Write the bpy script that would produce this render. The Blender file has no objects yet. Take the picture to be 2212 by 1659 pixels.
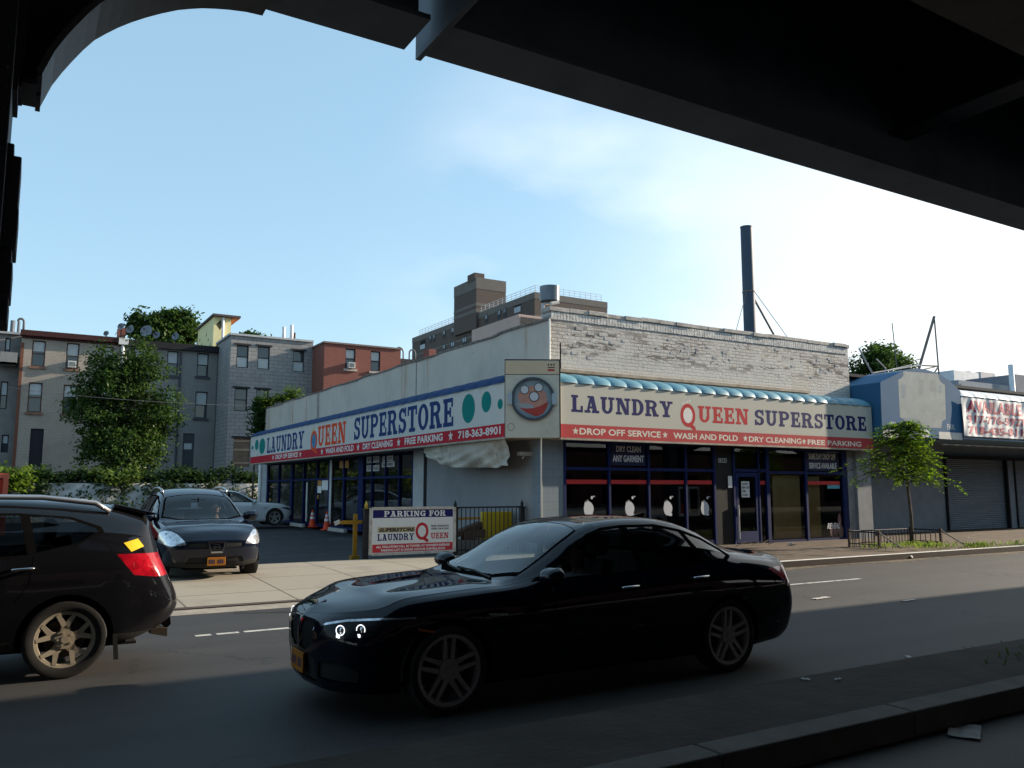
import bpy, bmesh, math, random
from mathutils import Vector as V, Matrix
S = bpy.context.scene
COL = S.collection
R = math.radians
random.seed(7)

# ------------------------------------------------------------------ camera
CW, CH, CF = 2212.0, 1659.0, 1786.01
RX = (0.8577, 0.0642, 0.5102); RY = (-0.5130, 0.1084, 0.8515)
def _n(a): return V(a).normalized()
_r0 = V((4118-1106, 1055-829.5, CF)).normalized()
_r1 = V((30-1106, 1056-829.5, CF)).normalized()
_r2 = _r0.cross(_r1)
CAM = V((0, 0, 1.72))
cam_d = bpy.data.cameras.new('camera'); cam = bpy.data.objects.new('camera', cam_d); COL.objects.link(cam)
right = V((_r0[0], _r1[0], _r2[0])); down = V((_r0[1], _r1[1], _r2[1])); fwd = V((_r0[2], _r1[2], _r2[2]))
m = Matrix((right, -down, -fwd)).transposed().to_4x4(); m.translation = CAM
cam.matrix_world = m
cam_d.sensor_width = 36; cam_d.lens = 36*CF/CW; cam_d.clip_end = 3000; cam_d.clip_start = 0.05
S.camera = cam
def ray(x, y):
    c = V((x-CW/2, y-CH/2, CF)); return V((_r0.dot(c), _r1.dot(c), _r2.dot(c)))
# where the sight line of a photo point meets a real plane (used to measure things in the place)
def atY(p, Y): r = ray(*p); return CAM + r*(Y/r.y)
def atX(p, X): r = ray(*p); return CAM + r*(X/r.x)
def atZ(p, z=0.0): r = ray(*p); return CAM + r*((z-CAM.z)/r.z)
ZR = dict(A=(0, 700, .29532), B=(500, 640, .29532), C=(950, 640, .29532), D=(1550, 640, .29532), E=(2000, 800, .22604),
          F=(0, 1180, .31646), G=(680, 1230, .31941), H=(1280, 1230, .3194), I=(580, 1080, .33906), J=(1300, 1040, .36166), K=(1800, 1200, .40698))
def z(l, x, y):
    a, b, s = ZR[l]; return ((a+x*s)/1.1302, (b+y*s)/1.1302)

# ------------------------------------------------------------------ world, sun, exposure
SUN_DIR = V((1.0, -0.13, 0.325)).normalized()       # towards the sun
SUN_EL = math.asin(SUN_DIR.z); SUN_AZ = math.atan2(SUN_DIR.x, SUN_DIR.y)
w = bpy.data.worlds.new('World'); S.world = w; w.use_nodes = True
nt = w.node_tree; N = nt.nodes; L = nt.links
for n in list(N): N.remove(n)
out = N.new('ShaderNodeOutputWorld'); bg = N.new('ShaderNodeBackground'); sky = N.new('ShaderNodeTexSky')
sky.sky_type = 'NISHITA'; sky.sun_disc = False; sky.sun_elevation = SUN_EL; sky.sun_rotation = SUN_AZ
sky.air_density = 1.0; sky.dust_density = 1.0; sky.ozone_density = 1.0
tc = N.new('ShaderNodeTexCoord')
mp = N.new('ShaderNodeMapping'); mp.inputs['Scale'].default_value = (1.0, 1.0, 2.4); mp.inputs['Location'].default_value = (0.35, 0.1, 0.0)
no = N.new('ShaderNodeTexNoise'); no.inputs['Scale'].default_value = 3.0; no.inputs['Detail'].default_value = 7; no.inputs['Roughness'].default_value = .5
rp = N.new('ShaderNodeValToRGB'); rp.color_ramp.elements[0].position = .40; rp.color_ramp.elements[1].position = .95
# a bank of thin cloud in one direction of the sky
dt = N.new('ShaderNodeVectorMath'); dt.operation = 'DOT_PRODUCT'; dt.inputs[1].default_value = _n(ray(1300, 600))
mr = N.new('ShaderNodeMapRange'); mr.interpolation_type = 'SMOOTHSTEP'; mr.inputs['From Min'].default_value = .95; mr.inputs['From Max'].default_value = .999
mu = N.new('ShaderNodeMath'); mu.operation = 'MULTIPLY'
mx = N.new('ShaderNodeMix'); mx.data_type = 'RGBA'; mx.inputs['B'].default_value = (5.0, 5.3, 5.5, 1)
L.new(tc.outputs['Generated'], mp.inputs['Vector']); L.new(mp.outputs[0], no.inputs['Vector']); L.new(no.outputs['Fac'], rp.inputs[0])
L.new(tc.outputs['Generated'], dt.inputs[0]); L.new(dt.outputs['Value'], mr.inputs['Value'])
L.new(rp.outputs[0], mu.inputs[0]); L.new(mr.outputs[0], mu.inputs[1]); L.new(mu.outputs[0], mx.inputs['Factor'])
hz = N.new('ShaderNodeMix'); hz.data_type = 'RGBA'; hz.inputs['Factor'].default_value = .5; hz.inputs['B'].default_value = (1.85, 3.15, 4.0, 1)
L.new(sky.outputs[0], hz.inputs['A']); au = N.new('ShaderNodeMix'); au.data_type = 'RGBA'; au.inputs['B'].default_value = (5.2, 5.3, 5.2, 1)      # haze glowing round the low sun
ds = N.new('ShaderNodeVectorMath'); ds.operation = 'DOT_PRODUCT'; ds.inputs[1].default_value = V((SUN_DIR.x, SUN_DIR.y, .02)).normalized()
ms = N.new('ShaderNodeMapRange'); ms.interpolation_type = 'SMOOTHSTEP'; ms.inputs['From Min'].default_value = .40; ms.inputs['From Max'].default_value = .95
L.new(tc.outputs['Generated'], ds.inputs[0]); L.new(ds.outputs['Value'], ms.inputs['Value']); L.new(ms.outputs[0], au.inputs['Factor'])
L.new(hz.outputs['Result'], au.inputs['A']); L.new(au.outputs['Result'], mx.inputs['A']); L.new(mx.outputs['Result'], bg.inputs['Color'])
bg.inputs['Strength'].default_value = 0.112
L.new(bg.outputs[0], out.inputs['Surface'])
sd = bpy.data.lights.new('sun', 'SUN'); sd.energy = 5.0; sd.angle = R(.53); sd.color = (1.0, .86, .68)
so = bpy.data.objects.new('sun', sd); COL.objects.link(so); so.rotation_euler = (-SUN_DIR).to_track_quat('-Z', 'Y').to_euler()
so.location = (30, -5, 25)
S.view_settings.view_transform = 'Standard'; S.view_settings.look = 'None'; S.view_settings.gamma = 1; S.view_settings.exposure = 1.17
S.render.engine = 'CYCLES'; S.cycles.max_bounces = 8; S.cycles.transparent_max_bounces = 12

# ------------------------------------------------------------------ helpers
class MB:
    """collects polygons, builds ONE mesh object"""
    def __init__(s): s.v = []; s.f = []
    def add(s, vs, fs):
        o = len(s.v); s.v += [V(p) for p in vs]; s.f += [tuple(i+o for i in f) for f in fs]; return s
    def quad(s, *p): return s.add(p, [tuple(range(len(p)))])
    def box(s, x0, x1, y0, y1, z0, z1):
        if x0 > x1: x0, x1 = x1, x0
        if y0 > y1: y0, y1 = y1, y0
        if z0 > z1: z0, z1 = z1, z0
        return s.add([(x0,y0,z0),(x1,y0,z0),(x1,y1,z0),(x0,y1,z0),(x0,y0,z1),(x1,y0,z1),(x1,y1,z1),(x0,y1,z1)],
                     [(3,2,1,0),(4,5,6,7),(0,1,5,4),(1,2,6,5),(2,3,7,6),(3,0,4,7)])
    def obox(s, o, a, b, c):
        o, a, b, c = V(o), V(a), V(b), V(c)
        if a.cross(b).dot(c) < 0: a, b = b, a
        return s.add([o, o+a, o+a+b, o+b, o+c, o+a+c, o+a+b+c, o+b+c], [(3,2,1,0),(4,5,6,7),(0,1,5,4),(1,2,6,5),(2,3,7,6),(3,0,4,7)])
    def prism(s, pts, d):
        d = V(d); n = len(pts); pts = [V(p) for p in pts]
        nn = sum(((pts[i]-pts[0]).cross(pts[i+1]-pts[0]) for i in range(1, n-1)), V((0,0,0)))
        if nn.dot(d) < 0: pts = pts[::-1]
        return s.add(pts+[p+d for p in pts], [tuple(range(n))[::-1], tuple(range(n, 2*n))]+[(i, (i+1) % n, n+(i+1) % n, n+i) for i in range(n)])
    def cyl(s, p0, p1, r0, r1=None, n=12, cap=True):
        p0, p1 = V(p0), V(p1); r1 = r0 if r1 is None else r1
        d = (p1-p0).normalized(); a = d.orthogonal().normalized(); b = d.cross(a); o = len(s.v)
        for p, r in ((p0, r0), (p1, r1)):
            for i in range(n):
                t = 2*math.pi*i/n; s.v.append(p+a*(r*math.cos(t))+b*(r*math.sin(t)))
        for i in range(n): s.f.append((o+i, o+(i+1) % n, o+n+(i+1) % n, o+n+i))
        if cap: s.f.append(tuple(o+i for i in range(n))[::-1]); s.f.append(tuple(o+n+i for i in range(n)))
        return s
    def tube(s, pts, r, n=6):
        pts = [V(p) for p in pts]; rs = r if isinstance(r, (list, tuple)) else [r]*len(pts); o = len(s.v); a = None
        for k, p in enumerate(pts):
            d = (pts[min(k+1, len(pts)-1)]-pts[max(k-1, 0)]).normalized()
            a = d.orthogonal().normalized() if a is None else (a-d*a.dot(d)).normalized()
            b = d.cross(a)
            for i in range(n):
                t = 2*math.pi*i/n; s.v.append(p+a*(rs[k]*math.cos(t))+b*(rs[k]*math.sin(t)))
        for k in range(len(pts)-1):
            for i in range(n): s.f.append((o+k*n+i, o+k*n+(i+1) % n, o+(k+1)*n+(i+1) % n, o+(k+1)*n+i))
        s.f.append(tuple(o+i for i in range(n))[::-1]); s.f.append(tuple(o+(len(pts)-1)*n+i for i in range(n))); return s
    def grid(s, fn, nu, nv, close=False):
        o = len(s.v)
        for i in range(nu+1):
            for j in range(nv+1): s.v.append(V(fn(i/nu, j/nv)))
        for i in range(nu):
            for j in range(nv):
                q = o+i*(nv+1)+j; s.f.append((q, q+nv+1, q+nv+2, q+1))
        return s
    def lathe(s, prof, c=(0,0,0), axis='z', n=24):
        o = len(s.v); c = V(c); k = len(prof)
        for i in range(n):
            t = 2*math.pi*i/n; ca, sa = math.cos(t), math.sin(t)
            for r, h in prof: s.v.append(c+(V((r*ca, r*sa, h)) if axis == 'z' else V((r*ca, h, r*sa)) if axis == 'y' else V((h, r*ca, r*sa))))
        for i in range(n):
            for j in range(k-1):
                a = o+i*k+j; b = o+((i+1) % n)*k+j
                s.f.append((a, b, b+1, a+1) if axis != 'y' else (a, a+1, b+1, b))
        return s
    def build(s, name, mat, parent=None, smooth=False, bevel=0, local=False, fix=False, auto=None):
        me = bpy.data.meshes.new(name)
        vs = s.v
        if local: org = V((0,0,0)); loc = V((0,0,0))
        else:
            xs = [p.x for p in vs]; ys = [p.y for p in vs]; zs = [p.z for p in vs]
            org = V(((min(xs)+max(xs))/2, (min(ys)+max(ys))/2, min(zs)))
            loc = org - (WO.get(parent.name, V((0,0,0))) if parent else V((0,0,0)))
        me.from_pydata([p-org for p in vs], [], s.f); me.validate()
        if fix:
            b = bmesh.new(); b.from_mesh(me); bmesh.ops.remove_doubles(b, verts=b.verts, dist=1e-5); bmesh.ops.recalc_face_normals(b, faces=b.faces); b.to_mesh(me); b.free()
        ob = bpy.data.objects.new(name, me); COL.objects.link(ob)
        if mat: me.materials.append(mat)
        ob.location = loc; WO[ob.name] = org if not local else WO.get(parent.name, V((0,0,0))) if parent else V((0,0,0))
        if parent: ob.parent = parent
        if smooth or auto:
            me.polygons.foreach_set('use_smooth', [True]*len(me.polygons))
            if auto: me.set_sharp_from_angle(angle=R(auto))
        if bevel:
            md = ob.modifiers.new('bevel', 'BEVEL'); md.width = bevel; md.segments = 2; md.limit_method = 'ANGLE'
        return ob
WO = {}
def tag(o, label, cat, group=None):
    o['label'] = label; o['category'] = cat
    if group: o['group'] = group
    return o
def struct(o, kind='structure'): o['kind'] = kind; return o
def thing(name, label, cat, loc=(0,0,0), group=None):
    o = bpy.data.objects.new(name, None); COL.objects.link(o); o.location = loc; o.empty_display_size = .3
    WO[o.name] = V(loc); return tag(o, label, cat, group)
def dup(o, parent=None, loc=None, rot=None):
    c = o.copy(); COL.objects.link(c); WO[c.name] = WO.get(o.name, V((0,0,0)))
    if parent: c.parent = parent
    if loc is not None: c.location = loc; WO[c.name] = V(loc)
    if rot is not None: c.rotation_euler.z = rot
    for ch in list(o.children): dup(ch, c)
    return c

# ------------------------------------------------------------------ materials
def nm(name):
    m = bpy.data.materials.new(name); m.use_nodes = True; t = m.node_tree; return m, t.nodes, t.links, t.nodes['Principled BSDF']
def c4(c): return (c[0], c[1], c[2], 1)
def mat(name, col, rough=.6, metal=0, var=.12, scale=2.5, bump=0, bscale=30, dirt=None, dscale=1.2, dlo=.5, dhi=.75, spec=.18, coat=0, stretch=(1,1,1), sss=0):
    m, N, L, b = nm(name)
    tc = N.new('ShaderNodeTexCoord'); mp = N.new('ShaderNodeMapping'); mp.inputs['Scale'].default_value = stretch
    L.new(tc.outputs['Object'], mp.inputs[0])
    n1 = N.new('ShaderNodeTexNoise'); n1.inputs['Scale'].default_value = scale; n1.inputs['Detail'].default_value = 6; n1.inputs['Roughness'].default_value = .62
    L.new(mp.outputs[0], n1.inputs['Vector'])
    mx = N.new('ShaderNodeMix'); mx.data_type = 'RGBA'
    mx.inputs['A'].default_value = c4([x*(1-var) for x in col]); mx.inputs['B'].default_value = c4([min(1, x*(1+var)) for x in col])
    r0 = N.new('ShaderNodeMapRange'); r0.inputs['From Min'].default_value = .3; r0.inputs['From Max'].default_value = .7
    L.new(n1.outputs['Fac'], r0.inputs['Value']); L.new(r0.outputs[0], mx.inputs['Factor']); res = mx.outputs['Result']
    if dirt:
        n2 = N.new('ShaderNodeTexNoise'); n2.inputs['Scale'].default_value = dscale; n2.inputs['Detail'].default_value = 8; n2.inputs['Roughness'].default_value = .7
        L.new(mp.outputs[0], n2.inputs['Vector'])
        r1 = N.new('ShaderNodeMapRange'); r1.inputs['From Min'].default_value = dlo; r1.inputs['From Max'].default_value = dhi
        L.new(n2.outputs['Fac'], r1.inputs['Value'])
        m2 = N.new('ShaderNodeMix'); m2.data_type = 'RGBA'; m2.inputs['B'].default_value = c4(dirt)
        L.new(r1.outputs[0], m2.inputs['Factor']); L.new(res, m2.inputs['A']); res = m2.outputs['Result']
    L.new(res, b.inputs['Base Color'])
    b.inputs['Roughness'].default_value = rough; b.inputs['Metallic'].default_value = metal
    b.inputs['Specular IOR Level'].default_value = spec; b.inputs['Coat Weight'].default_value = coat; b.inputs['Coat Roughness'].default_value = .03
    if bump:
        n3 = N.new('ShaderNodeTexNoise'); n3.inputs['Scale'].default_value = bscale; n3.inputs['Detail'].default_value = 5
        L.new(tc.outputs['Object'], n3.inputs['Vector'])
        bp = N.new('ShaderNodeBump'); bp.inputs['Strength'].default_value = bump; bp.inputs['Distance'].default_value = .02
        L.new(n3.outputs['Fac'], bp.inputs['Height']); L.new(bp.outputs[0], b.inputs['Normal'])
    m['res'] = 0; return m
def glass(name, tint=(.5,.55,.58), rough=.0, refl=1.0, f0=1.5):
    m, N, L, b = nm(name); N.remove(b); o = N['Material Output']
    tr = N.new('ShaderNodeBsdfTransparent'); tr.inputs[0].default_value = c4(tint)
    gl = N.new('ShaderNodeBsdfGlossy'); gl.inputs['Roughness'].default_value = rough; gl.inputs[0].default_value = (refl, refl, refl, 1)
    fr = N.new('ShaderNodeFresnel'); fr.inputs[0].default_value = f0
    mx = N.new('ShaderNodeMixShader'); L.new(fr.outputs[0], mx.inputs[0]); L.new(tr.outputs[0], mx.inputs[1]); L.new(gl.outputs[0], mx.inputs[2]); L.new(mx.outputs[0], o.inputs[0]); return m
def emit(name, col, s):
    m, N, L, b = nm(name); b.inputs['Base Color'].default_value = c4(col); b.inputs['Emission Color'].default_value = c4(col); b.inputs['Emission Strength'].default_value = s; b.inputs['Roughness'].default_value = .2; return m
def brickmat(name, c1, c2, mortar, bw=.21, bh=.07, ms=.012, axis='x', bump=.4, rough=.85, dirt=None, dlo=.55, dhi=.8, dscale=.6, stretch=(1,1,1), offs=.5):
    m, N, L, b = nm(name)
    tc = N.new('ShaderNodeTexCoord'); sp = N.new('ShaderNodeSeparateXYZ'); L.new(tc.outputs['Object'], sp.inputs[0])
    cb = N.new('ShaderNodeCombineXYZ')
    if axis == 'xy':
        ad = N.new('ShaderNodeMath'); L.new(sp.outputs[0], ad.inputs[0]); L.new(sp.outputs[1], ad.inputs[1]); L.new(ad.outputs[0], cb.inputs[0])
    else: L.new(sp.outputs[0 if axis == 'x' else 1], cb.inputs[0])
    L.new(sp.outputs[2], cb.inputs[1])
    br = N.new('ShaderNodeTexBrick'); br.inputs['Color1'].default_value = c4(c1); br.inputs['Color2'].default_value = c4(c2); br.inputs['Mortar'].default_value = c4(mortar)
    br.inputs['Scale'].default_value = 1; br.inputs['Brick Width'].default_value = bw; br.inputs['Row Height'].default_value = bh; br.inputs['Mortar Size'].default_value = ms; br.offset = offs
    L.new(cb.outputs[0], br.inputs['Vector']); res = br.outputs['Color']
    n2 = N.new('ShaderNodeTexNoise'); n2.inputs['Scale'].default_value = dscale; n2.inputs['Detail'].default_value = 8; n2.inputs['Roughness'].default_value = .68
    mp = N.new('ShaderNodeMapping'); mp.inputs['Scale'].default_value = stretch; L.new(tc.outputs['Object'], mp.inputs[0]); L.new(mp.outputs[0], n2.inputs['Vector'])
    r1 = N.new('ShaderNodeMapRange'); r1.inputs['From Min'].default_value = dlo; r1.inputs['From Max'].default_value = dhi; L.new(n2.outputs['Fac'], r1.inputs['Value'])
    m2 = N.new('ShaderNodeMix'); m2.data_type = 'RGBA'; m2.inputs['B'].default_value = c4(dirt or [x*.55 for x in c1]); L.new(r1.outputs[0], m2.inputs['Factor']); L.new(res, m2.inputs['A'])
    L.new(m2.outputs['Result'], b.inputs['Base Color']); b.inputs['Roughness'].default_value = rough
    bp = N.new('ShaderNodeBump'); bp.inputs['Strength'].default_value = bump; bp.inputs['Distance'].default_value = .01; bp.invert = True
    L.new(br.outputs['Fac'], bp.inputs['Height']); L.new(bp.outputs[0], b.inputs['Normal'])
    return m
def leafmat(name, c1, c2, trans=.35):
    m, N, L, b = nm(name); N.remove(b); o = N['Material Output']
    ge = N.new('ShaderNodeNewGeometry'); mx = N.new('ShaderNodeMix'); mx.data_type = 'RGBA'; mx.inputs['A'].default_value = c4(c1); mx.inputs['B'].default_value = c4(c2)
    L.new(ge.outputs['Random Per Island'], mx.inputs['Factor'])
    d = N.new('ShaderNodeBsdfDiffuse'); t = N.new('ShaderNodeBsdfTranslucent'); g = N.new('ShaderNodeBsdfGlossy'); g.inputs['Roughness'].default_value = .45; g.inputs[0].default_value = (.5,.5,.5,1)
    L.new(mx.outputs['Result'], d.inputs[0])
    hs = N.new('ShaderNodeHueSaturation'); hs.inputs['Value'].default_value = 1.5; hs.inputs['Saturation'].default_value = 1.1; L.new(mx.outputs['Result'], hs.inputs['Color']); L.new(hs.outputs[0], t.inputs[0])
    a = N.new('ShaderNodeMixShader'); a.inputs[0].default_value = trans; L.new(d.outputs[0], a.inputs[1]); L.new(t.outputs[0], a.inputs[2])
    e = N.new('ShaderNodeMixShader'); e.inputs[0].default_value = .015; L.new(a.outputs[0], e.inputs[1]); L.new(g.outputs[0], e.inputs[2]); L.new(e.outputs[0], o.inputs[0]); return m
# ------------------------------------------------------------------ lettering
class Board:
    """a flat face with its own x/y; marks are laid on it as thin real sheets"""
    def __init__(s, P0, U, Vv, k=.2): s.k = k; s.P = V(P0); s.U = V(U).normalized(); s.W = V(Vv).normalized(); s.N = s.U.cross(s.W).normalized()
    def p(s, x, y, o=0): return s.P + s.U*x + s.W*y + s.N*(o*s.k)
    def poly(s, mb, pts, o): mb.quad(*[s.p(x, y, o) for x, y in pts])
    def rect(s, mb, x0, y0, x1, y1, o): s.poly(mb, [(x0,y0),(x1,y0),(x1,y1),(x0,y1)], o)
    def ell(s, mb, cx, cy, rx, ry, o, n=28): s.poly(mb, [(cx+rx*math.cos(2*math.pi*i/n), cy+ry*math.sin(2*math.pi*i/n)) for i in range(n)], o)
    def ring(s, mb, cx, cy, rx, ry, ix, iy, o, a0=0, a1=360, n=28):
        for i in range(n):
            t0, t1 = R(a0+(a1-a0)*i/n), R(a0+(a1-a0)*(i+1)/n)
            s.poly(mb, [(cx+ix*math.cos(t0), cy+iy*math.sin(t0)), (cx+rx*math.cos(t0), cy+ry*math.sin(t0)), (cx+rx*math.cos(t1), cy+ry*math.sin(t1)), (cx+ix*math.cos(t1), cy+iy*math.sin(t1))], o)
    def star(s, mb, cx, cy, r, o):
        pts = [(cx+(r if i % 2 == 0 else r*.42)*math.cos(R(90+36*i)), cy+(r if i % 2 == 0 else r*.42)*math.sin(R(90+36*i))) for i in range(10)]
        for i in range(0, 10, 2): s.poly(mb, [(cx, cy), pts[i-1], pts[i], pts[i+1]], o)
    def slab(s, mb, text, x0, y0, x1, y1, o=.004, gap=.1, space=.5):
        wd = []
        for ch in text: wd.append(space if ch == ' ' else GL[ch][0]+gap)
        k = (x1-x0)/(sum(wd)-gap); x = x0; h = y1-y0
        for ch, a in zip(text, wd):
            if ch != ' ':
                for q, g in enumerate(GL[ch][1]):
                    oo = o+q*.0006
                    if g[0] == 'r': s.rect(mb, x+g[1]*k, y0+g[2]*h, x+g[3]*k, y0+g[4]*h, oo)
                    elif g[0] == 'p': s.poly(mb, [(x+a_*k, y0+b_*h) for a_, b_ in g[1]], oo)
                    else: s.ring(mb, x+g[1]*k, y0+g[2]*h, g[3]*k, g[4]*h, g[5]*k, g[6]*h, oo, g[7], g[8], 18)
            x += a*k
    def text(s, mb, t, x0, y0, x1, y1, o=.004, bold=.02, shear=0):
        vs, fs = text2d(t, bold); xs = [v[0] for v in vs]; ys = [v[1] for v in vs]
        a, b, c, d = min(xs), max(xs), min(ys), max(ys)
        mb.add([s.p(x0+((v[0]-a)/(b-a))*(x1-x0)+shear*(v[1]-c)/(d-c)*(y1-y0), y0+(v[1]-c)/(d-c)*(y1-y0), o) for v in vs], fs)
_tc = {}
def text2d(t, bold):
    if (t, bold) in _tc: return _tc[(t, bold)]
    cu = bpy.data.curves.new('t', 'FONT'); cu.body = t; cu.offset = bold; cu.resolution_u = 3; cu.fill_mode = 'FRONT'
    ob = bpy.data.objects.new('t', cu); COL.objects.link(ob)
    me = bpy.data.meshes.new_from_object(ob.evaluated_get(bpy.context.evaluated_depsgraph_get()))
    r = ([tuple(v.co) for v in me.vertices], [tuple(p.vertices) for p in me.polygons])
    bpy.data.objects.remove(ob); bpy.data.curves.remove(cu); bpy.data.meshes.remove(me); _tc[(t, bold)] = r; return r
s_ = .15
STEM = ('r', .08, 0, .32, 1)
GL = {
 'L': (.72, [STEM, ('r',0,1-s_,.42,1), ('r',0,0,.72,s_), ('r',.58,0,.72,.38)]),
 'A': (.94, [('p',[(.12,0),(.27,0),(.5,.95),(.36,1)]), ('p',[(.56,0),(.83,0),(.6,1),(.34,1)]), ('r',.24,.26,.68,.39), ('r',0,0,.38,s_), ('r',.48,0,.94,s_), ('r',.2,1-s_*.8,.6,1)]),
 'U': (.9, [('r',.08,.34,.32,1), ('r',.6,.34,.78,1), ('c',.43,.36,.35,.36,.13,.2,180,360), ('r',0,1-s_,.42,1), ('r',.5,1-s_,.9,1)]),
 'N': (.96, [('r',.1,0,.26,1), ('r',.7,0,.86,1), ('p',[(.1,1),(.38,1),(.86,0),(.6,0)]), ('r',0,0,.38,s_), ('r',0,1-s_,.36,1), ('r',.58,1-s_,.96,1)]),
 'D': (.82, [STEM, ('c',.36,.5,.46,.5,.2,.5-s_,-90,90), ('r',0,1-s_,.4,1), ('r',0,0,.4,s_)]),
 'R': (.94, [STEM, ('c',.44,.73,.38,.27,.14,.13,-90,90), ('r',0,1-s_,.46,1), ('r',.3,.46,.46,.6), ('p',[(.42,.5),(.68,.52),(.88,0),(.6,0)]), ('r',0,0,.42,s_), ('r',.54,0,.94,s_)]),
 'Y': (.92, [('p',[(.06,1),(.34,1),(.58,.42),(.33,.42)]), ('p',[(.66,1),(.82,1),(.58,.42),(.42,.42)]), ('r',.33,0,.58,.45), ('r',0,1-s_,.42,1), ('r',.54,1-s_,.92,1), ('r',.2,0,.7,s_)]),
 'E': (.74, [STEM, ('r',0,1-s_,.7,1), ('r',.57,.68,.7,1), ('r',.3,.43,.56,.57), ('r',.45,.33,.57,.67), ('r',0,0,.73,s_), ('r',.6,0,.73,.34)]),
 'F': (.72, [STEM, ('r',0,1-s_,.7,1), ('r',.57,.68,.7,1), ('r',.3,.43,.56,.57), ('r',.45,.33,.57,.67), ('r',0,0,.44,s_)]),
 'S': (.72, [('c',.35,.72,.33,.28,.1,.13,20,270), ('c',.35,.29,.35,.29,.1,.15,-160,90), ('r',.55,.64,.68,1), ('r',.02,0,.15,.36)]),
 'P': (.84, [STEM, ('c',.44,.71,.38,.29,.14,.14,-90,90), ('r',0,1-s_,.46,1), ('r',.3,.42,.46,.57), ('r',0,0,.44,s_)]),
 'T': (.8, [('r',.28,0,.52,1), ('r',0,1-s_,.8,1), ('r',0,.64,.13,1), ('r',.67,.64,.8,1), ('r',.14,0,.66,s_)]),
 'O': (.84, [('c',.42,.5,.42,.5,.17,.35,0,360)]),
 'K': (.94, [STEM, ('p',[(.3,.4),(.45,.52),(.84,1),(.62,1)]), ('p',[(.36,.52),(.54,.64),(.88,0),(.6,0)]), ('r',0,0,.42,s_), ('r',0,1-s_,.42,1), ('r',.54,0,.94,s_), ('r',.54,1-s_,.9,1)]),
 'I': (.42, [('r',.09,0,.33,1), ('r',0,0,.42,s_), ('r',0,1-s_,.42,1)]),
 'G': (.84, [('c',.42,.5,.42,.5,.17,.35,35,345), ('r',.46,.36,.84,.5), ('r',.6,.0,.78,.45), ('r',.66,.66,.78,1)]),
}

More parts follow.
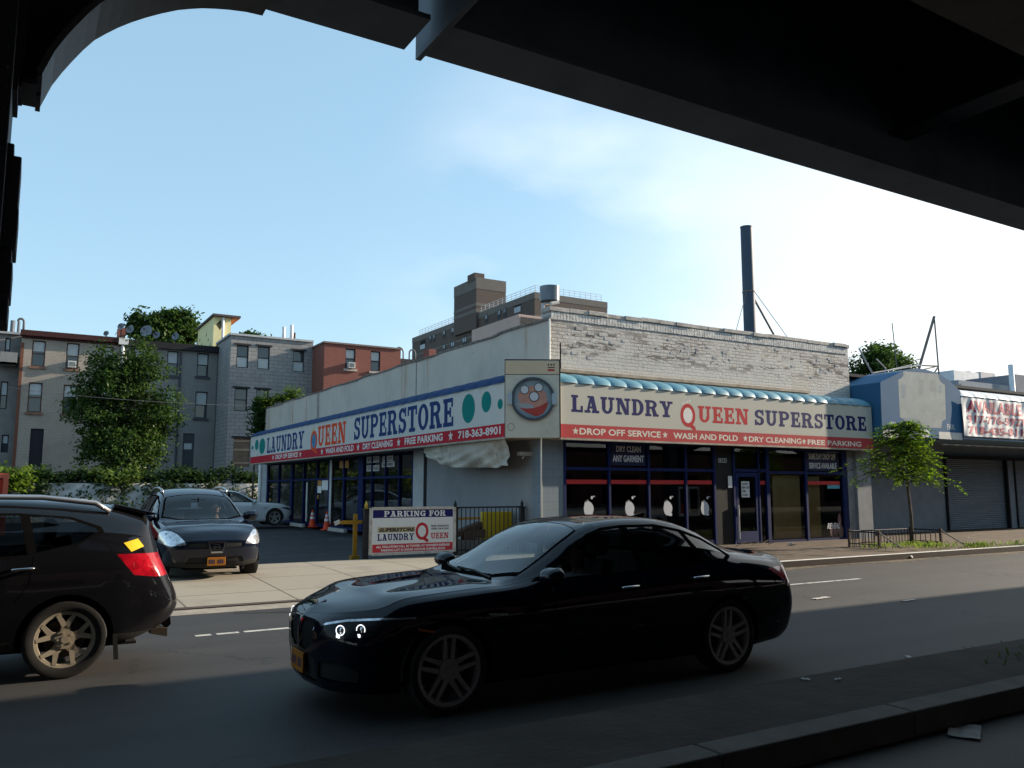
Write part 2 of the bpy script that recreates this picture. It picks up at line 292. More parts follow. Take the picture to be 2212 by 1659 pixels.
# ------------------------------------------------------------------ ground, road, pavement
M_ground = mat('ground', (.09,.085,.075), .95, var=.3, scale=.4)
def roadmat():
    m, N, L, b = nm('asphalt'); tc = N.new('ShaderNodeTexCoord')
    def noise(sc, det, st, rough=.6):
        mp = N.new('ShaderNodeMapping'); mp.inputs['Scale'].default_value = st; L.new(tc.outputs['Object'], mp.inputs[0])
        n = N.new('ShaderNodeTexNoise'); n.inputs['Scale'].default_value = sc; n.inputs['Detail'].default_value = det; n.inputs['Roughness'].default_value = rough; L.new(mp.outputs[0], n.inputs['Vector']); return n
    a = noise(1.2, 6, (.12,1.4,1)); c = noise(70, 3, (1,1,1), .8); e = noise(.5, 7, (.5,1,1))
    r = N.new('ShaderNodeValToRGB'); r.color_ramp.elements[0].position = .3; r.color_ramp.elements[0].color = (.0165,.016,.0165,1); r.color_ramp.elements[1].position = .7; r.color_ramp.elements[1].color = (.043,.039,.0365,1)
    mm = N.new('ShaderNodeMix'); mm.data_type = 'FLOAT'; mm.inputs[0].default_value = .5; L.new(a.outputs['Fac'], mm.inputs[2]); L.new(e.outputs['Fac'], mm.inputs[3]); L.new(mm.outputs[0], r.inputs[0])
    m2 = N.new('ShaderNodeMix'); m2.data_type = 'RGBA'; m2.blend_type = 'MULTIPLY'; m2.inputs[0].default_value = 1
    r2 = N.new('ShaderNodeMapRange'); r2.inputs['From Min'].default_value = .3; r2.inputs['From Max'].default_value = .7; r2.inputs['To Min'].default_value = .5; r2.inputs['To Max'].default_value = 1.35
    L.new(c.outputs['Fac'], r2.inputs['Value']); L.new(r.outputs[0], m2.inputs['A']); L.new(r2.outputs[0], m2.inputs['B']); vo = N.new('ShaderNodeTexVoronoi'); vo.feature = 'DISTANCE_TO_EDGE'; vo.inputs['Scale'].default_value = .42
    wz = noise(1.3, 5, (1,1,1)); wv = N.new('ShaderNodeVectorMath'); wv.operation = 'MULTIPLY_ADD'; wv.inputs[1].default_value = (1.6,1.6,0); L.new(wz.outputs['Color'], wv.inputs[0]); L.new(tc.outputs['Object'], wv.inputs[2]); L.new(wv.outputs[0], vo.inputs['Vector'])
    cr_ = N.new('ShaderNodeMapRange'); cr_.inputs['From Min'].default_value = .004; cr_.inputs['From Max'].default_value = .012; cr_.inputs['To Min'].default_value = 1; cr_.inputs['To Max'].default_value = 0; L.new(vo.outputs['Distance'], cr_.inputs['Value'])
    km = noise(.22, 3, (1,1,1)); kr = N.new('ShaderNodeMapRange'); kr.inputs['From Min'].default_value = .5; kr.inputs['From Max'].default_value = .6; L.new(km.outputs['Fac'], kr.inputs['Value'])
    ck = N.new('ShaderNodeMath'); ck.operation = 'MULTIPLY'; L.new(cr_.outputs[0], ck.inputs[0]); L.new(kr.outputs[0], ck.inputs[1])
    oil = noise(.9, 6, (.25,1.6,1), .7); orr = N.new('ShaderNodeMapRange'); orr.inputs['From Min'].default_value = .58; orr.inputs['From Max'].default_value = .74; orr.inputs['To Max'].default_value = .55; L.new(oil.outputs['Fac'], orr.inputs['Value'])
    dk = N.new('ShaderNodeMath'); dk.operation = 'MAXIMUM'; L.new(ck.outputs[0], dk.inputs[0]); L.new(orr.outputs[0], dk.inputs[1])
    m3 = N.new('ShaderNodeMix'); m3.data_type = 'RGBA'; m3.inputs['B'].default_value = (.010,.0095,.009,1); L.new(dk.outputs[0], m3.inputs['Factor']); L.new(m2.outputs['Result'], m3.inputs['A'])
    L.new(m3.outputs['Result'], b.inputs['Base Color'])
    b.inputs['Roughness'].default_value = .72; b.inputs['Specular IOR Level'].default_value = .35
    bp = N.new('ShaderNodeBump'); bp.inputs['Strength'].default_value = .35; bp.inputs['Distance'].default_value = .008; L.new(c.outputs['Fac'], bp.inputs['Height']); L.new(bp.outputs[0], b.inputs['Normal']); return m
M_road = roadmat()
M_lot = mat('lot_asphalt', (.036,.036,.039), .9, var=.25, scale=1.5, bump=.3, bscale=60, dirt=(.09,.088,.085), dscale=.5, dlo=.55, dhi=.7)
M_paint = mat('road_paint', (.46,.45,.42), .8, var=.15, scale=6, dirt=(.16,.155,.15), dscale=5, dlo=.5, dhi=.62)
M_walk = brickmat('pavement_concrete', (.27,.235,.185), (.245,.215,.17), (.095,.08,.062), bw=1.62, bh=1.55, ms=.018, bump=.5, dirt=(.16,.14,.115), dlo=.52, dhi=.8, dscale=.9, offs=0)
M_walk2 = mat('pavement_old', (.11,.08,.058), .9, var=.35, scale=3, bump=.5, bscale=25, dirt=(.05,.038,.03), dscale=1.1, dlo=.45, dhi=.7)
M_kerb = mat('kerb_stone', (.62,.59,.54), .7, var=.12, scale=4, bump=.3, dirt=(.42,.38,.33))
M_kface = mat('kerb_face', (.038,.028,.023), .8, var=.2, scale=4, bump=.2)  # shade on the kerb's upright side is put into this dark colour
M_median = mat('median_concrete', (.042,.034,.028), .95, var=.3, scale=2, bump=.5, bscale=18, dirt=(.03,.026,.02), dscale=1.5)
def pz_walk(x, y):
    k = min(1, max(0, (x-11.2)/1.6)); lo = .035+(.15-.035)*min(1, max(0, (y-12.7)/3.2)); return lo*(1-k)+.15*k
# brick texture of the pavement reads x and z, so its sheet is laid flat through x and y
for n_ in M_walk.node_tree.nodes:
    if n_.type == 'SEPXYZ':
        for l_ in list(M_walk.node_tree.links):
            if l_.from_node == n_ and l_.from_socket.name == 'Z': M_walk.node_tree.links.new(n_.outputs[1], l_.to_socket)
g = struct(MB().quad((-900,-700,-.08),(900,-700,-.08),(900,1300,-.08),(-900,1300,-.08)).build('ground', M_ground))
MBr = MB().quad((-120,-11,0),(220,-11,0),(220,12.62,0),(-120,12.62,0)); struct(MBr.build('road', M_road))
mb = MB()
mb.grid(lambda u, v: (-60+u*72.6, 12.82+v*5.1, pz_walk(-60+u*72.6, 12.82+v*5.1)), 90, 8); struct(mb.build('pavement', M_walk))
mb = MB(); mb.grid(lambda u, v: (12.6+u*120, 12.82+v*7.4, pz_walk(12.6+u*120, 12.82+v*5.1) if v < .6 else .15), 60, 8); struct(mb.build('pavement_old', M_walk2))
mb = MB()
def kz(x): return pz_walk(x, 12.7)
NK = 120
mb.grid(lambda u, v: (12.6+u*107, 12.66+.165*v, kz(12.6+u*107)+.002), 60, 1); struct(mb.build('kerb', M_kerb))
mb = MB(); mb.grid(lambda u, v: (-60+u*72.6, 12.66+.165*v, kz(-60+u*72.6)+.002), 60, 1); struct(mb.build('driveway_kerb', mat('steel_kerb', (.075,.052,.042), .7, var=.2, scale=3)))
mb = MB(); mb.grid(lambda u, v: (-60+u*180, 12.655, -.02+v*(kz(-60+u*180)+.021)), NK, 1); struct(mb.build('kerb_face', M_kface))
mb = MB(); mb.grid(lambda u, v: (-60+u*71.5, 12.28+.36*v, .004+.02*v), 40, 1); struct(mb.build('gutter', mat('gutter_concrete', (.27,.24,.20), .9, var=.2, scale=5, bump=.3, dirt=(.20,.175,.14))))
mb = MB(); mb.grid(lambda u, v: (-14+u*25.2, 17.92+v*35.2, .13*(1-min(1, v*12))+.002), 2, 36); struct(mb.build('parking_lot', M_lot))
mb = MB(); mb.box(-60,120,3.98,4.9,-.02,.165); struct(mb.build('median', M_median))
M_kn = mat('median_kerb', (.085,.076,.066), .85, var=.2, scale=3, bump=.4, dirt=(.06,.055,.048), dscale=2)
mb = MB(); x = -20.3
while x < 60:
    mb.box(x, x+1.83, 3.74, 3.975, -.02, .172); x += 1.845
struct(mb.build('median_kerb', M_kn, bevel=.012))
gd = random.Random(5); mb = MB(); xs_ = [13+i*.25 for i in range(60)]; ws_ = [max(.03, .16+.12*math.sin(i*.37)+gd.uniform(-.06,.06)) for i in range(60)]
for i in range(59): mb.quad((xs_[i],12.64-ws_[i],.004),(xs_[i+1],12.64-ws_[i+1],.004),(xs_[i+1],12.648,.02),(xs_[i],12.648,.02))
struct(mb.build('gutter_dirt', mat('gutter_dirt', (.11,.085,.06), 1, var=.5, scale=9, bump=.6, dirt=(.05,.04,.03), dscale=6)))
mb = MB()
for a, b in ((1.94,2.12),(2.18,2.44),(2.5,3.4),(3.43,5.1),(10.9,14.1)): mb.quad((a,10.46,.004),(b,10.46,.004),(b,10.56,.004),(a,10.56,.004))
struct(mb.build('lane_marking', M_paint))
mb = MB()
for y0, x0, x1 in ((21.5,4.5,9.5),(24.3,3.5,9.8),(27.1,3.0,9.9),(30,3,9.9)): mb.quad((x0,y0,.006),(x1,y0,.006),(x1,y0+.09,.006),(x0,y0+.09,.006))
struct(mb.build('parking_lines', mat('worn_paint', (.12,.12,.12), .9, var=.3, scale=8, dirt=(.05,.05,.05), dscale=4, dlo=.45, dhi=.55)))
mb = MB()
def strip(pts, wd, zz):
    for (a, b), (c, d) in zip(pts, pts[1:]):
        dx, dy = c-a, d-b; l = math.hypot(dx, dy); nx, ny = -dy/l*wd/2, dx/l*wd/2; mb.quad((a-nx,b-ny,zz),(c-nx,d-ny,zz),(c+nx,d+ny,zz),(a+nx,b+ny,zz))
for k_ in range(3):
    strip([(2.75+.28*k_+.9*t*3, 12.15-.06*k_-1.0*math.sin(t*1.5)*.85, ) for t in [i/14 for i in range(15)]], .07, .0045+.0004*k_)
strip([(4.1,12.05),(4.9,11.85),(6.2,11.55)], .06, .0062)
struct(mb.build('tyre_marks', mat('rubber_mark', (.035,.034,.033), .8, var=.2)))

# ------------------------------------------------------------------ elevated railway overhead
M_steel = mat('painted_steel', (.06,.07,.09), .6, var=.18, scale=2, dirt=(.04,.04,.045), dscale=3, bump=.06, bscale=60)
M_steelf = mat('flange_steel', (.17,.205,.26), .6, var=.15, scale=1.5, dirt=(.12,.14,.17), dscale=2)
M_steel2 = mat('deck_underside', (.075,.078,.085), .85, var=.2, scale=1.5, dirt=(.04,.04,.04))
el = thing('elevated_railway', 'dark steel elevated railway viaduct spanning overhead with curved bracket at its column', 'viaduct', (6, -2, 0))
ZF = 4.67; YN, YF = 4.48, 4.9
def girder(x0, x1):
    m_ = MB(); m_.box(x0, x1, YN, YF, ZF, ZF+.035); m_.box(x0, x1, 4.67, 4.71, ZF+.035, 6.2); return m_.build('fascia_girder', M_steelf, el)
xj0 = atY((873,103), YF).x; xj1 = atY((903,125), YF).x
girder(-60, xj0); girder(xj1+.03, 160)
m_ = MB(); m_.box(xj1-.01, xj1+.028, 3.6, YF+.02, ZF-.036, 6.2); m_.build('joint_plate', mat('joint_steel', (.15,.18,.22), .55, var=.2, scale=3), el)
m_ = MB(); m_.box(-60, 160, -10, 5.0, 6.2, 6.6); m_.build('deck', M_steel2, el)
m_ = MB(); m_.box(-60, 160, 4.8, 5.0, 6.6, 8.02); m_.box(-60, 160, -10, -9.8, 6.6, 8.0); m_.build('parapet', M_steel2, el)
yi = atZ((2212,122), ZF).y
m_ = MB(); m_.box(-60, 160, yi-.6, yi, ZF, ZF+.04); m_.box(-60, 160, yi-.32, yi-.28, ZF+.04, 6.2); m_.build('inner_girder', mat('inner_steel', (.15,.14,.12), .7, var=.2), el)
xb = atZ((2212,190), 5.1).x
for k in range(-6, 12):
    x = xb+k*4.6
    m_ = MB(); m_.box(x-.15, x+.15, -9.9, 4.66, 5.1, 5.13); m_.box(x-.015, x+.015, -9.9, 4.66, 5.13, 6.2); m_.build('floor_beam', M_steel, el)
# column at the left with stepped cover plates
col = MB(); YC = 4.6
xr = lambda x, y: atY((x, y), YC).x
zr = lambda x, y: atY((x, y), YC).z
col.box(-.62, xr(22,280), 4.38, 4.84, 0, 6.2)
for (xp, y0, y1) in ((38.5,361,470),(34.5,470,553),(25,557,577),(23,583,649),(16,657,705)):
    col.box(-.66, xr(xp, y1)+.0, 4.44, 4.76, zr(xp, y1), zr(xp, y0))
col.box(-.66, xr(31,350), 4.40, 4.80, zr(31,361), zr(31,341))
col.build('column', M_steel, el, bevel=.006)
rv = MB()
for k in range(40):
    zz = .4+k*.1
    rv.cyl((xr(8,450)-.03, 4.40, zz), (xr(8,450)-.03, 4.365, zz), .013, n=6)
rv.build('rivets', M_steel, el)['kind'] = 'stuff'
# curved bracket
apx = [(86.8,231),(112,185),(134,157),(157,131.6),(180,108),(204,87),(229,73),(255,60),(285,48),(316,38),(350,29),(384,22),(410,19.5),(437,18),(465,19),(493,21),(532,26),(567,34)]
ap = [atY(p, YF) for p in apx]
m_ = MB()
for a, b in zip(ap, ap[1:]):
    d = (b-a).normalized(); n_ = V((-d.z, 0, d.x))*.03
    m_.add([(a.x,YF,a.z),(b.x,YF,b.z),(b.x,YN,b.z),(a.x,YN,a.z),(a.x+n_.x,YF,a.z+n_.z),(b.x+n_.x,YF,b.z+n_.z),(b.x+n_.x,YN,b.z+n_.z),(a.x+n_.x,YN,a.z+n_.z)],
           [(0,1,2,3),(7,6,5,4),(4,5,1,0),(2,6,7,3),(0,3,7,4),(1,5,6,2)])
br = m_.build('arched_bracket', mat('bracket_steel', (.13,.145,.16), .55, var=.15, scale=3, dirt=(.1,.1,.1), dscale=4), el, fix=True, auto=50)
m_ = MB()
for a, b in zip(ap, ap[1:]): m_.prism([(a.x,4.67,a.z+.02),(b.x,4.67,b.z+.02),(b.x,4.67,6.2),(a.x,4.67,6.2)], (0,.04,0))
f0 = atY((78,202), YC); f1 = atY((48,197), YC)
m_.box(-.5, ap[0].x, 4.668, 4.712, f0.z+.02, 6.199)
m_.build('bracket_web', M_steel, el)
m_ = MB(); m_.box(-.3, atY((39,204), YC).x, 4.45, 4.8, atY((39,222),YC).z, 6.1); m_.box(-.3, f1.x, 4.5, 4.75, atY((48,204),YC).z, 6.1); m_.box(-.3, f0.x, 4.5, 4.78, f0.z, f0.z+.03)
m_.box(f0.x-.002, ap[0].x+.0, 4.46, 4.9, ap[0].z, f0.z+.03); m_.build('bracket_foot', M_steel, el)
# the far side of the viaduct with its own columns and arches
m_ = MB(); m_.box(-60,160,-9.7,-9.3,ZF,ZF+.04); m_.box(-60,160,-9.52,-9.48,ZF+.04,6.2); m_.build('rear_girder', M_steel, el)
for k in range(-3, 8):
    x = -.35+k*13.5; m_ = MB(); m_.box(x-.27, x+.27, -9.75, -9.25, 0, 6.2)
    for sg in (-1, 1):
        q = [(x+sg*(.27+2.2*(1-math.cos(t*math.pi/2))), 3.4+1.3*math.sin(t*math.pi/2)) for t in [i/8 for i in range(9)]]
        for (a, b), (c, d) in zip(q, q[1:]): m_.prism([(a,-9.7,b),(c,-9.7,d),(c,-9.7,ZF+.01),(a,-9.7,ZF+.01)], (0,.4,0))
    m_.build('rear_column', M_steel, el)
    if k:
        m_ = MB(); m_.box(x-.27, x+.27, 4.38, 4.84, 0, 6.2)
        q = [(x+.27+1.9*(1-math.cos(t*math.pi/2)), 3.4+1.2*math.sin(t*math.pi/2)) for t in [i/8 for i in range(9)]]
        for (a, b), (c, d) in zip(q, q[1:]): m_.prism([(a,4.48,b),(c,4.48,d),(c,4.48,ZF+.01),(a,4.48,ZF+.01)], (0,.4,0))
        if atY((0,800),4.6).x > x or x > 13: m_.build('column', M_steel, el)
# ------------------------------------------------------------------ laundry store building
def peeled():
    m, N, L, b = nm('peeling_white_brick')
    tc = N.new('ShaderNodeTexCoord'); sp = N.new('ShaderNodeSeparateXYZ'); L.new(tc.outputs['Object'], sp.inputs[0])
    cb = N.new('ShaderNodeCombineXYZ'); L.new(sp.outputs[0], cb.inputs[0]); L.new(sp.outputs[2], cb.inputs[1])
    # wobble the courses so they do not look ruled
    wn = N.new('ShaderNodeTexNoise'); wn.inputs['Scale'].default_value = 4; L.new(tc.outputs['Object'], wn.inputs['Vector'])
    wa = N.new('ShaderNodeVectorMath'); wa.operation = 'MULTIPLY_ADD'; wa.inputs[1].default_value = (.03,.03,0); L.new(wn.outputs['Color'], wa.inputs[0]); L.new(cb.outputs[0], wa.inputs[2])
    br = N.new('ShaderNodeTexBrick'); br.inputs['Scale'].default_value = 1; br.inputs['Brick Width'].default_value = .3; br.inputs['Row Height'].default_value = .095; br.inputs['Mortar Size'].default_value = .014; br.inputs['Mortar Smooth'].default_value = .3
    br.inputs['Color1'].default_value = (0,0,0,1); br.inputs['Color2'].default_value = (1,1,1,1); br.inputs['Mortar'].default_value = (.5,.5,.5,1); L.new(wa.outputs[0], br.inputs['Vector'])
    def noise(sc, det, st=(1,1,1), ro=.65):
        mp = N.new('ShaderNodeMapping'); mp.inputs['Scale'].default_value = st; L.new(tc.outputs['Object'], mp.inputs[0])
        n = N.new('ShaderNodeTexNoise'); n.inputs['Scale'].default_value = sc; n.inputs['Detail'].default_value = det; n.inputs['Roughness'].default_value = ro; L.new(mp.outputs[0], n.inputs['Vector']); return n.outputs['Fac']
    def rng(src, a, c, d=0, e=1):
        r = N.new('ShaderNodeMapRange'); r.inputs['From Min'].default_value = a; r.inputs['From Max'].default_value = c; r.inputs['To Min'].default_value = d; r.inputs['To Max'].default_value = e; L.new(src, r.inputs['Value']); return r.outputs[0]
    def mul(x, y, op='MULTIPLY'):
        k = N.new('ShaderNodeMath'); k.operation = op; k.use_clamp = True
        for i, q in enumerate((x, y)):
            if isinstance(q, (int, float)): k.inputs[i].default_value = q
            else: L.new(q, k.inputs[i])
        return k.outputs[0]
    def mixc(f, a, c):
        k = N.new('ShaderNodeMix'); k.data_type = 'RGBA'
        L.new(f, k.inputs['Factor'])
        for nme, q in (('A', a), ('B', c)):
            if isinstance(q, tuple): k.inputs[nme].default_value = q
            else: L.new(q, k.inputs[nme])
        return k.outputs['Result']
    up = rng(sp.outputs[2], .55, 1.5)                                   # the upper courses have lost most paint
    band = mul(rng(sp.outputs[2], .7, 1.1), rng(sp.outputs[2], 1.95, 1.5))
    base = mixc(noise(1.3, 6), (.45,.43,.40,1), (.56,.54,.505,1))
    peel = mul(rng(noise(1.0, 8, (.6,1,1.2), .7), .43, .56), up)
    gb = mixc(rng(noise(9, 3), .4, .65), (.36,.335,.33,1), (.50,.475,.45,1))
    c1 = mixc(peel, base, gb)
    mort = mul(br.outputs['Fac'], rng(noise(.9, 5), .40, .56)); mort = mul(mort, mul(rng(up, 0, 1, .25, 1), .8))
    c2 = mixc(mort, c1, (.13,.115,.12,1))
    # single bricks gone or bare, in a band below the top
    hole = mul(mul(rng(noise(3.2, 5, (.42,1,1.9), .7), .52, .565), rng(br.outputs['Color'], .35, .6)), band)
    c3 = mixc(hole, c2, (.085,.072,.072,1))
    drip = mul(rng(noise(2.2, 5, (4.5,1,.25), .6), .50, .66), rng(sp.outputs[2], .75, .1)); c4_ = mixc(mul(drip, .45), c3, (.25,.23,.21,1))
    rust = mul(rng(noise(.45, 4), .55, .7), .3); c5 = mixc(rust, c4_, (.45,.36,.28,1))
    L.new(c5, b.inputs['Base Color']); b.inputs['Roughness'].default_value = .85
    hsum = mul(mul(br.outputs['Fac'], rng(up, 0, 1, .5, 1.0)), mul(mul(hole, 1.6), mul(noise(14, 5), .5), 'ADD'), 'ADD')
    bp = N.new('ShaderNodeBump'); bp.invert = True; bp.inputs['Strength'].default_value = .9; bp.inputs['Distance'].default_value = .03; L.new(hsum, bp.inputs['Height']); L.new(bp.outputs[0], b.inputs['Normal'])
    return m
M_peel = peeled()
def stained(name, c, rust=(.42,.25,.12), amt=.8, axis=1):
    m, N, L, b = nm(name); tc = N.new('ShaderNodeTexCoord')
    def noise(sc, st, det=6, ro=.6):
        mp = N.new('ShaderNodeMapping'); mp.inputs['Scale'].default_value = st; L.new(tc.outputs['Object'], mp.inputs[0])
        n = N.new('ShaderNodeTexNoise'); n.inputs['Scale'].default_value = sc; n.inputs['Detail'].default_value = det; n.inputs['Roughness'].default_value = ro; L.new(mp.outputs[0], n.inputs['Vector']); return n.outputs['Fac']
    def rng(src, a, c, d=0, e=1):
        r = N.new('ShaderNodeMapRange'); r.inputs['From Min'].default_value = a; r.inputs['From Max'].default_value = c; r.inputs['To Min'].default_value = d; r.inputs['To Max'].default_value = e; L.new(src, r.inputs['Value']); return r.outputs[0]
    def mixc(f, a, c2):
        k = N.new('ShaderNodeMix'); k.data_type = 'RGBA'; L.new(f, k.inputs['Factor'])
        for nme, q in (('A', a), ('B', c2)):
            if isinstance(q, tuple): k.inputs[nme].default_value = q
            else: L.new(q, k.inputs[nme])
        return k.outputs['Result']
    base = mixc(noise(1.1, (1,1,1)), c4([x*.82 for x in c]), c4([min(1, x*1.1) for x in c]))
    grime = mixc(rng(noise(.8, (1.3,1.3,.5), 8, .7), .5, .8, 0, .55), base, c4([x*.55 for x in c]))
    mk = N.new('ShaderNodeMath'); mk.operation = 'MULTIPLY'; L.new(rng(noise(.9, (2.6,2.6,.07), 4, .5), .60, .68, 0, amt), mk.inputs[0]); L.new(rng(noise(.7, (1,1,.8), 4), .45, .62), mk.inputs[1])
    r = mixc(mk.outputs[0], grime, c4(rust))
    sp = mixc(rng(noise(7, (1,1,1), 4), .66, .72, 0, .5), r, c4([x*.35 for x in c]))
    L.new(sp, b.inputs['Base Color']); b.inputs['Roughness'].default_value = .85
    bp = N.new('ShaderNodeBump'); bp.inputs['Strength'].default_value = .35; bp.inputs['Distance'].default_value = .02; L.new(noise(5, (1,1,1)), bp.inputs['Height']); L.new(bp.outputs[0], b.inputs['Normal']); return m
M_stucco = stained('stained_white_stucco', (.52,.465,.41), rust=(.34,.18,.07), amt=.9)
M_greyw = stained('grey_painted_wall', (.24,.24,.25), rust=(.42,.42,.42), amt=.35)
M_pier = brickmat('blue_grey_block', (.165,.205,.235), (.155,.19,.22), (.13,.16,.185), bw=.4, bh=.2, ms=.008, axis='xy', bump=.25, dirt=(.12,.14,.16), dlo=.55, dhi=.75)
M_blue = mat('blue_painted_frame', (.004,.013,.075), .75, var=.15, scale=4)
M_dark = mat('dark_interior', (.018,.018,.02), .9)
M_int = mat('shop_interior', (.05,.048,.046), .9, var=.4, scale=1.2)
M_glass = glass('shop_glass', (.72,.74,.75), f0=1.45)
M_roof = mat('roof_tar', (.06,.06,.06), .95)
M_trim = mat('old_metal_trim', (.34,.30,.25), .7, var=.25, scale=3, dirt=(.2,.16,.12), dscale=2)
st = thing('laundry_store', 'corner laundry shop with peeling white brick top and blue framed windows', 'store', (17, 17.4, 0))
YB, XB, XW = 17.6, 11.67, 23.55
YS, XS_ = 17.25, 11.15
topL, topR = atY((1188,664), YB).z, atY((1830,747), YB).z
# upper front wall, with a real ragged coping course
mb = MB(); zt = lambda x: topL+(topR-topL)*(x-XB)/(XW-XB)
mb.prism([(XB,YB,4.3),(XW,YB,4.3),(XW,YB,topR-.06),(XB,YB,topL-.06)], (0,.35,0)); mb.build('upper_front_wall', M_peel, st)
mb = MB(); x = XB-.03; rr = random.Random(3)
while x < XW-.05:
    l = min(.62, XW+.03-x); dz = rr.uniform(-.012, .02); mb.obox((x, YB-.05+rr.uniform(-.02,.02), zt(x)-.085+dz), (l-.008,0,.0), (0,.46,0), (0,0,.115)); x += l
mb.build('coping', mat('coping_tile', (.42,.39,.36), .8, var=.25, scale=5, dirt=(.2,.17,.16), dscale=3, bump=.3), st, bevel=.012)
mb = MB(); x = XB+.02
while x < XW-.1:
    mb.box(x, x+.085, YB-.022, YB+.02, zt(x)-.30+rr.uniform(-.006,.006), zt(x)-.10); x += .1
mb.build('soldier_course', mat('painted_soldier_brick', (.56,.54,.52), .85, var=.3, scale=9, dirt=(.25,.22,.22), dscale=5, bump=.5), st)
# missing and broken bricks standing proud of the wall give it relief
mb = MB()
for k in range(45):
    x = rr.uniform(XB+.3, XW-.3); h = rr.triangular(.35, 1.35, .75); w_ = rr.choice((.12,.2,.2,.22)); zz = round((zt(x)-h)/.095)*.095
    mb.box(x, x+w_, YB-rr.uniform(.003,.010), YB+.01, zz, zz+rr.uniform(.05,.085))
mb.build('loose_bricks', mat('bare_brick_face', (.46,.43,.42), .9, var=.35, scale=6, dirt=(.16,.13,.13), dscale=4), st)['kind'] = 'stuff'
# upper left wall
tl = lambda y: 6.10+.02*math.sin(y*1.7)+.015*math.sin(y*5.1)
YE = 46.0
mb = MB(); n = 60
mb.grid(lambda u, v: (XB-.012, YB-.012+u*(YE-YB), 4.2+v*(tl(YB+u*(YE-YB))-4.2)), n, 3); mb.grid(lambda u, v: (XB-.012+v*.36, YB-.012+u*(YE-YB), tl(YB+u*(YE-YB))), n, 1)
mb.build('upper_side_wall', M_stucco, st)
mb = MB(); y = YB-.02
while y < YE:
    l = rr.uniform(.5,1.1); mb.obox((XB-.03-rr.uniform(0,.025), y, tl(y)-.02), (.4,0,0), (0,l,(tl(y+l)-tl(y))), (0,0,.05+rr.uniform(0,.02))); y += l
mb.build('side_wall_edge', mat('tar_edge', (.17,.15,.14), .9, var=.4, scale=5), st)
mb = MB()
for yy, w_ in ((36.6,.28),(25.9,.05)): mb.box(XB-.03, XB+.01, yy, yy+w_, 4.5, tl(yy)-.05)
mb.build('wall_joint_strip', mat('joint_strip', (.30,.27,.25), .9, var=.3, scale=4), st)
mb = MB(); mb.box(XB+.36, 40, YB+.36, YE, 5.5, 5.6); mb.build('roof', M_roof, st)
mb = MB(); mb.box(XB, 40, YE, YE+.3, 0, 6.0); mb.box(XW-.3, XW, YB+.36, YE, .0, 5.5); mb.build('rear_wall', M_greyw, st)
# lower walls
mb = MB(); mb.box(XS_, 11.82, YS, YS+.4, 0, 3.06); mb.build('corner_pier', M_pier, st)
mb = MB(); mb.box(22.72, 23.05, YS-.03, YS+.4, 0, 3.0); mb.box(23.05, 23.75, YS-.12, YS+.4, 0, 3.35); mb.build('end_pier', mat('end_pier_paint', (.23,.24,.26), .8, var=.15, scale=3, dirt=(.15,.15,.15), dscale=2), st)
mb = MB(); mb.box(XS_, XS_+.3, YS+.4, 24.0, 0, 3.2); mb.build('side_wall', M_greyw, st)
mb = MB(); mb.box(XS_-.04, XS_+.3, 24.06, 24.85, 0, 3.1); mb.build('side_pier', mat('side_pier_paint', (.40,.40,.40), .8, var=.12, scale=2, dirt=(.25,.25,.25)), st)
mb = MB(); mb.box(XS_-.02, XS_+.06, 23.9, 24.06, 0, 3.1); mb.build('downspout_slot', M_dark, st)
mb = MB(); mb.box(XS_-.03, XS_+.3, 43.2, 44.2, 0, 3.1); mb.build('far_pier', mat('far_pier_paint', (.34,.35,.37), .8, var=.15, scale=2), st)
mb = MB(); mb.cyl((XS_-.1,44.25,0), (XS_-.1,44.25,3.1), .09, n=10); mb.build('drain_pipe', mat('white_pipe', (.72,.71,.68), .6, var=.1), st, smooth=True)
mb = MB(); mb.box(XS_-.01, XB+.3, YS+.0, 44.2, 3.2, 3.3); mb.box(XS_, XW, YS-.0, YS+.5, 3.06, 3.3); mb.box(XB+.3, XB+.34, YB, YE, 3.3, 5.5); mb.build('lintel', M_trim, st)
# interior
mb = MB(); mb.quad((11.5,YS+.4,.14),(23,YS+.4,.14),(23,44,.14),(11.5,44,.14)); mb.quad((11.5,YS+.4,3.05),(11.5,44,3.05),(23,44,3.05),(23,YS+.4,3.05))
mb.quad((15.5,22.5,.14),(23,22.5,.14),(23,22.5,3.05),(15.5,22.5,3.05)); mb.quad((15.5,22.5,.14),(15.5,44,.14),(15.5,44,3.05),(15.5,22.5,3.05)); mb.build('interior', M_int, st)
mb = MB()
for k in range(5):
    mb.box(12.6+k*.85, 13.35+k*.85, 20.2, 21, .14, 1.25); mb.box(16.4+k*.05, 16.5+k*.05, 19, 19.1, .14, .2)
mb.build('folding_tables', mat('table_grey', (.12,.12,.13), .6), st)
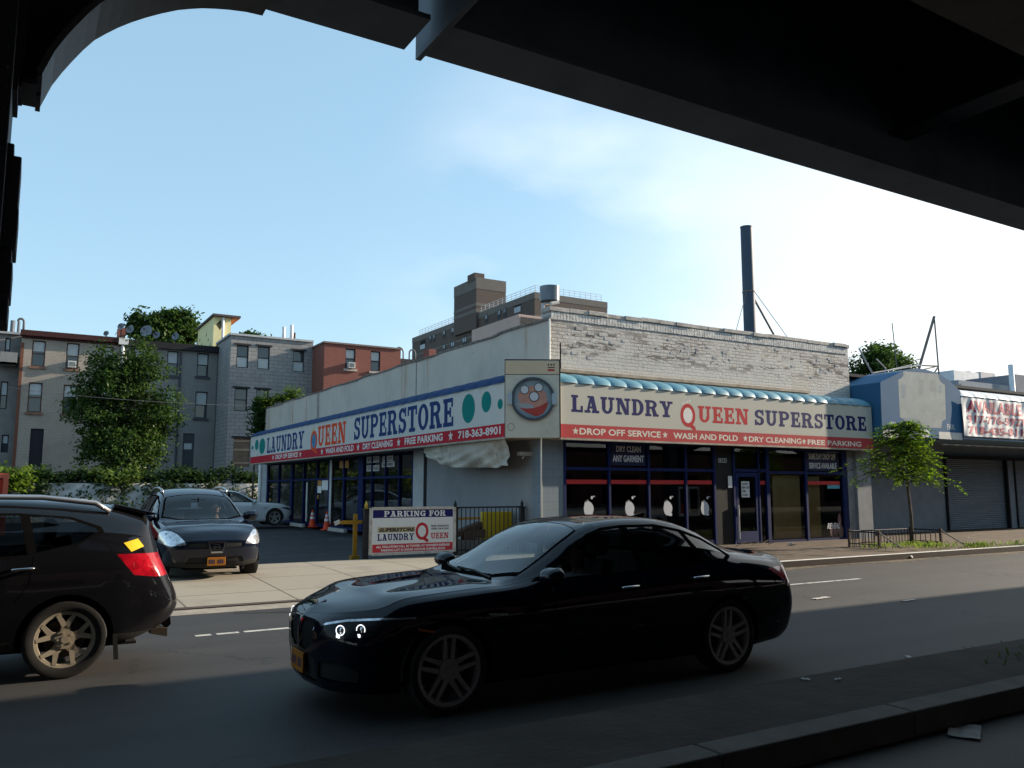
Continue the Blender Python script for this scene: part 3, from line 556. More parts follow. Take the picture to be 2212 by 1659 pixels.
# front shop window
P = lambda X0, Y0, X1, Y1: Board((X0, Y0, 0), (X1-X0, Y1-Y0, 0), (0,0,1))
def shopfront(mull, transom, zb, ztop, origin, axis, sill=.14):
    """mull: list of positions along the front; returns frame and panes as parts"""
    fr = MB(); o = origin
    def bx(mb_, a0, a1, z0, z1, d0, d1):
        if axis == 'x': mb_.box(a0, a1, o+d0, o+d1, z0, z1)
        else: mb_.box(o+d0, o+d1, a0, a1, z0, z1)
    for a, wd in mull: bx(fr, a-wd/2, a+wd/2, zb, ztop, -.02, .1)
    for (a, wa), (b, wb) in zip(mull, mull[1:]):
        bx(fr, a+wa/2, b-wb/2, transom-.04, transom+.04, -.01, .09); bx(fr, a+wa/2, b-wb/2, zb, zb+sill, -.01, .09); bx(fr, a+wa/2, b-wb/2, ztop-.06, ztop, -.01, .09)
    fr = fr.build('shopfront_frame', M_blue, st)
    for (a, wa), (b, wb) in zip(mull, mull[1:]):
        for z0, z1 in ((zb+sill, transom-.04), (transom+.04, ztop-.06)):
            p = MB(); a0, a1, h0, h1 = a+wa/2-.005, b-wb/2+.005, z0-.005, z1+.005; p.quad(*([(a0,o+.04,h0),(a1,o+.04,h0),(a1,o+.04,h1),(a0,o+.04,h1)] if axis == 'x' else [(o+.04,a1,h0),(o+.04,a0,h0),(o+.04,a0,h1),(o+.04,a1,h1)])); p.build('window_pane', M_glass, fr)
    return fr
shopfront([(11.85,.07),(13.26,.06),(14.58,.06),(15.91,.06),(16.98,.07)], 2.23, .15, 2.95, YS, 'x')
shopfront([(19.12,.13),(20.8,.09),(22.60,.22)], 2.2, .15, 2.92, YS, 'x', sill=.06)
mb = MB(); mb.box(17.02, 17.72, YS+.03, YS+.12, .15, 2.95); mb.build('dark_panel', mat('dark_painted_panel', (.012,.012,.014), .5, var=.2), st)
fr = MB(); fr.box(17.72, 17.8, YS, YS+.1, .15, 2.95); fr.box(17.8, 19.05, YS, YS+.09, 2.2, 2.29); fr.box(18.75, 18.8, YS, YS+.09, .15, 2.95); fr = fr.build('shopfront_frame', M_blue, st)
p = MB(); p.quad((17.8,YS+.045,2.29),(18.75,YS+.045,2.29),(18.75,YS+.045,2.9),(17.8,YS+.045,2.9)); p.build('window_pane', M_glass, fr)
p = MB(); p.quad((18.8,YS+.045,.2),(19.05,YS+.045,.2),(19.05,YS+.045,2.9),(18.8,YS+.045,2.9)); p.build('window_pane', M_glass, fr)
d = MB(); d.box(17.83, 17.93, YS+.01, YS+.07, .18, 2.18); d.box(18.62, 18.73, YS+.01, YS+.07, .18, 2.18); d.box(17.93, 18.62, YS+.01, YS+.07, 2.06, 2.18); d.box(17.93, 18.62, YS+.01, YS+.07, .18, .5)
dr = d.build('door', M_blue, st)
p = MB(); p.quad((17.925,YS+.04,.5),(18.625,YS+.04,.5),(18.625,YS+.04,2.06),(17.925,YS+.04,2.06)); p.build('door_glass', M_glass, dr)
p = MB(); p.cyl((17.86,YS-.03,.3), (17.86,YS-.03,1.25), .018, n=8); p.box(17.83,17.89,YS-.04,YS+.0,.95,1.15); p.build('handle', mat('bright_metal', (.6,.6,.58), .3, metal=.8), dr)
mb = MB(); mb.box(19.5, 20.7, 17.42, 17.45, .24, 2.12); mb.box(20.9, 21.6, 17.42, 17.45, .24, 2.1); mb.box(19.3,19.36,17.45,17.5,.2,2.2); mb.build('window_backing_board', mat('tan_board', (.72,.55,.28), .8, var=.12, scale=2), st)
mb = MB(); mb.box(16.08,16.86,17.75,17.8,.95,1.02); mb.box(16.08,16.86,17.75,17.8,1.72,1.78); [mb.box(x,x+.05,17.75,17.8,1.02,1.72) for x in (16.08,16.44,16.81)]; mb.build('white_rack', mat('rack_white', (.5,.5,.5), .6), st)
mb = MB(); mb.box(16.13,16.44,17.78,18.0,1.02,1.3); mb.build('red_goods', mat('red_goods', (.3,.03,.04), .6), st)
for k in range(6):
    x = 12.0+k*.74; mb = MB(); mb.box(x, x+.68, 18.6, 19.3, .14, 1.2); w_ = mb.build('washing_machine', mat('washer_grey', (.30,.31,.32), .5) if 'washer_grey' not in bpy.data.materials else bpy.data.materials['washer_grey'], st, bevel=.02)
    mb = MB(); mb.cyl((x+.34,18.6,.68),(x+.34,18.57,.68),.22,n=20); mb.build('round_door', M_dark, w_)
# marks on the glass
YG = YS+.03
bd = Board((0, YG, 0), (1,0,0), (0,0,1))
M_rv = mat('red_vinyl', (.48,.035,.035), .6)
for a, b in ((11.92,13.2),(13.32,14.52),(14.64,15.85),(15.97,16.9),(20.9,22.4),(18.82,19.04)): mb = MB(); bd.rect(mb, a, 1.84, b, 1.95, .0); mb.build('red_glass_stripe', M_rv, st)
M_film = mat('navy_film', (.010,.016,.055), .5)
for q in ((13.35,2.33,14.5,2.9),(20.9,2.28,22.4,2.85)): mb = MB(); bd.rect(mb, *q, .0); mb.build('transom_film', M_film, st)
M_wv = mat('white_vinyl', (.62,.62,.64), .6, var=.08)
for ts in ((('DRY CLEAN',13.52,2.68,14.35,2.84),('ANY GARMENT',13.4,2.42,14.45,2.6)),(('SAME DAY DROP OFF',21.0,2.62,22.25,2.8),('SERVICE AVAILABLE',21.0,2.34,22.28,2.52))):
    mb = MB(); [bd.text(mb, *q, .004, .03) for q in ts]; mb.build('window_lettering', M_wv, st)
def qblob(cx, cz):
    mb = MB()
    pts = [(cx+.155*math.cos(t), cz+.19*math.sin(t)*(1-.12*math.cos(t))) for t in [2*math.pi*i/24 for i in range(24)]]
    bd.poly(mb, pts, .003); bd.poly(mb, [(cx-.05,cz-.17),(cx+.05,cz-.15),(cx+.12,cz-.12),(cx+.15,cz-.16),(cx+.12,cz-.21),(cx+.03,cz-.2)], .0045)
    for k in range(4): bd.poly(mb, [(cx-.13+k*.035,cz+.12+.02*k),(cx-.105+k*.035,cz+.135+.02*k),(cx-.13+k*.03,cz+.19+.018*k)], .0035)
    bd.ell(mb, cx+.10, cz+.285, .036, .042, .003, 14); bd.ell(mb, cx+.155, cz+.315, .018, .02, .003, 10); bd.ell(mb, cx+.195, cz+.315, .010, .011, .003, 8)
    return mb.build('window_decal', mat('decal_white', (.5,.51,.54), .6, var=.06) if 'decal_white' not in bpy.data.materials else bpy.data.materials['decal_white'], st)
for q in ((380,560),(657,558),(915,556),(1165,555)):
    a = atY(z('J', *q), YG); qblob(a.x, a.z)
M_paper = mat('paper', (.68,.68,.66), .8, var=.06)
M_ink = mat('black_ink', (.03,.03,.03), .7)
mb = MB(); bd.rect(mb, 17.5, 1.75, 17.66, 2.08, .15); mb.build('door_notice', M_paper, st); mb = MB(); bd.rect(mb, 18.05, 1.47, 18.38, 1.93, .02); p = mb.build('door_notice', M_paper, st)
mb = MB(); bd.text(mb, 'HOURS', 18.08, 1.83, 18.3, 1.89, .04, .03); bd.text(mb, 'MON - SUN', 18.08, 1.72, 18.36, 1.79, .04, .03); bd.text(mb, 'OPEN', 18.08, 1.62, 18.22, 1.68, .04, .03); bd.text(mb, 'CLOSE', 18.08, 1.51, 18.28, 1.57, .04, .03)
mb.build('notice_print', M_ink, p)
mb = MB(); bd.rect(mb, 17.18, 2.46, 17.5, 2.58, .004); p = mb.build('number_plate', mat('plate_grey', (.45,.45,.45), .5), st)
mb = MB(); bd.text(mb, '1381', 17.21, 2.48, 17.47, 2.56, .008, .03); mb.build('house_number', M_ink, p)
mb = MB(); bd.rect(mb, 21.8, 1.72, 22.38, 1.83, .003); mb.build('blue_glass_sticker', mat('cyan_vinyl', (.1,.35,.45), .5), st)
mb = MB()
for (cx, cz, rx, rz_) in ((22.0,.38,.17,.17),(22.15,.5,.2,.13),(22.3,.75,.08,.2),(22.35,.4,.12,.2)): bd.ell(mb, cx, cz, rx, rz_, .002+.0006*cx%.002)
po = mb.build('window_poster', mat('poster_shade', (.16,.09,.09), .5, var=.6, scale=5), st)
mb = MB(); bd.text(mb, 'REVEAL', 21.7, .48, 22.3, .66, .008, .03, shear=.3); mb.build('poster_lettering', M_wv, po)
# side shop window
YM = [(24.95,.1),(26.1,.07),(27.3,.07),(28.6,.07),(29.7,.5),(31.6,.12),(33.4,.12),(35.0,.1),(36.9,.1),(38.8,.3),(41.0,.1),(43.1,.12)]
shopfront([(b, w_) for b, w_ in YM], 2.12, .14, 2.95, XS_, 'y', sill=.1)
bs = Board((XS_+.02, 0, 0), (0,-1,0), (0,0,1))   # x runs towards the street, so x = -Y
def yz(l, *q): a = atX(z(l, *q), XS_+.02); return -a.y, a.z
mb = MB()
for (a, b) in (((608,265),(658,343)),((567,315),(603,365))):
    mb = MB(); x0, z1 = yz('I', *a); x1, z0 = yz('I', *b); bs.rect(mb, x0, z0, x1, z1, .012); mb.build('paper_notice', M_paper, st)
mb = MB(); x0, z1 = yz('I',735,135); x1, z0 = yz('I',800,182); bs.rect(mb, x0, z0, x1, z1, .01); x0, z1 = yz('I',568,275); x1, z0 = yz('I',604,312); bs.ell(mb, (x0+x1)/2, z0+.1, (x1-x0)/2, .2, .01); x0, z1 = yz('I',562,378); x1, z0 = yz('I',582,408); bs.rect(mb, x0, z0, x1, z1, .01)
mb.build('orange_poster', mat('orange_print', (.38,.19,.05), .6, var=.2, scale=3), st)
mb = MB()
for rows in ((('SAME DAY',930,105,1020,143),('SERVICE',930,168,1020,205),('DRY CLEAN',1045,100,1120,132),('GARMENT',1040,142,1130,175))):
    t, a, b, c, d_ = rows; x0, z1 = yz('I', a, b); x1, z0 = yz('I', c, d_); bs.rect(mb, x0, z0, x1, z1, .008)
wp = mb.build('white_letter_panel', mat('pale_panel', (.5,.5,.5), .7), st)
mb = MB()
for rows in ((('SAME DAY DROP OFF',930,105,1020,143),('SERVICE AVAILABLE',930,168,1020,205),('DRY CLEAN',1045,100,1120,132),('ANY GARMENT',1040,142,1130,175))):
    t, a, b, c, d_ = rows; x0, z1 = yz('I', a, b); x1, z0 = yz('I', c, d_); bs.text(mb, t, x0+.08, z0+.04, x1-.08, z1-.04, .012, .02)
mb.build('panel_lettering', M_ink, wp)
mb = MB(); mb.box(XS_-.03, XS_-.02, 33.0, 33.25, .3, 2.9); mb.box(XS_-.03,XS_-.02, 36.2,36.4,.3,2.0); mb.build('white_mullion', mat('silver_mullion', (.45,.46,.47), .5, var=.15), st)
# conduit, camera bracket on the corner
mb = MB(); mb.tube([(XB-.03,YB-.02,6.1),(XB-.03,YB-.02,4.9),(XS_-.02,YS-.03,4.7),(XS_-.02,YS-.03,.2)], .022); mb.build('conduit', mat('white_conduit', (.6,.6,.58), .6), st, smooth=True)
a = atX(z('I',2110,85), XS_)
mb = MB(); mb.box(a.x-.35, a.x, a.y-.1, a.y+.1, a.z-.04, a.z+.05); mb.tube([(a.x,a.y,a.z),(a.x-.2,a.y-.05,a.z-.02),(a.x-.25,a.y,a.z-.12)], .02); mb.build('security_lamp', mat('lamp_grey', (.42,.40,.36), .6), st)

# ------------------------------------------------------------------ the two sign boards with scalloped awnings
M_cream = mat('cream_sign_face', (.475,.46,.40), .75, var=.05, scale=.8, dirt=(.45,.42,.36), dscale=.8, dlo=.5, dhi=.85)
M_pale = mat('pale_sign_face', (.52,.51,.485), .75, var=.04, scale=.8, dirt=(.42,.41,.38), dscale=.9, dlo=.55, dhi=.85)
M_navy = mat('navy_letter', (.014,.016,.10), .8, var=.08)
M_blue2 = mat('blue_letter', (.012,.04,.14), .8, var=.08)
M_red = mat('red_sign_band', (.42,.015,.03), .8, var=.06, scale=.8, dirt=(.34,.02,.03), dscale=1)
M_redf = mat('faded_red_band', (.42,.05,.055), .8, var=.08, scale=.8)
M_redl = mat('red_letter', (.45,.028,.035), .8)
M_oran = mat('orange_red_letter', (.62,.07,.02), .8)
M_teal = mat('teal_dot', (.0,.18,.165), .8)
M_cloth_t = mat('teal_blue_awning', (.10,.24,.32), .45, var=.12, scale=1.5, dirt=(.15,.30,.36), dscale=.8)
M_cloth_b = mat('blue_awning', (.012,.04,.115), .75, var=.15, scale=1.5)
def scallops(a0, a1, n, zlo, zhi, front, back, axis, mat_, parent):
    mb = MB()
    for k in range(n):
        s0 = a0+(a1-a0)*k/n; s1 = a0+(a1-a0)*(k+1)/n
        def fn(u, v):
            t = v*math.pi/2; puff = .04*math.sin(math.pi*u)**.7 if 0 < u < 1 else 0
            d = front+(back-front)*(1-math.cos(t)); h = zlo+(zhi-zlo)*math.sin(t)
            dn = puff*math.cos(t)*(1 if back < front else -1); dz = puff*math.sin(t)
            a = s0+(s1-s0)*u
            return (a, d+dn, h+dz) if axis == 'x' else (d+dn, a, h+dz)
        mb.grid(fn, 8, 6)
    return mb.build('awning', mat_, parent, smooth=True)
sg = thing('front_sign_board', 'long cream shop sign with navy and red lettering under pale teal scalloped awning', 'sign', (17.4, 16.8, 2.98), 'laundry sign boards')
YP = 16.8; zb0, zb1 = 2.97, 4.34; xa, xb_ = 11.42, 23.5
mb = MB(); mb.box(xa, xb_, YP, YP+.16, zb0, zb1); mb.build('face_panel', M_cream, sg)
mb = MB(); mb.box(xa, xb_, YP-.012, YP+.17, zb0-.05, zb0-.003); mb.box(xa, xb_, YP+.16, YB-.01, zb0-.03, zb0+.02); mb.box(xa, xa+.04, YP+.16, YB, zb0, zb1); mb.box(xb_-.04, xb_, YP+.16, YB, zb0, zb1); mb.build('frame', M_trim, sg)
mb = MB(); mb.box(xa, xb_, YP+.5, YB+.02, 4.56, 4.60); mb.box(xa+.2, xb_-2, YB-.09, YB, 4.72, 4.80); mb.build('flashing', mat('rusty_flashing', (.32,.26,.2), .7, var=.3, scale=3, dirt=(.16,.1,.06), dscale=2), sg)
scallops(xa+.02, xb_, 23, zb1, 4.615, YP, YB-.1, 'x', M_cloth_t, sg)
bf = Board((0, YP, 0), (1,0,0), (0,0,1))
mb = MB(); bf.rect(mb, xa, zb0, xb_, 3.305, .003); mb.build('red_band', M_redf, sg)
mb = MB(); bf.slab(mb, 'LAUNDRY', 11.76, 3.615, 15.08, 4.045, .005); mb.build('lettering', M_navy, sg); mb = MB(); bf.slab(mb, 'SUPERSTORE', 18.18, 3.535, 23.2, 3.99, .005); mb.build('lettering', M_navy, sg)
mb = MB(); bf.slab(mb, 'UEEN', 16.0, 3.53, 17.94, 3.985, .005); mb.build('red_lettering', M_redl, sg)
def qmark(bd_, cx, cz, rx, rz_, mr, mw, parent, inner=None, crown=None):
    mb = MB(); bd_.ring(mb, cx, cz, rx, rz_, rx*.62, rz_*.66, .005, 0, 360, 32); bd_.poly(mb, [(cx+rx*.1,cz-rz_*.95),(cx+rx*.5,cz-rz_*.7),(cx+rx*.95,cz-rz_*.95),(cx+rx*1.05,cz-rz_*1.2),(cx+rx*.75,cz-rz_*1.3),(cx+rx*.45,cz-rz_*1.1)], .0056); mb.build('letter_q', mr, parent)
    mb = MB(); bd_.ell(mb, cx, cz, rx*.63, rz_*.67, .004); mb.build('letter_q_centre', inner or mw, parent)
    mb = MB()
    for k in range(4):
        x0 = cx-rx*.75+k*rx*.3; z0 = cz+rz_*(.85+.1*k); bd_.poly(mb, [(x0,z0),(x0+rx*.28,z0+rz_*.06),(x0+rx*.06,z0+rz_*.32)], .0062)
    mb.build('crown_mark', crown or mw, parent)
qmark(bf, 15.62, 3.70, .27, .32, M_redl, mat('sign_white', (.66,.65,.63), .5), sg)
M_tx = mat('sign_text_cream', (.62,.58,.5), .5)
for c in (11.88, 14.79, 17.78, 20.24): mb = MB(); bf.star(mb, c, 3.14 if c < 20 else 3.12, .1, .006); mb.build('star_mark', M_tx, sg)
for q in (('DROP OFF SERVICE',12.0,3.06,14.64,3.225),('WASH AND FOLD',15.08,3.05,17.48,3.215),('DRY CLEANING',17.92,3.045,20.12,3.205),('FREE PARKING',20.4,3.035,22.9,3.19)): mb = MB(); bf.text(mb, *q, .006, .025); mb.build('band_lettering', M_tx, sg)

sl = thing('side_sign_board', 'very long shop sign along the car park with teal dots under dark blue awning', 'sign', (10.25, 30, 2.98), 'laundry sign boards')
XP = 10.25; y0_, y1_ = 17.45, 43.15; zs0, zs1 = 2.985, 4.33
mb = MB(); mb.box(XP, XP+.16, y0_, y1_, zs0, zs1); mb.build('face_panel', M_pale, sl)
mb = MB(); mb.box(XP-.012, XP+.17, y0_, y1_, zs0-.05, zs0-.003); mb.box(XP+.16, XB, y0_, y1_, zs0-.03, zs0+.02); mb.box(XP+.16, XB, y1_-.04, y1_, zs0, zs1); mb.build('frame', M_trim, sl)
scallops(y0_, y1_, 34, zs1, 4.70, XP, XB-.1, 'y', M_cloth_b, sl)
bl = Board((XP, 0, 0), (0,-1,0), (0,0,1))
mb = MB(); bl.rect(mb, -y1_, zs0, -y0_, 3.318, .003); mb.build('red_band', M_red, sl)
mb = MB(); bl.slab(mb, 'LAUNDRY', -39.95, 3.40, -34.05, 4.13, .006); mb.build('lettering', M_blue2, sl); mb = MB(); bl.slab(mb, 'SUPERSTORE', -28.1, 3.43, -20.28, 4.22, .006, gap=.08); mb.build('lettering', M_blue2, sl)
mb = MB(); bl.slab(mb, 'UEEN', -32.2, 3.38, -28.95, 4.18, .006); mb.build('orange_lettering', M_oran, sl)
qmark(bl, -32.72, 3.63, .44, .42, M_oran, mat('sign_white2', (.66,.65,.63), .5), sl, inner=mat('blue_centre', (.05,.19,.36), .5, var=.3, scale=6), crown=mat('yellow_crown', (.7,.42,.08), .5))
mb = MB()
for y, zz, r0, r1 in ((42.78,3.78,.2,.1),(41.95,3.89,.36,.26),(40.87,3.78,.56,.385),(19.41,3.84,.37,.39),(18.43,3.93,.26,.27),(17.72,3.81,.13,.13)): mb = MB(); bl.ell(mb, -y, zz, r0, r1, .004); mb.build('teal_dot', M_teal, sl)
M_tw = mat('sign_text_white', (.62,.60,.57), .8)
for y in (38.8,34.5,31.65,27.65,24.07,20.45): mb = MB(); bl.star(mb, -y, 3.16, .15, .006); mb.build('star_mark', M_tw, sl)
for t, a, b in (('DROP OFF SERVICE',38.4,34.85),('WASH AND FOLD',31.2,28.1),('DRY CLEANING',27.2,24.56),('FREE PARKING',23.6,20.95),('718-363-8901',20.0,17.7)): mb = MB(); bl.text(mb, t, -a, 3.06, -b, 3.27, .006, .03); mb.build('band_lettering', M_tw, sl)

# ------------------------------------------------------------------ washing machine shaped corner box
wm = thing('washing_machine_sign', 'corner sign box shaped as a front loading washing machine with round door', 'sign', (10.8, 17.1, 2.98))
A0, A1 = V((10.2,17.42,2.96)), V((11.4,16.74,2.96)); U = (A1-A0).normalized(); Wd = (A1-A0).length; Hh = 1.93
bw = Board(A0, U, (0,0,1)); Nn = bw.N
mb = MB(); mb.obox(A0, U*Wd, -Nn*.5, V((0,0,Hh))); mb.build('cabinet', mat('machine_cream', (.60,.55,.45), .45, var=.06, scale=1, dirt=(.4,.36,.3), dscale=1.2, dlo=.5, dhi=.8), wm)
k = Wd/457; kv = Hh/620
def W2(x, y): return ((x-966)*k, Hh-(y-820)*kv)
mb = MB(); a, b = W2(972,832), W2(1414,936); bw.rect(mb, a[0], b[1], b[0], a[1], .003); mb.build('control_panel', mat('panel_peach', (.62,.47,.32), .45, var=.06), wm)  # peach tint stands in for sunlight glowing through the sign box
mb = MB()
for x in (1325,1347,1369): c = W2(x,862); bw.ell(mb, c[0], c[1], .022, .025, .006, 12)
a, b = W2(1318,880), W2(1376,888); bw.rect(mb, a[0], b[1], b[0], a[1], .006); a, b = W2(968,938), W2(1418,943); bw.rect(mb, a[0], b[1], b[0], a[1], .006)
for q in ((966,818,972,1440),(1412,818,1422,1440),(966,818,1422,828)): a, b = W2(q[0],q[1]), W2(q[2],q[3]); bw.rect(mb, a[0], b[1], b[0], a[1], .005)
c = W2(1018,1357); bw.ring(mb, c[0], c[1], .088, .092, .078, .082, .005); mb.build('knobs_and_lines', mat('dark_line', (.05,.035,.03), .5), wm)
mb = MB(); a, b = W2(1318,898), W2(1376,912); bw.rect(mb, a[0], b[1], b[0], a[1], .006); mb.build('red_bar', M_redl, wm)
c = W2(1196,1135); R0 = 178*k
def disc(r, d0, d1, name, m_, par, r_in=0):
    mb = MB(); n = 40; pr = []
    for i in range(n): t = 2*math.pi*i/n; pr.append((math.cos(t), math.sin(t)))
    for i in range(n):
        a, b = pr[i], pr[(i+1) % n]; f = lambda q, r_, d: bw.p(c[0]+q[0]*r_, c[1]+q[1]*r_*1.0, d*4)
        mb.quad(f(a,r,d0), f(b,r,d0), f(b,r,d1), f(a,r,d1)); mb.quad(f(a,r_in,d1), f(a,r,d1), f(b,r,d1), f(b,r_in,d1)) if r_in else mb.quad(f(a,r,d1), f(b,r,d1), bw.p(c[0],c[1],d1*4))
        if r_in: mb.quad(f(a,r_in,d1), f(b,r_in,d1), f(b,r_in,d0), f(a,r_in,d0))
    return mb.build(name, m_, par)
rg = disc(R0, 0, .07, 'door_ring', mat('door_ring_grey', (.075,.085,.10), .4, var=.2, scale=4), wm, R0*.88)
disc(R0*.88, 0, .02, 'door_glass', mat('door_glass_grey', (.24,.30,.33), .3, var=.25, scale=3), rg)
mb = MB()
for x0, x1 in ((990,1026),(1352,1388)): a, b = W2(x0,1092), W2(x1,1180); bw.p; mb.obox(bw.p(a[0], b[1], 0), U*(b[0]-a[0]), V((0,0,a[1]-b[1])), Nn*.06)
mb.build('door_hinge', mat('hinge_grey', (.36,.42,.46), .4), wm)
# laundry seen through the round door: pink cloth heap, suds, red cloth, white bubbles
def blob(pts, o, nme, m_): mb = MB(); bw.poly(mb, [W2(*q) for q in pts], o*4); return mb.build(nme, m_, rg)
blob([(1072,1120),(1085,1075),(1130,1040),(1195,1030),(1260,1050),(1300,1085),(1312,1140),(1300,1185),(1240,1210),(1160,1205),(1100,1180)], .022, 'pink_cloth', mat('pink_cloth', (.50,.25,.19), .7, var=.12, scale=5))
blob([(1045,1175),(1075,1160),(1110,1172),(1150,1168),(1195,1185),(1215,1215),(1185,1235),(1120,1235),(1065,1215)], .0235, 'suds', mat('suds_grey', (.34,.35,.35), .7, var=.15, scale=6))
blob([(1082,1205),(1140,1212),(1200,1208),(1260,1190),(1320,1155),(1312,1200),(1280,1250),(1225,1275),(1190,1262),(1140,1240)], .025, 'red_cloth', mat('red_cloth', (.42,.06,.05), .7, var=.15, scale=5))
M_bub = mat('bubble_white', (.58,.58,.6), .4)
for (x, y, r) in ((1128,1062,38),(1243,1043,38),(1206,1117,42)):
    q = W2(x,y); mb = MB(); bw.ell(mb, q[0], q[1], r*k, r*k, .105+.002*(x % 3), 22); mb.build('white_bubble', M_bub, rg)
    mb = MB(); bw.ring(mb, q[0], q[1], r*k, r*k, r*k*.86, r*k*.86, .118, 0, 360, 22); mb.build('bubble_outline', M_ink, rg)

# ------------------------------------------------------------------ torn canvas hanging under the side sign
cx = XP+.12
prof = [(1308,38,0.0),(1340,90,.06),(1400,125,.12),(1470,163,.2),(1560,180,.26),(1660,180,.3),(1760,181,.32),(1835,182,.35),(1850,164,.36),(1925,168,.4)]
bot = [atX(z('I', a, b), cx) for a, b, _ in prof]
mb = MB(); nU = 36
def tarp(u, v):
    t = u*(len(bot)-1); i = min(int(t), len(bot)-2); f = t-i; p = bot[i].lerp(bot[i+1], f); zt_ = 2.97
    zz = zt_+(p.z-zt_)*v
    return (cx+.10*math.sin(7*u+3*v)*v+.05*math.sin(23*u-5*v)*v+.035*math.sin(41*u+17*v)*v+.12*v, p.y+.05*math.sin(9*v+14*u)*v, zz)
mb.grid(tarp, 60, 16)
tp = mb.build('torn_canvas', mat('dirty_canvas', (.46,.42,.36), .8, var=.18, scale=2.5, dirt=(.28,.24,.19), dscale=1.5), smooth=True)
tag(tp, 'crumpled off white canvas hanging torn below the side sign near the corner', 'canvas')
# ------------------------------------------------------------------ neighbour shop with the domed awning
nb = thing('shuttered_shop', 'grey blue shop with closed roller shutters right of the laundry', 'shop', (31, 18.7, 0))
M_nw = mat('blue_grey_render', (.22,.25,.285), .85, var=.12, scale=2, dirt=(.2,.22,.24), dscale=1.2)
mb = MB(); mb.box(23.75, 30.3, 18.7, 19.0, 0, 4.9); mb.box(30.3, 60, 18.75, 19.0, 2.95, 4.6); mb.box(34.42, 34.95, 18.6, 18.9, 0, 2.97); mb.box(23.75, 60, 19.0, 32, 4.5, 4.6); mb.box(59.8, 60, 19, 32, 0, 4.5); mb.box(23.75,60,32,32.2,0,4.6); mb.build('wall', M_nw, nb)
mb = MB(); mb.box(30.28, 30.36, 18.62, 18.74, .1, 2.97); mb.box(34.36, 34.44, 18.55, 18.7, .1, 2.97); mb.box(34.93,35.0,18.55,18.7,.1,2.97); mb.box(30.3,60,18.5,18.74,2.85,2.97); mb.build('shutter_guide', M_dark, nb)
M_sh = mat('shutter_grey', (.21,.245,.285), .6, var=.12, scale=1.5, dirt=(.15,.17,.19), dscale=1.5)
for a, b in ((30.36,34.36),(35.0,39.2),(39.4,43.6)):
    mb = MB(); n = 38
    mb.grid(lambda u, v: (a+(b-a)*u, 18.73-.035*abs(math.sin(v*math.pi*n)), .15+v*2.72), 1, n*6); mb.build('roller_shutter', M_sh, nb)
M_dome = mat('dome_blue', (.03,.11,.22), .8, var=.08, scale=1, dirt=(.042,.13,.245), dscale=.8)
M_domes = M_dome
da = thing('domed_awning', 'blue domed awning with a faded bathroom picture and oval number plate', 'awning', (25.8, 16.5, 3.3))
YD = 16.5
out_ = [(682,1182),(660,590),(700,568),(780,530),(840,498),(900,470),(970,450),(1050,440),(1130,447),(1200,465),(1270,490),(1330,522),(1390,562),(1440,602),(1490,650),(1527,692),(1557,1200)]
pts = [atY(z('E', *q), YD) for q in out_]
mb = MB(); mb.prism([(p.x, YD, p.z) for p in pts], (0, 2.19, 0)); mb.build('canopy', M_dome, da, auto=40)
bdm = Board((0, YD, 0), (1,0,0), (0,0,1))
def zl(*q): a = atY(z('E', *q), YD); return a.x, a.z
pic = [(908,470),(1285,500),(1290,545),(1310,585),(1358,620),(1368,985),(1330,1010),(1318,1085),(940,1070),(930,1020),(905,985),(872,965),(853,565),(890,540),(908,515)]
def blobE(pts_, o, nme, m_, par): m2 = MB(); bdm.poly(m2, [zl(*q) for q in pts_], o); return m2.build(nme, m_, par)
pp = blobE(pic, .004, 'faded_picture', mat('faded_beige', (.32,.345,.34), .8, var=.15, scale=2.5), da)
cx_, cy_ = 1112, 780
blobE([((x-cx_)*.955+cx_, (y-cy_)*.96+cy_) for x, y in pic], .003, 'picture_ground', mat('faded_ground', (.27,.305,.32), .8, var=.2, scale=1.6), pp)
pale = mat('faded_cream', (.315,.345,.345), .8, var=.08); tan_ = mat('faded_tan', (.275,.295,.30), .8, var=.1); bl_ = mat('faded_blue', (.24,.285,.32), .8)
for i, (q, m_) in enumerate((([(1075,560),(1125,560),(1130,700),(1100,740),(1070,700)], tan_), ([(1030,570),(1060,560),(1060,720),(1035,740)], pale), ([(1130,560),(1170,560),(1190,760),(1150,740)], pale),
    ([(885,610),(935,620),(930,760),(890,765)], bl_), ([(1290,620),(1322,625),(1322,710),(1292,705)], bl_), ([(1190,560),(1260,565),(1262,690),(1196,690)], tan_),
    ([(925,790),(1085,800),(1085,870),(1010,890),(985,950),(935,880)], pale), ([(1130,820),(1300,770),(1345,800),(1330,900),(1270,950),(1220,890),(1140,880)], pale),
    ([(1090,930),(1230,945),(1225,985),(1190,1000),(1195,1070),(1125,1060),(1125,995),(1095,970)], pale), ([(900,970),(1060,980),(1060,1050),(950,1060)], bl_))):
    blobE(q, .0045+.0004*i, 'picture_detail', m_, pp)
mb = MB()
for q0, q1 in (((688,1095),(955,1108)),((1292,1120),(1545,1140))):
    a, b = zl(q0[0], q0[1]), zl(q1[0], q1[1]); c = zl(q0[0]+2, 1178 if q0[0] < 1000 else 1200)
    bdm.rect(mb, a[0], c[1], b[0], a[1]-.01, .006)
mb.build('painted_out_patch', mat('white_patch', (.62,.6,.57), .7, var=.1, scale=5, dirt=(.4,.38,.35), dscale=4, dlo=.6, dhi=.7), da)
ov = MB(); c = zl(1135,1142); bdm.ell(ov, c[0], c[1], .30, .155, .007); ov = ov.build('number_oval', mat('oval_white', (.6,.62,.62), .6), da)
mb = MB(); bdm.text(mb, '1382', c[0]-.22, c[1]-.055, c[0]+.22, c[1]+.055, .012, .02); mb.build('house_number', M_ink, ov)
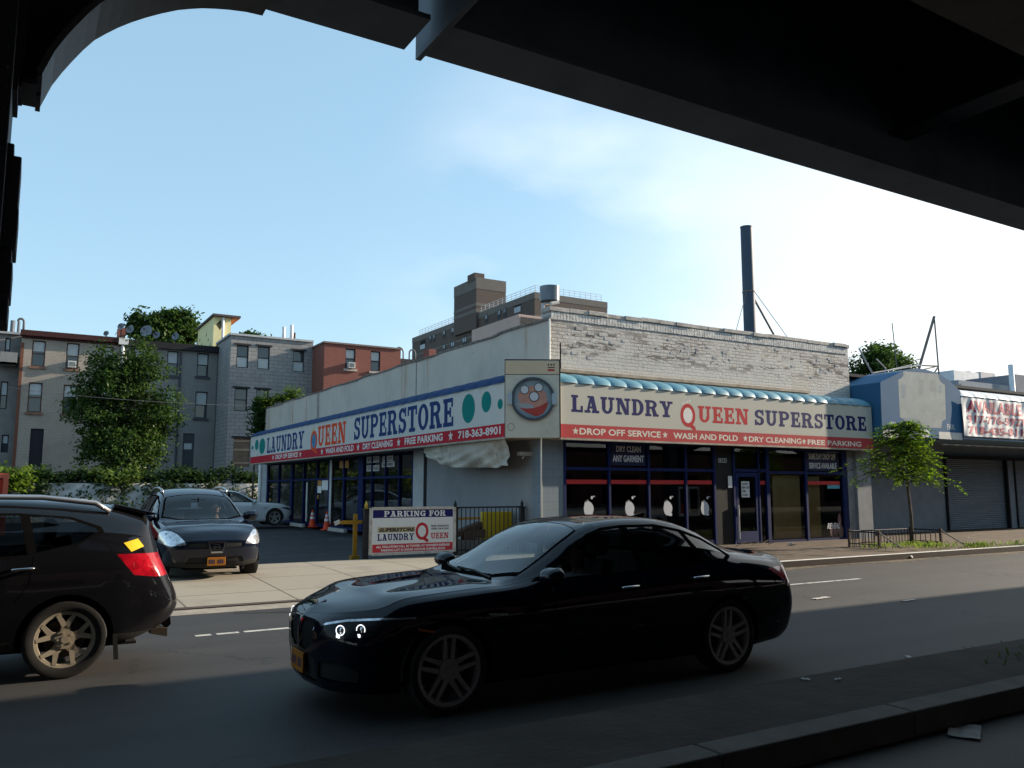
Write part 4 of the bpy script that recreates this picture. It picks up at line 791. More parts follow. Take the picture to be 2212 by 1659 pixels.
mb = MB(); a, b = zl(1385,1100), zl(1465,1045); bdm.text(mb, 'FAX.', a[0], a[1], b[0], b[1], .008, .02); a, b = zl(770,1040), zl(840,1020); bdm.text(mb, 'TEL.', a[0], a[1], b[0], b[1], .008, .02); mb.build('lettering', mat('awning_white', (.55,.58,.6), .6), da)
# long awning right of the dome, and the banner tied over it
la = thing('long_awning', 'long pale awning with rounded top running right of the blue dome', 'awning', (34, 16.5, 3.4))
x0 = pts[-1].x+.02
mb = MB(); mb.box(x0, 48, YD, YD+.12, 3.42, 4.92); mb.box(x0, 48, YD+.12, 18.69, 3.42, 3.47); mb.build('panel', mat('awning_panel_blue', (.22,.33,.42), .6, var=.1), la)
for_ = scallops(x0, 48, 26, 4.92, 5.28, YD, 18.0, 'x', mat('white_scallop', (.62,.64,.66), .5, var=.06), la)
bn = thing('vacancy_banner', 'creased white AVAILABLE banner with red phone numbers tied to the long awning', 'banner', (30, 16.4, 3.5))
xb0, xb1, zb_0, zb_1 = 27.93, 32.6, 3.52, 4.86
def wr(x, zz):
    u = x-xb0; v = (zz-zb_0)
    return YD-.07-.010*math.sin(5*u+3.2*v)-.008*math.sin(3.1*u+4.5*v+.6)-.003*math.sin(11*u+6*v+1)-.008*math.sin(8.2*u-2.5*v)**2*(1+.5*math.sin(2*u))
mb = MB(); mb.grid(lambda u, v: (xb0+(xb1-xb0)*u, wr(xb0+(xb1-xb0)*u, zb_0+(zb_1-zb_0)*v), zb_0+(zb_1-zb_0)*v), 140, 40); mb.build('cloth', mat('banner_white', (.66,.66,.68), .6, var=.05), bn, smooth=True)
def wrapped(t, x0, z0, x1, z1):
    vs, fs = text2d(t, .03); b = bmesh.new(); xs = [v[0] for v in vs]; ys = [v[1] for v in vs]; a, a2, c, c2 = min(xs), max(xs), min(ys), max(ys)
    bv = [b.verts.new((x0+(v[0]-a)/(a2-a)*(x1-x0), 0, z0+(v[1]-c)/(c2-c)*(z1-z0))) for v in vs]
    for f in fs:
        try: b.faces.new([bv[i] for i in f])
        except ValueError: pass
    bmesh.ops.triangulate(b, faces=b.faces[:])
    for q in range(3):
        ed = [e for e in b.edges if e.calc_length() > .05]
        if ed: bmesh.ops.subdivide_edges(b, edges=ed, cuts=1, use_grid_fill=False); bmesh.ops.triangulate(b, faces=b.faces[:])
    b.verts.index_update(); r = ([(v.co.x, wr(v.co.x, v.co.z)-.008, v.co.z) for v in b.verts], [tuple(v.index for v in f.verts) for f in b.faces]); b.free(); return r
mb = MB(); mb.add(*wrapped('AVAILABLE', 28.2, 4.36, 31.7, 4.78)); mb.add(*wrapped('917-776-5927', 28.2, 3.98, 31.85, 4.27)); mb.add(*wrapped('718-435-8119', 28.2, 3.6, 32.1, 3.88)); mb.build('lettering', mat('banner_red', (.42,.05,.09), .6), bn)
# roof frames and aerials over the dome
M_iron = mat('rusty_iron', (.16,.13,.12), .7, var=.3, scale=5)
rf = thing('roof_sign_frame', 'rusty steel frame of an old roof sign standing above the domed awning', 'frame', (26.5, 20, 4.6))
def rod(mb, q0, q1, r, Y): mb.cyl(atY(q0, Y), atY(q1, Y), r, n=6)
mb = MB(); rod(mb, (2018,684), (1984,800), .06, 20); rod(mb, (2018,684), (2029,818), .03, 20); rod(mb, z('E',1115,408), z('E',1285,415), .03, 20); rod(mb, z('E',1285,425), z('E',1225,515), .03, 20); rod(mb, z('E',990,365), z('E',1100,335), .02, 20); rod(mb, z('E',1130,450), z('E',1285,415), .025, 20); mb.build('steel_frame', M_iron, rf)
mb = MB(); mb.cyl(atY((1927,698),21), atY((1938,800),21), .02, n=6); tag(mb.build('roof_aerial', M_iron), 'thin upright rod aerial beside the tree above the domed awning', 'aerial')
mb = MB(); rod(mb, z('E',430,225), z('E',590,525), .035, 19.5); rod(mb, z('E',620,340), z('E',718,440), .025, 19.5); rod(mb, z('E',718,440), z('E',705,515), .025, 19.5); rod(mb, z('E',585,488), z('E',1090,405), .025, 19.5); rod(mb, z('E',700,470), z('E',1000,400), .02, 19.6)
tag(mb.build('leaning_pipe_frame', mat('grey_pipe', (.4,.4,.42), .5)), 'pale leaning pipes bolted on the roof left of the domed awning', 'frame')
# far right roofs
fb = thing('far_low_building', 'low grey building with roof units far behind the vacancy banner', 'building', (62, 40, 0))
a = atY(z('E',1505,590), 40); b = atY(z('E',2100,512), 40)
mb = MB(); mb.box(a.x, a.x+45, 40, 52, 0, a.z+.2); mb.build('wall', mat('grey_render', (.22,.25,.29), .9, var=.1), fb)
mb = MB(); mb.box(b.x-.5, b.x+40, 39.6, 52, 0, b.z); mb.build('raised_wall', mat('dark_render', (.17,.18,.22), .9), fb)
mb = MB(); q0, q1 = atY(z('E',1460,580),44), atY(z('E',1720,490),44); mb.box(q0.x, q1.x, 44, 46, 5, q1.z); q = atY(z('E',1640,470),44.5); mb.cyl((q.x,45,5),(q.x,45,q.z),.5,n=12); mb.build('roof_unit', mat('unit_white', (.5,.52,.55), .6), fb)
mb = MB(); q0, q1 = atY(z('E',1750,560),46), atY(z('E',1900,495),46); mb.box(q0.x, q1.x, 46, 48, 5, q1.z); mb.build('roof_unit', mat('unit_pinkish', (.42,.4,.42), .7), fb)
mb = MB(); q = atY(z('E',2068,400),39); mb.cyl((q.x,39,4),(q.x,39,q.z),.22,n=10); mb.build('vent_pipe', mat('vent_white', (.55,.57,.6), .6), fb, smooth=True)

# ------------------------------------------------------------------ things on the laundry roof
sk = thing('smokestack', 'tall dark steel smokestack rising behind the peeling brick wall', 'chimney', (22.6, 21, 5.6))
q = atY((1612,490), 21); SR = .215; q2 = atY((1615,600), 21)
mb = MB(); mb.lathe([(0,5.6),(SR+.012,5.6),(SR,q.z),(SR-.03,q.z),(SR-.03,q.z-.6)], (q.x,21,0), n=28); mb.lathe([(SR,q.z-.03),(SR+.012,q.z-.03),(SR+.012,q.z),(SR,q.z)], (q.x,21,0), n=28); mb.build('pipe', mat('stack_steel', (.05,.075,.115), .6, var=.12, scale=2, stretch=(1,1,.3)), sk, smooth=False, auto=50)
zc = atY((1612,630), 21).z
mb = MB(); mb.lathe([(SR,zc-.025),(SR+.02,zc-.025),(SR+.02,zc+.025),(SR,zc+.025)], (q.x,21,0), n=24); mb.build('guy_band', M_iron, sk)
mb = MB(); e_ = atY((1670,720),21); mb.cyl((q.x+SR,21,zc-.15), (q.x+SR+(e_.x-q.x-SR)*1.3,21,zc-.15+(e_.z-zc+.15)*1.3), .04, n=8); mb.build('strut', M_iron, sk)
mb = MB(); mb.cyl((q.x+SR,20.9,zc), (q.x+3.3,20.6,5.6), .012, n=4); mb.cyl((q.x-SR,20.9,zc-.05), (q.x-1.9,20.5,5.6), .012, n=4); mb.build('guy_wire', M_iron, sk)
hv = thing('roof_air_conditioner', 'long pinkish beige rooftop air conditioning unit behind the stucco parapet', 'air conditioner', (14.5, 26, 5.6))
XH = 14.0; a = atX(z('C',684,556), XH); b = atX(z('C',1072,436), XH)
mb = MB(); mb.box(XH, XH+1.9, b.y, a.y, 5.6, (a.z+b.z)/2); mb.build('casing', mat('casing_beige', (.45,.34,.30), .6, var=.06), hv)
mb = MB()
for k in range(26): mb.box(XH+.08+k*.068, XH+.10+k*.068, b.y-.03, b.y, 5.7, b.z-.05)
for k in range(16): mb.box(XH+.05, XH+1.85, b.y-.035, b.y-.03, 5.7+k*.1, 5.72+k*.1)
mb.build('coil_grille', mat('grille_dark', (.10,.09,.08), .6), hv)
bh = Board((XH, 0, 0), (0,-1,0), (0,0,1)); q0, q1 = atX(z('C',938,515), XH), atX(z('C',995,478), XH)
mb = MB(); bh.text(mb, 'YORK', -q0.y+.25, q0.z+.03, -q1.y, q1.z-.03, .006, .03); mb.build('lettering', M_ink, hv)
vt = thing('roof_vent_drum', 'dark metal vent drum on a bent pipe at the brick corner', 'vent', (13.6, 20.5, 5.6))
q = atY(z('C',1328,205), 20.5); q2 = atY(z('C',1328,325), 20.5)
mb = MB(); mb.lathe([(0,q2.z),(.30,q2.z),(.31,q.z),(.29,q.z),(.28,q.z-.1),(0,q.z-.1)], (q.x,20.5,0), n=28); mb.build('drum', mat('vent_metal', (.11,.12,.14), .25, metal=.7, var=.25, scale=3), vt, auto=50)
mb = MB(); q3 = atY(z('C',1272,345), 20.5); q4 = atY(z('C',1270,470), 20.5); mb.tube([(q.x,20.5,q2.z), (q.x-.02,20.5,q2.z-.05), (q3.x,20.5,q3.z), (q4.x,20.5,q4.z-.4)], .05, 8); mb.build('pipe', mat('galvanised', (.4,.42,.44), .5), vt, smooth=True)
mb = MB(); q = atY(z('C',1365,340),20.0); mb.cyl((q.x-.12,20,q.z-.03),(q.x+.15,20,q.z+.04),.06,n=8); mb.build('elbow', mat('galvanised2', (.55,.52,.48), .4), vt)

# ------------------------------------------------------------------ row of houses behind the car park
M_frame = mat('dark_window_frame', (.03,.03,.035), .6)
M_blind = mat('pale_blind', (.42,.46,.48), .7, var=.1)
M_hglass = mat('house_glass', (.03,.04,.05), .06, var=.2, spec=.8)
def facade(house, X0, X1, Y, z0, z1, holes, m_, depth=.18, name='wall'):
    """front wall in the plane Y with real openings cut through"""
    xs = sorted({X0, X1, *[h[0] for h in holes], *[h[2] for h in holes]}); zs = sorted({z0, z1, *[h[1] for h in holes], *[h[3] for h in holes]})
    mb = MB()
    for a, b in zip(xs, xs[1:]):
        for c, d in zip(zs, zs[1:]):
            mx_, mz = (a+b)/2, (c+d)/2
            if any(h[0] < mx_ < h[2] and h[1] < mz < h[3] for h in holes): continue
            mb.quad((a,Y,c),(b,Y,c),(b,Y,d),(a,Y,d))
    for h in holes:
        a, c, b, d = h
        mb.quad((a,Y,c),(a,Y+depth,c),(b,Y+depth,c),(b,Y,c)); mb.quad((a,Y,d),(b,Y,d),(b,Y+depth,d),(a,Y+depth,d))
        mb.quad((a,Y,c),(a,Y,d),(a,Y+depth,d),(a,Y+depth,c)); mb.quad((b,Y,c),(b,Y+depth,c),(b,Y+depth,d),(b,Y,d))
    return mb.build(name, m_, house)
def rectA(l, x0, y0, x1, y1, Y):
    a, b = atY(z(l, x0, y1), Y), atY(z(l, x1, y0), Y); return (a.x, a.z, b.x, b.z)
def window(house, h, Y, depth=.18, blind=.5, arch=False, sill=None, lint=None, mfr=None):
    a, c, b, d = h; yb = Y+depth-.06
    fr = MB(); t = .07
    fr.box(a, a+t, yb, yb+.06, c, d); fr.box(b-t, b, yb, yb+.06, c, d); fr.box(a+t, b-t, yb, yb+.06, d-t, d); fr.box(a+t, b-t, yb, yb+.06, c, c+t); fr.box(a+t, b-t, yb-.02, yb+.04, (c+d)/2-.03, (c+d)/2+.03)
    if arch:
        n = 8
        for i in range(n):
            u0, u1 = i/n, (i+1)/n; f = lambda u: d-.14+.14*math.sin(u*math.pi)**.7
            fr.prism([(a+(b-a)*u0, yb-.1, f(u0)), (a+(b-a)*u1, yb-.1, f(u1)), (a+(b-a)*u1, yb-.1, d+.001), (a+(b-a)*u0, yb-.1, d+.001)], (0,.05,0))
    fr = fr.build('window', mfr or M_frame, house)
    p = MB(); p.box(a+t, b-t, yb+.03, yb+.05, c+t, d-t); p.build('pane', M_hglass, fr)
    if blind:
        q = MB(); m_ = (c+d)/2
        if blind > 0: q.box(a+t, b-t, yb+.018, yb+.028, d-t-(d-m_-t)*min(1, blind*2), d-t)
        else: q.box(a+t, b-t, yb+.018, yb+.028, c+t, m_-.03)
        q.build('blind', M_blind, fr)
    if sill: q = MB(); q.box(a-.12, b+.12, Y-.1, Y+.04, c-.16, c-.002); q.build('sill', sill, fr)
    if lint: q = MB(); q.box(a-.15, b+.15, Y-.06, Y+.05, d+.002, d+.12); q.build('lintel', lint, fr)
    return fr
def aircon(house, h, Y): q = MB(); a, c, b, d = h; q.box(a, b, Y-.32, Y+.1, c, d); q = q.build('window_air_conditioner', mat('ac_white', (.62,.62,.6), .5) if 'ac_white' not in bpy.data.materials else bpy.data.materials['ac_white'], house); g = MB(); [g.box(a+.05, b-.05, Y-.33, Y-.32, c+.06+k*(d-c-.1)/5, c+.09+k*(d-c-.1)/5) for k in range(5)]; g.build('grille', M_frame, q); return q
M_beige = brickmat('beige_painted_brick', (.33,.295,.255), (.30,.265,.23), (.245,.22,.19), bw=.3, bh=.1, ms=.014, axis='xy', bump=.3, dirt=(.21,.185,.165), dlo=.48, dhi=.75, dscale=.5)
M_blueg = brickmat('blue_grey_painted_brick', (.245,.24,.24), (.22,.215,.215), (.18,.177,.177), bw=.3, bh=.1, ms=.014, axis='xy', bump=.3, dirt=(.17,.17,.175), dlo=.48, dhi=.75, dscale=.5)
M_block = brickmat('grey_block', (.285,.28,.28), (.245,.24,.24), (.15,.15,.165), bw=.62, bh=.26, ms=.02, axis='xy', bump=.3, dirt=(.15,.15,.165), dlo=.5, dhi=.75, dscale=.5)
M_rbrick = brickmat('red_brick', (.23,.062,.045), (.18,.05,.036), (.16,.09,.075), bw=.26, bh=.09, ms=.012, axis='xy', bump=.2, dirt=(.20,.075,.055), dlo=.5, dhi=.8, dscale=.6)
YH, YG_, YR = 62.0, 57.9, 55.25
xe = lambda px_, Y: atY((px_, 800), Y).x
X0, X1, X2 = xe(42, YH), xe(272, YH), xe(470, YH)
zt_ = atY((200,726), YH).z
h1 = thing('beige_row_house', 'beige brick row house with red brown cornice at the back left', 'house', ((X0+X1)/2, YH, 0))
hs = [rectA('A',255,450,382,655,YH), rectA('A',540,470,660,675,YH), rectA('A',830,500,942,690,YH), rectA('A',222,795,355,1035,YH), rectA('A',512,815,640,1045,YH), rectA('A',820,835,930,1050,YH), rectA('A',232,1175,365,1490,YH)]
facade(h1, X0, X1, YH, 0, zt_-.35, hs, M_beige)
Msr = mat('brown_sill', (.20,.12,.09), .9, var=.2)
M_brf = mat('brown_window_frame', (.09,.05,.04), .7)
for i, h in enumerate(hs[:6]): window(h1, h, YH, arch=True, sill=Msr, blind=.4 if i != 1 else .5, mfr=M_brf)
aircon(h1, rectA('A',560,620,630,668,YH), YH)
q = MB(); a = hs[6]; q.box(a[0], a[2], YH+.1, YH+.16, a[1], a[3]); q.build('door', mat('dark_door', (.02,.02,.03), .6), h1)
q = MB(); q.box(X0-.1, X1, YH-.35, YH+.2, zt_-.35, zt_); q.box(X0, X1, YH-.12, YH, zt_-.5, zt_-.35); q.build('cornice', mat('red_brown_cornice', (.055,.022,.022), .8, var=.2), h1)
q = MB(); q.box(X0, X1, YH+.2, YH+12, zt_-.6, zt_-.5); q.box(X0, X0+.3, YH+.19, YH+12, 0, zt_-.3); q.build('roof', M_roof, h1)
q = MB(); q.box(X0-.02, X0+.16, YH-.02, YH, 0, zt_-.8); q.build('brick_edge', mat('quoin_brick', (.15,.065,.045), .9, var=.25, scale=6), h1)
q = MB(); a = atY(z('A',1018,460), YH); q.tube([(a.x,YH-.15,a.z+.1),(a.x,YH-.15,a.z-2.0)], .12, 8); q.box(a.x-.3,a.x+.3,YH-.4,YH-.02,a.z-.2,a.z+.25); q.build('downspout', mat('white_spout', (.6,.6,.6), .6), h1)
h2 = thing('blue_grey_row_house', 'blue grey row house with black cornice beside the pale block house', 'house', ((X1+X2)/2, YH, 0))
hs = [rectA('A',1095,510,1190,700,YH), rectA('A',1375,535,1478,735,YH), rectA('A',1625,555,1728,740,YH), rectA('A',1360,855,1465,1075,YH), rectA('A',1608,870,1718,1085,YH), rectA('A',1500,1215,1610,1520,YH)]
facade(h2, X1, X2, YH, 0, zt_-.5, hs, M_blueg)
M_dsill = mat('dark_sill', (.07,.07,.085), .9)
for h in hs[:5]: window(h2, h, YH, arch=True, sill=M_dsill, blind=.5)
q = MB(); a = hs[5]; q.box(a[0], a[2], YH+.1, YH+.16, a[1], a[3]); d_ = q.build('door', mat('grey_door', (.06,.065,.08), .6), h2)
q = MB(); q.box(a[0]+.1, a[2]-.15, YH+.09, YH+.1, a[1]+1.5, a[3]-.7); q.build('door_glass', M_blind, d_)
q = MB(); q.box(X1, X2, YH-.3, YH+.2, zt_-.5, zt_-.05); q.build('cornice', mat('black_cornice', (.022,.022,.025), .8), h2)
q = MB(); q.box(X1, X2, YH+.2, YH+12, zt_-.6, zt_-.5); q.build('roof', M_roof, h2)
q = MB()
for px_ in (1482, 1795): a = atY(z('A',px_,800), YH); q.tube([(a.x,YH-.1,2.5),(a.x,YH-.1,zt_-.6)], .07, 8)
q.build('downspout', M_dsill, h2)
XG1 = xe(675, YG_); zg = atY((590,732), YG_).z
h3 = thing('block_row_house', 'grey concrete block house with dark lintels between blue grey and red brick houses', 'house', ((X2+XG1)/2, YG_, 0))
hs = [rectA('B',258,692,365,870,YG_), rectA('B',432,702,540,882,YG_), rectA('B',725,737,825,905,YG_), rectA('B',240,1045,355,1230,YG_), rectA('B',420,1055,530,1235,YG_), rectA('A',1922,1252,2070,1490,YG_)]
XG0 = xe(497, YG_)
facade(h3, XG0, XG1, YG_, 0, zg, hs, M_block)
for i, h in enumerate(hs[:3]): window(h3, h, YG_, lint=M_frame, blind=-1)
for h in hs[3:5]: window(h3, h, YG_, lint=M_frame, blind=0)
q = MB(); a = hs[5]; q.box(a[0], a[2], YG_+.1, YG_+.15, a[1], a[3]); bo = q.build('boarded_window', mat('brown_board', (.17,.12,.09), .8, var=.3, scale=2), h3)
q = MB(); q.box(a[0]-.15, a[2]+.1, YG_-.06, YG_+.05, a[3], a[3]+.12); q.build('lintel', M_frame, bo)
q = MB(); [q.box(a[0], a[2], YG_+.06, YG_+.1, zz, zz+.15) for zz in (a[1]+.2, a[1]+1.1, a[1]+1.7)]; q.build('plank', mat('pale_plank', (.32,.24,.17), .8, var=.2), bo)
q = MB(); q.box(XG0-.02, XG0+.2, YG_+.001, YH+.3, 0, zg); q.build('side_wall', M_block, h3)
q = MB(); q.box(XG0-.15, XG1, YG_-.12, YG_+.2, zg, zg+.14); q.box(XG0-.15, XG0+.2, YG_+.2, YH+.4, zg, zg+.14); q.build('coping', mat('pale_coping', (.42,.44,.46), .7), h3)
q = MB(); q.box(XG0+.2, XG1, YG_+.2, YH+10, zg-.4, zg-.3); q.build('roof', M_roof, h3)
XR1 = xe(865, YR); XR0 = xe(700, YR); zrr = atY((780,748), YR).z
h4 = thing('red_brick_row_house', 'red brick house with two narrow windows rising behind the stucco wall', 'house', ((XR0+XR1)/2, YR, 0))
hs = [rectA('B',1160,720,1247,880,YR), rectA('B',1370,740,1452,900,YR)]
facade(h4, XR0, XR1, YR, 0, zrr, hs, M_rbrick)
for h in hs: window(h4, h, YR, blind=.45, sill=mat('pale_sill', (.42,.36,.33), .8) if 'pale_sill' not in bpy.data.materials else bpy.data.materials['pale_sill'])
aircon(h4, rectA('B',1178,835,1232,877,YR), YR)
q = MB(); q.box(XR0-.02, XR0+.2, YR+.001, YH+3, 0, zrr); q.box(XR1-.2, XR1, YR+.001, YH+3, 0, zrr); q.build('side_wall', M_rbrick, h4)
q = MB(); q.box(XR0-.1, XR1+.08, YR-.1, YR+.25, zrr, zrr+.12); q.box(XR0-.1, XR0+.2, YR+.25, YH, zrr, zrr+.12); q.build('coping', mat('brick_coping', (.2,.15,.14), .8), h4)
q = MB(); q.box(XR0, XR1, YR+.25, YH+10, zrr-.4, zrr-.3); q.build('roof', M_roof, h4)
XL0 = -7.0
h5 = thing('shaded_tenement', 'dark tenement with small balcony at the far left edge behind the steel column', 'house', (-3, YH+.8, 0))
hs = [rectA('A',30,425,92,620,YH+.8), rectA('A',-10,785,70,1010,YH+.8), rectA('A',5,1225,75,1370,YH+.8)]
zz5 = atY((20,722), YH+.8).z
facade(h5, XL0, X0, YH+.8, 0, zz5, hs, mat('grimy_wall', (.20,.19,.185), .9, var=.15, scale=1.5, dirt=(.13,.125,.12), dscale=.8))
for h in hs: window(h5, h, YH+.8, blind=.5)
q = MB(); q.box(XL0, X0, YH+.6, YH+9, zz5, zz5+.15); q.build('roof', mat('pale_roof_edge', (.35,.35,.36), .8), h5)
a, b = atY(z('A',5,545), YH), atY(z('A',138,655), YH)
q = MB(); q.box(a.x, b.x, YH-.6, YH+.79, b.z, b.z+.15); q.box(a.x, b.x, YH-.6, YH-.55, b.z, a.z); q.box(b.x-.05, b.x, YH-.55, YH+.79, b.z, a.z); q.build('balcony', mat('balcony_grey', (.22,.22,.22), .8), h5)
# things standing on the roofs
M_dish = mat('dish_grey', (.20,.22,.26), .6, var=.1)
def dish(px_, py_, r, lab, sq=1.0):
    c = atY(z('A', px_, py_), YH+2.0); rr_ = r*.2613/1786*(.509*c.x+.852*c.y)
    d = thing('satellite_dish', lab, 'satellite dish', (c.x, c.y, zt_-.5), 'satellite dishes on the row house roofs')
    ax = V((-.55,-.8,.25)).normalized(); a = ax.orthogonal().normalized(); b = ax.cross(a); m_ = MB()
    m_.grid(lambda u, v: c+(a*math.cos(u*2*math.pi)*sq+b*math.sin(u*2*math.pi))*rr_*v+ax*(.25*rr_*v*v), 20, 5); m_.build('reflector', M_dish, d, smooth=True)
    m_ = MB(); m_.cyl(c, (c.x,c.y,zt_-.5), .04, n=6); m_.build('mast', M_frame, d)
    m_ = MB(); m_.cyl(c-b*rr_*.9, c+ax*rr_*1.0, .025, n=5); m_.box(*[q for i in range(3) for q in ((c+ax*rr_)[i]-.06, (c+ax*rr_)[i]+.06)]); m_.build('receiver_arm', M_frame, d)
for q in ((880,388,24,'small round satellite dish, leftmost above the red brown cornice'),(1003,330,30,'satellite dish standing tallest, above the small red chimney'),(1078,355,34,'satellite dish just right of the small red chimney'),(1215,370,52,'widest satellite dish, in the middle of the black cornice'),(1297,400,31,'satellite dish touching the right side of the widest dish'),(1452,412,31,'lone satellite dish nearest the yellow roof hut')): dish(*q)
q = MB(); a, b = atY(z('A',975,410), YH+2.5), atY(z('A',1040,342), YH+2.5); q.box(a.x, b.x, YH+2.5, YH+3.4, zt_-.5, b.z); tag(q.build('brick_chimney', M_rbrick), 'small red chimney among the satellite dishes on the beige house', 'chimney')
hut = thing('roof_hut', 'yellow sheathed roof hut with flat overhanging roof and white pipe', 'roof hut', (12.5, YH+1.5, zt_-.5))
a = atY(z('A',1770,240), YH+1); b = atY(z('A',1905,440), YH+1); XHL = a.x; yb2 = YH+7.2
q = MB(); q.box(XHL, b.x, YH+1, yb2, zt_-.6, a.z-.05); q.build('walls', mat('yellow_sheathing', (.75,.68,.38), .7, var=.06, scale=2), hut)
q = MB(); q.box(XHL-.15, b.x+.6, YH+.6, yb2+.3, a.z-.05, a.z+.1); q.build('roof', mat('hut_roof', (.10,.08,.08), .8), hut)
q = MB(); q.box(b.x, b.x+.55, YH+.65, yb2, a.z-.12, a.z-.055); q.build('soffit', mat('orange_soffit', (.34,.13,.08), .8), hut)
q = MB(); p = atY(z('A',1845,300), YH+.8); q.cyl((p.x,YH+.8,zt_-.5),(p.x,YH+.8,a.z-.1),.1,n=10); q.build('pipe', mat('hut_pipe', (.65,.66,.68), .5), hut, smooth=True)
q = MB(); bq = Board((0,YH+1,0),(1,0,0),(0,0,1))
for fx, fz in ((.38,.78),(.38,.22)): cx_ = XHL+(b.x-XHL)*fx; cz_ = zt_-.5+(a.z-zt_+.5)*fz; bq.poly(q, [(cx_-.3,cz_),(cx_,cz_-.4),(cx_+.15,cz_),(cx_,cz_+.4)], .01)
bq2 = Board((XHL,0,0),(0,-1,0),(0,0,1))
for k in range(6): yy = YH+2+k*.85; bq2.poly(q, [(-yy-.2,zt_+.3+.5*(k % 3)),(-yy+.2,zt_+.35+.5*(k % 3)),(-yy,zt_+.65+.5*(k % 3))], .01)
q.build('printed_marks', mat('print_black', (.06,.055,.03), .7), hut)
def roofpipe(l, x, y0, y1, Y, r, nm_, lab, cat, m_, hook=0, group=None):
    a, b = atY(z(l,x,y0),Y), atY(z(l,x,y1),Y); q = MB()
    if hook: q.tube([(b.x,Y,b.z-.6),(b.x,Y,a.z-.25)]+[(a.x+hook*(1-math.cos(t)),Y,a.z-.25+abs(hook)*1.2*math.sin(t)) for t in [i*math.pi/8 for i in range(1,9)]]+[(a.x+2*hook,Y,a.z-.8)], r, 8)
    else: q.cyl((a.x,Y,b.z-.8),(a.x,Y,a.z),r,n=10)
    return tag(q.build(nm_, m_, smooth=True), lab, cat, group)
M_wp = mat('white_flue', (.62,.62,.64), .5)
roofpipe('B',655,535,650,YG_+3,.13,'flue_pipe','shorter bare white flue pipe on the block house roof','pipe',M_wp)
roofpipe('B',720,520,650,YG_+3,.13,'flue_pipe','taller white flue pipe beside a small dark chimney on the block house','pipe',M_wp)
q = MB(); a, b = atY(z('B',722,580),YG_+4), atY(z('B',748,660),YG_+4); q.box(a.x, b.x, YG_+4, YG_+4.6, b.z-.6, a.z); a, b = atY(z('B',675,628),YG_+3.6), atY(z('B',765,655),YG_+3.6); q.box(a.x, b.x, YG_+3.6, YG_+4.9, b.z-.4, a.z); tag(q.build('flue_chimney', mat('dark_flue', (.12,.06,.05), .8)), 'small dark chimney behind white flue pipes on the block house', 'chimney')
M_vp = mat('vent_grey', (.12,.13,.15), .6)
roofpipe('A',108,280,370,YH+2,.14,'roof_vent','stubby straight roof vent at the far left tenement','vent',M_vp)
roofpipe('A',150,258,375,YH+2,.08,'gooseneck_vent','gooseneck vent pipe at the far left beside a stubby vent','vent',M_vp,hook=.18)
roofpipe('B',1640,720,800,YR+2,.06,'gooseneck_vent','left of two gooseneck vents beside the red brick house','vent',M_vp,hook=-.3)
roofpipe('B',1690,728,800,YR+2,.06,'gooseneck_vent','right of two gooseneck vents beside the red brick house','vent',M_vp,hook=.25)
q = MB(); a, b = atY(z('B',1615,845),YR+1), atY(z('B',1800,812),YR+1); q.box(XR1+.05, b.x, YR+1, YR+12, 0, b.z); tag(q.build('rear_extension', mat('black_extension', (.05,.05,.055), .9)), 'low black roofed extension between red brick house and tower', 'building')
q = MB(); a, b = atY(z('C',330,790),YR-4), atY(z('C',390,722),YR-4); q.box(a.x, b.x, YR-4, YR-3, 4, b.z); tag(q.build('brick_chimney', M_rbrick), 'short red brick chimney just over the stucco parapet edge', 'chimney')

# ------------------------------------------------------------------ apartment tower far behind
XT = 75.0
tw = thing('apartment_tower', 'brown brick apartment tower with pale bands and a tall stair block on top', 'tower', (95, 145, 0))
M_tb = brickmat('tower_brick', (.085,.06,.052), (.072,.052,.045), (.09,.068,.06), bw=.6, bh=.2, ms=.02, axis='xy', bump=.1, dirt=(.085,.062,.053), dlo=.5, dhi=.8, dscale=.15)
M_tc = mat('tower_concrete', (.15,.137,.127), .9, var=.1, scale=.5)
y_far = atX(z('C',192,632), XT).y; y_near = atX(z('C',1203,252), XT).y; zT = 35.4
XT1 = atY(z('C',1803,340), y_near).x
q = MB(); q.box(XT, XT1, y_near, y_far, 0, zT); q.build('brick_body', M_tb, tw)
fl = [zT-1.2-2.75*k for k in range(12)]
q = MB()
q.box(XT-.04, XT1+.04, y_near-.04, y_far+.04, zT-1.1, zT+.05)
for zz in fl[1:]: q.box(XT-.03, XT1+.03, y_near-.03, y_far+.03, zz-.35, zz)
q.build('concrete_bands', M_tc, tw)
yp0, yp1 = atX(z('C',740,160), XT).y, atX(z('C',556,215), XT).y; zp = atX(z('C',556,212), XT).z
xp1 = atY(z('C',965,190), yp0).x
q = MB(); q.box(XT-.5, xp1, yp0, yp1, zT-3, zp); ph = q.build('stair_block', M_tb, tw)
q = MB()
for z0, z1 in ((zp-2.2,zp+.04),(zp-5.6,zp-5.0),(zT+.2,zT+.9)): q.box(XT-.54, xp1+.04, yp0-.04, yp1+.04, z0, z1)
q.build('concrete_bands', M_tc, ph)
a, b = atY(z('C',707,85), yp0+.5), atY(z('C',788,160), yp0+.5); q = MB(); q.box(a.x, b.x, yp0+.5, yp0+3.5, zp-.5, a.z); q.build('chimney', M_tb, ph)
bt = Board((XT, 0, 0), (0,-1,0), (0,0,1), 1)
M_tp = mat('tower_pane', (.30,.34,.38), .2, var=.2, scale=.3); 
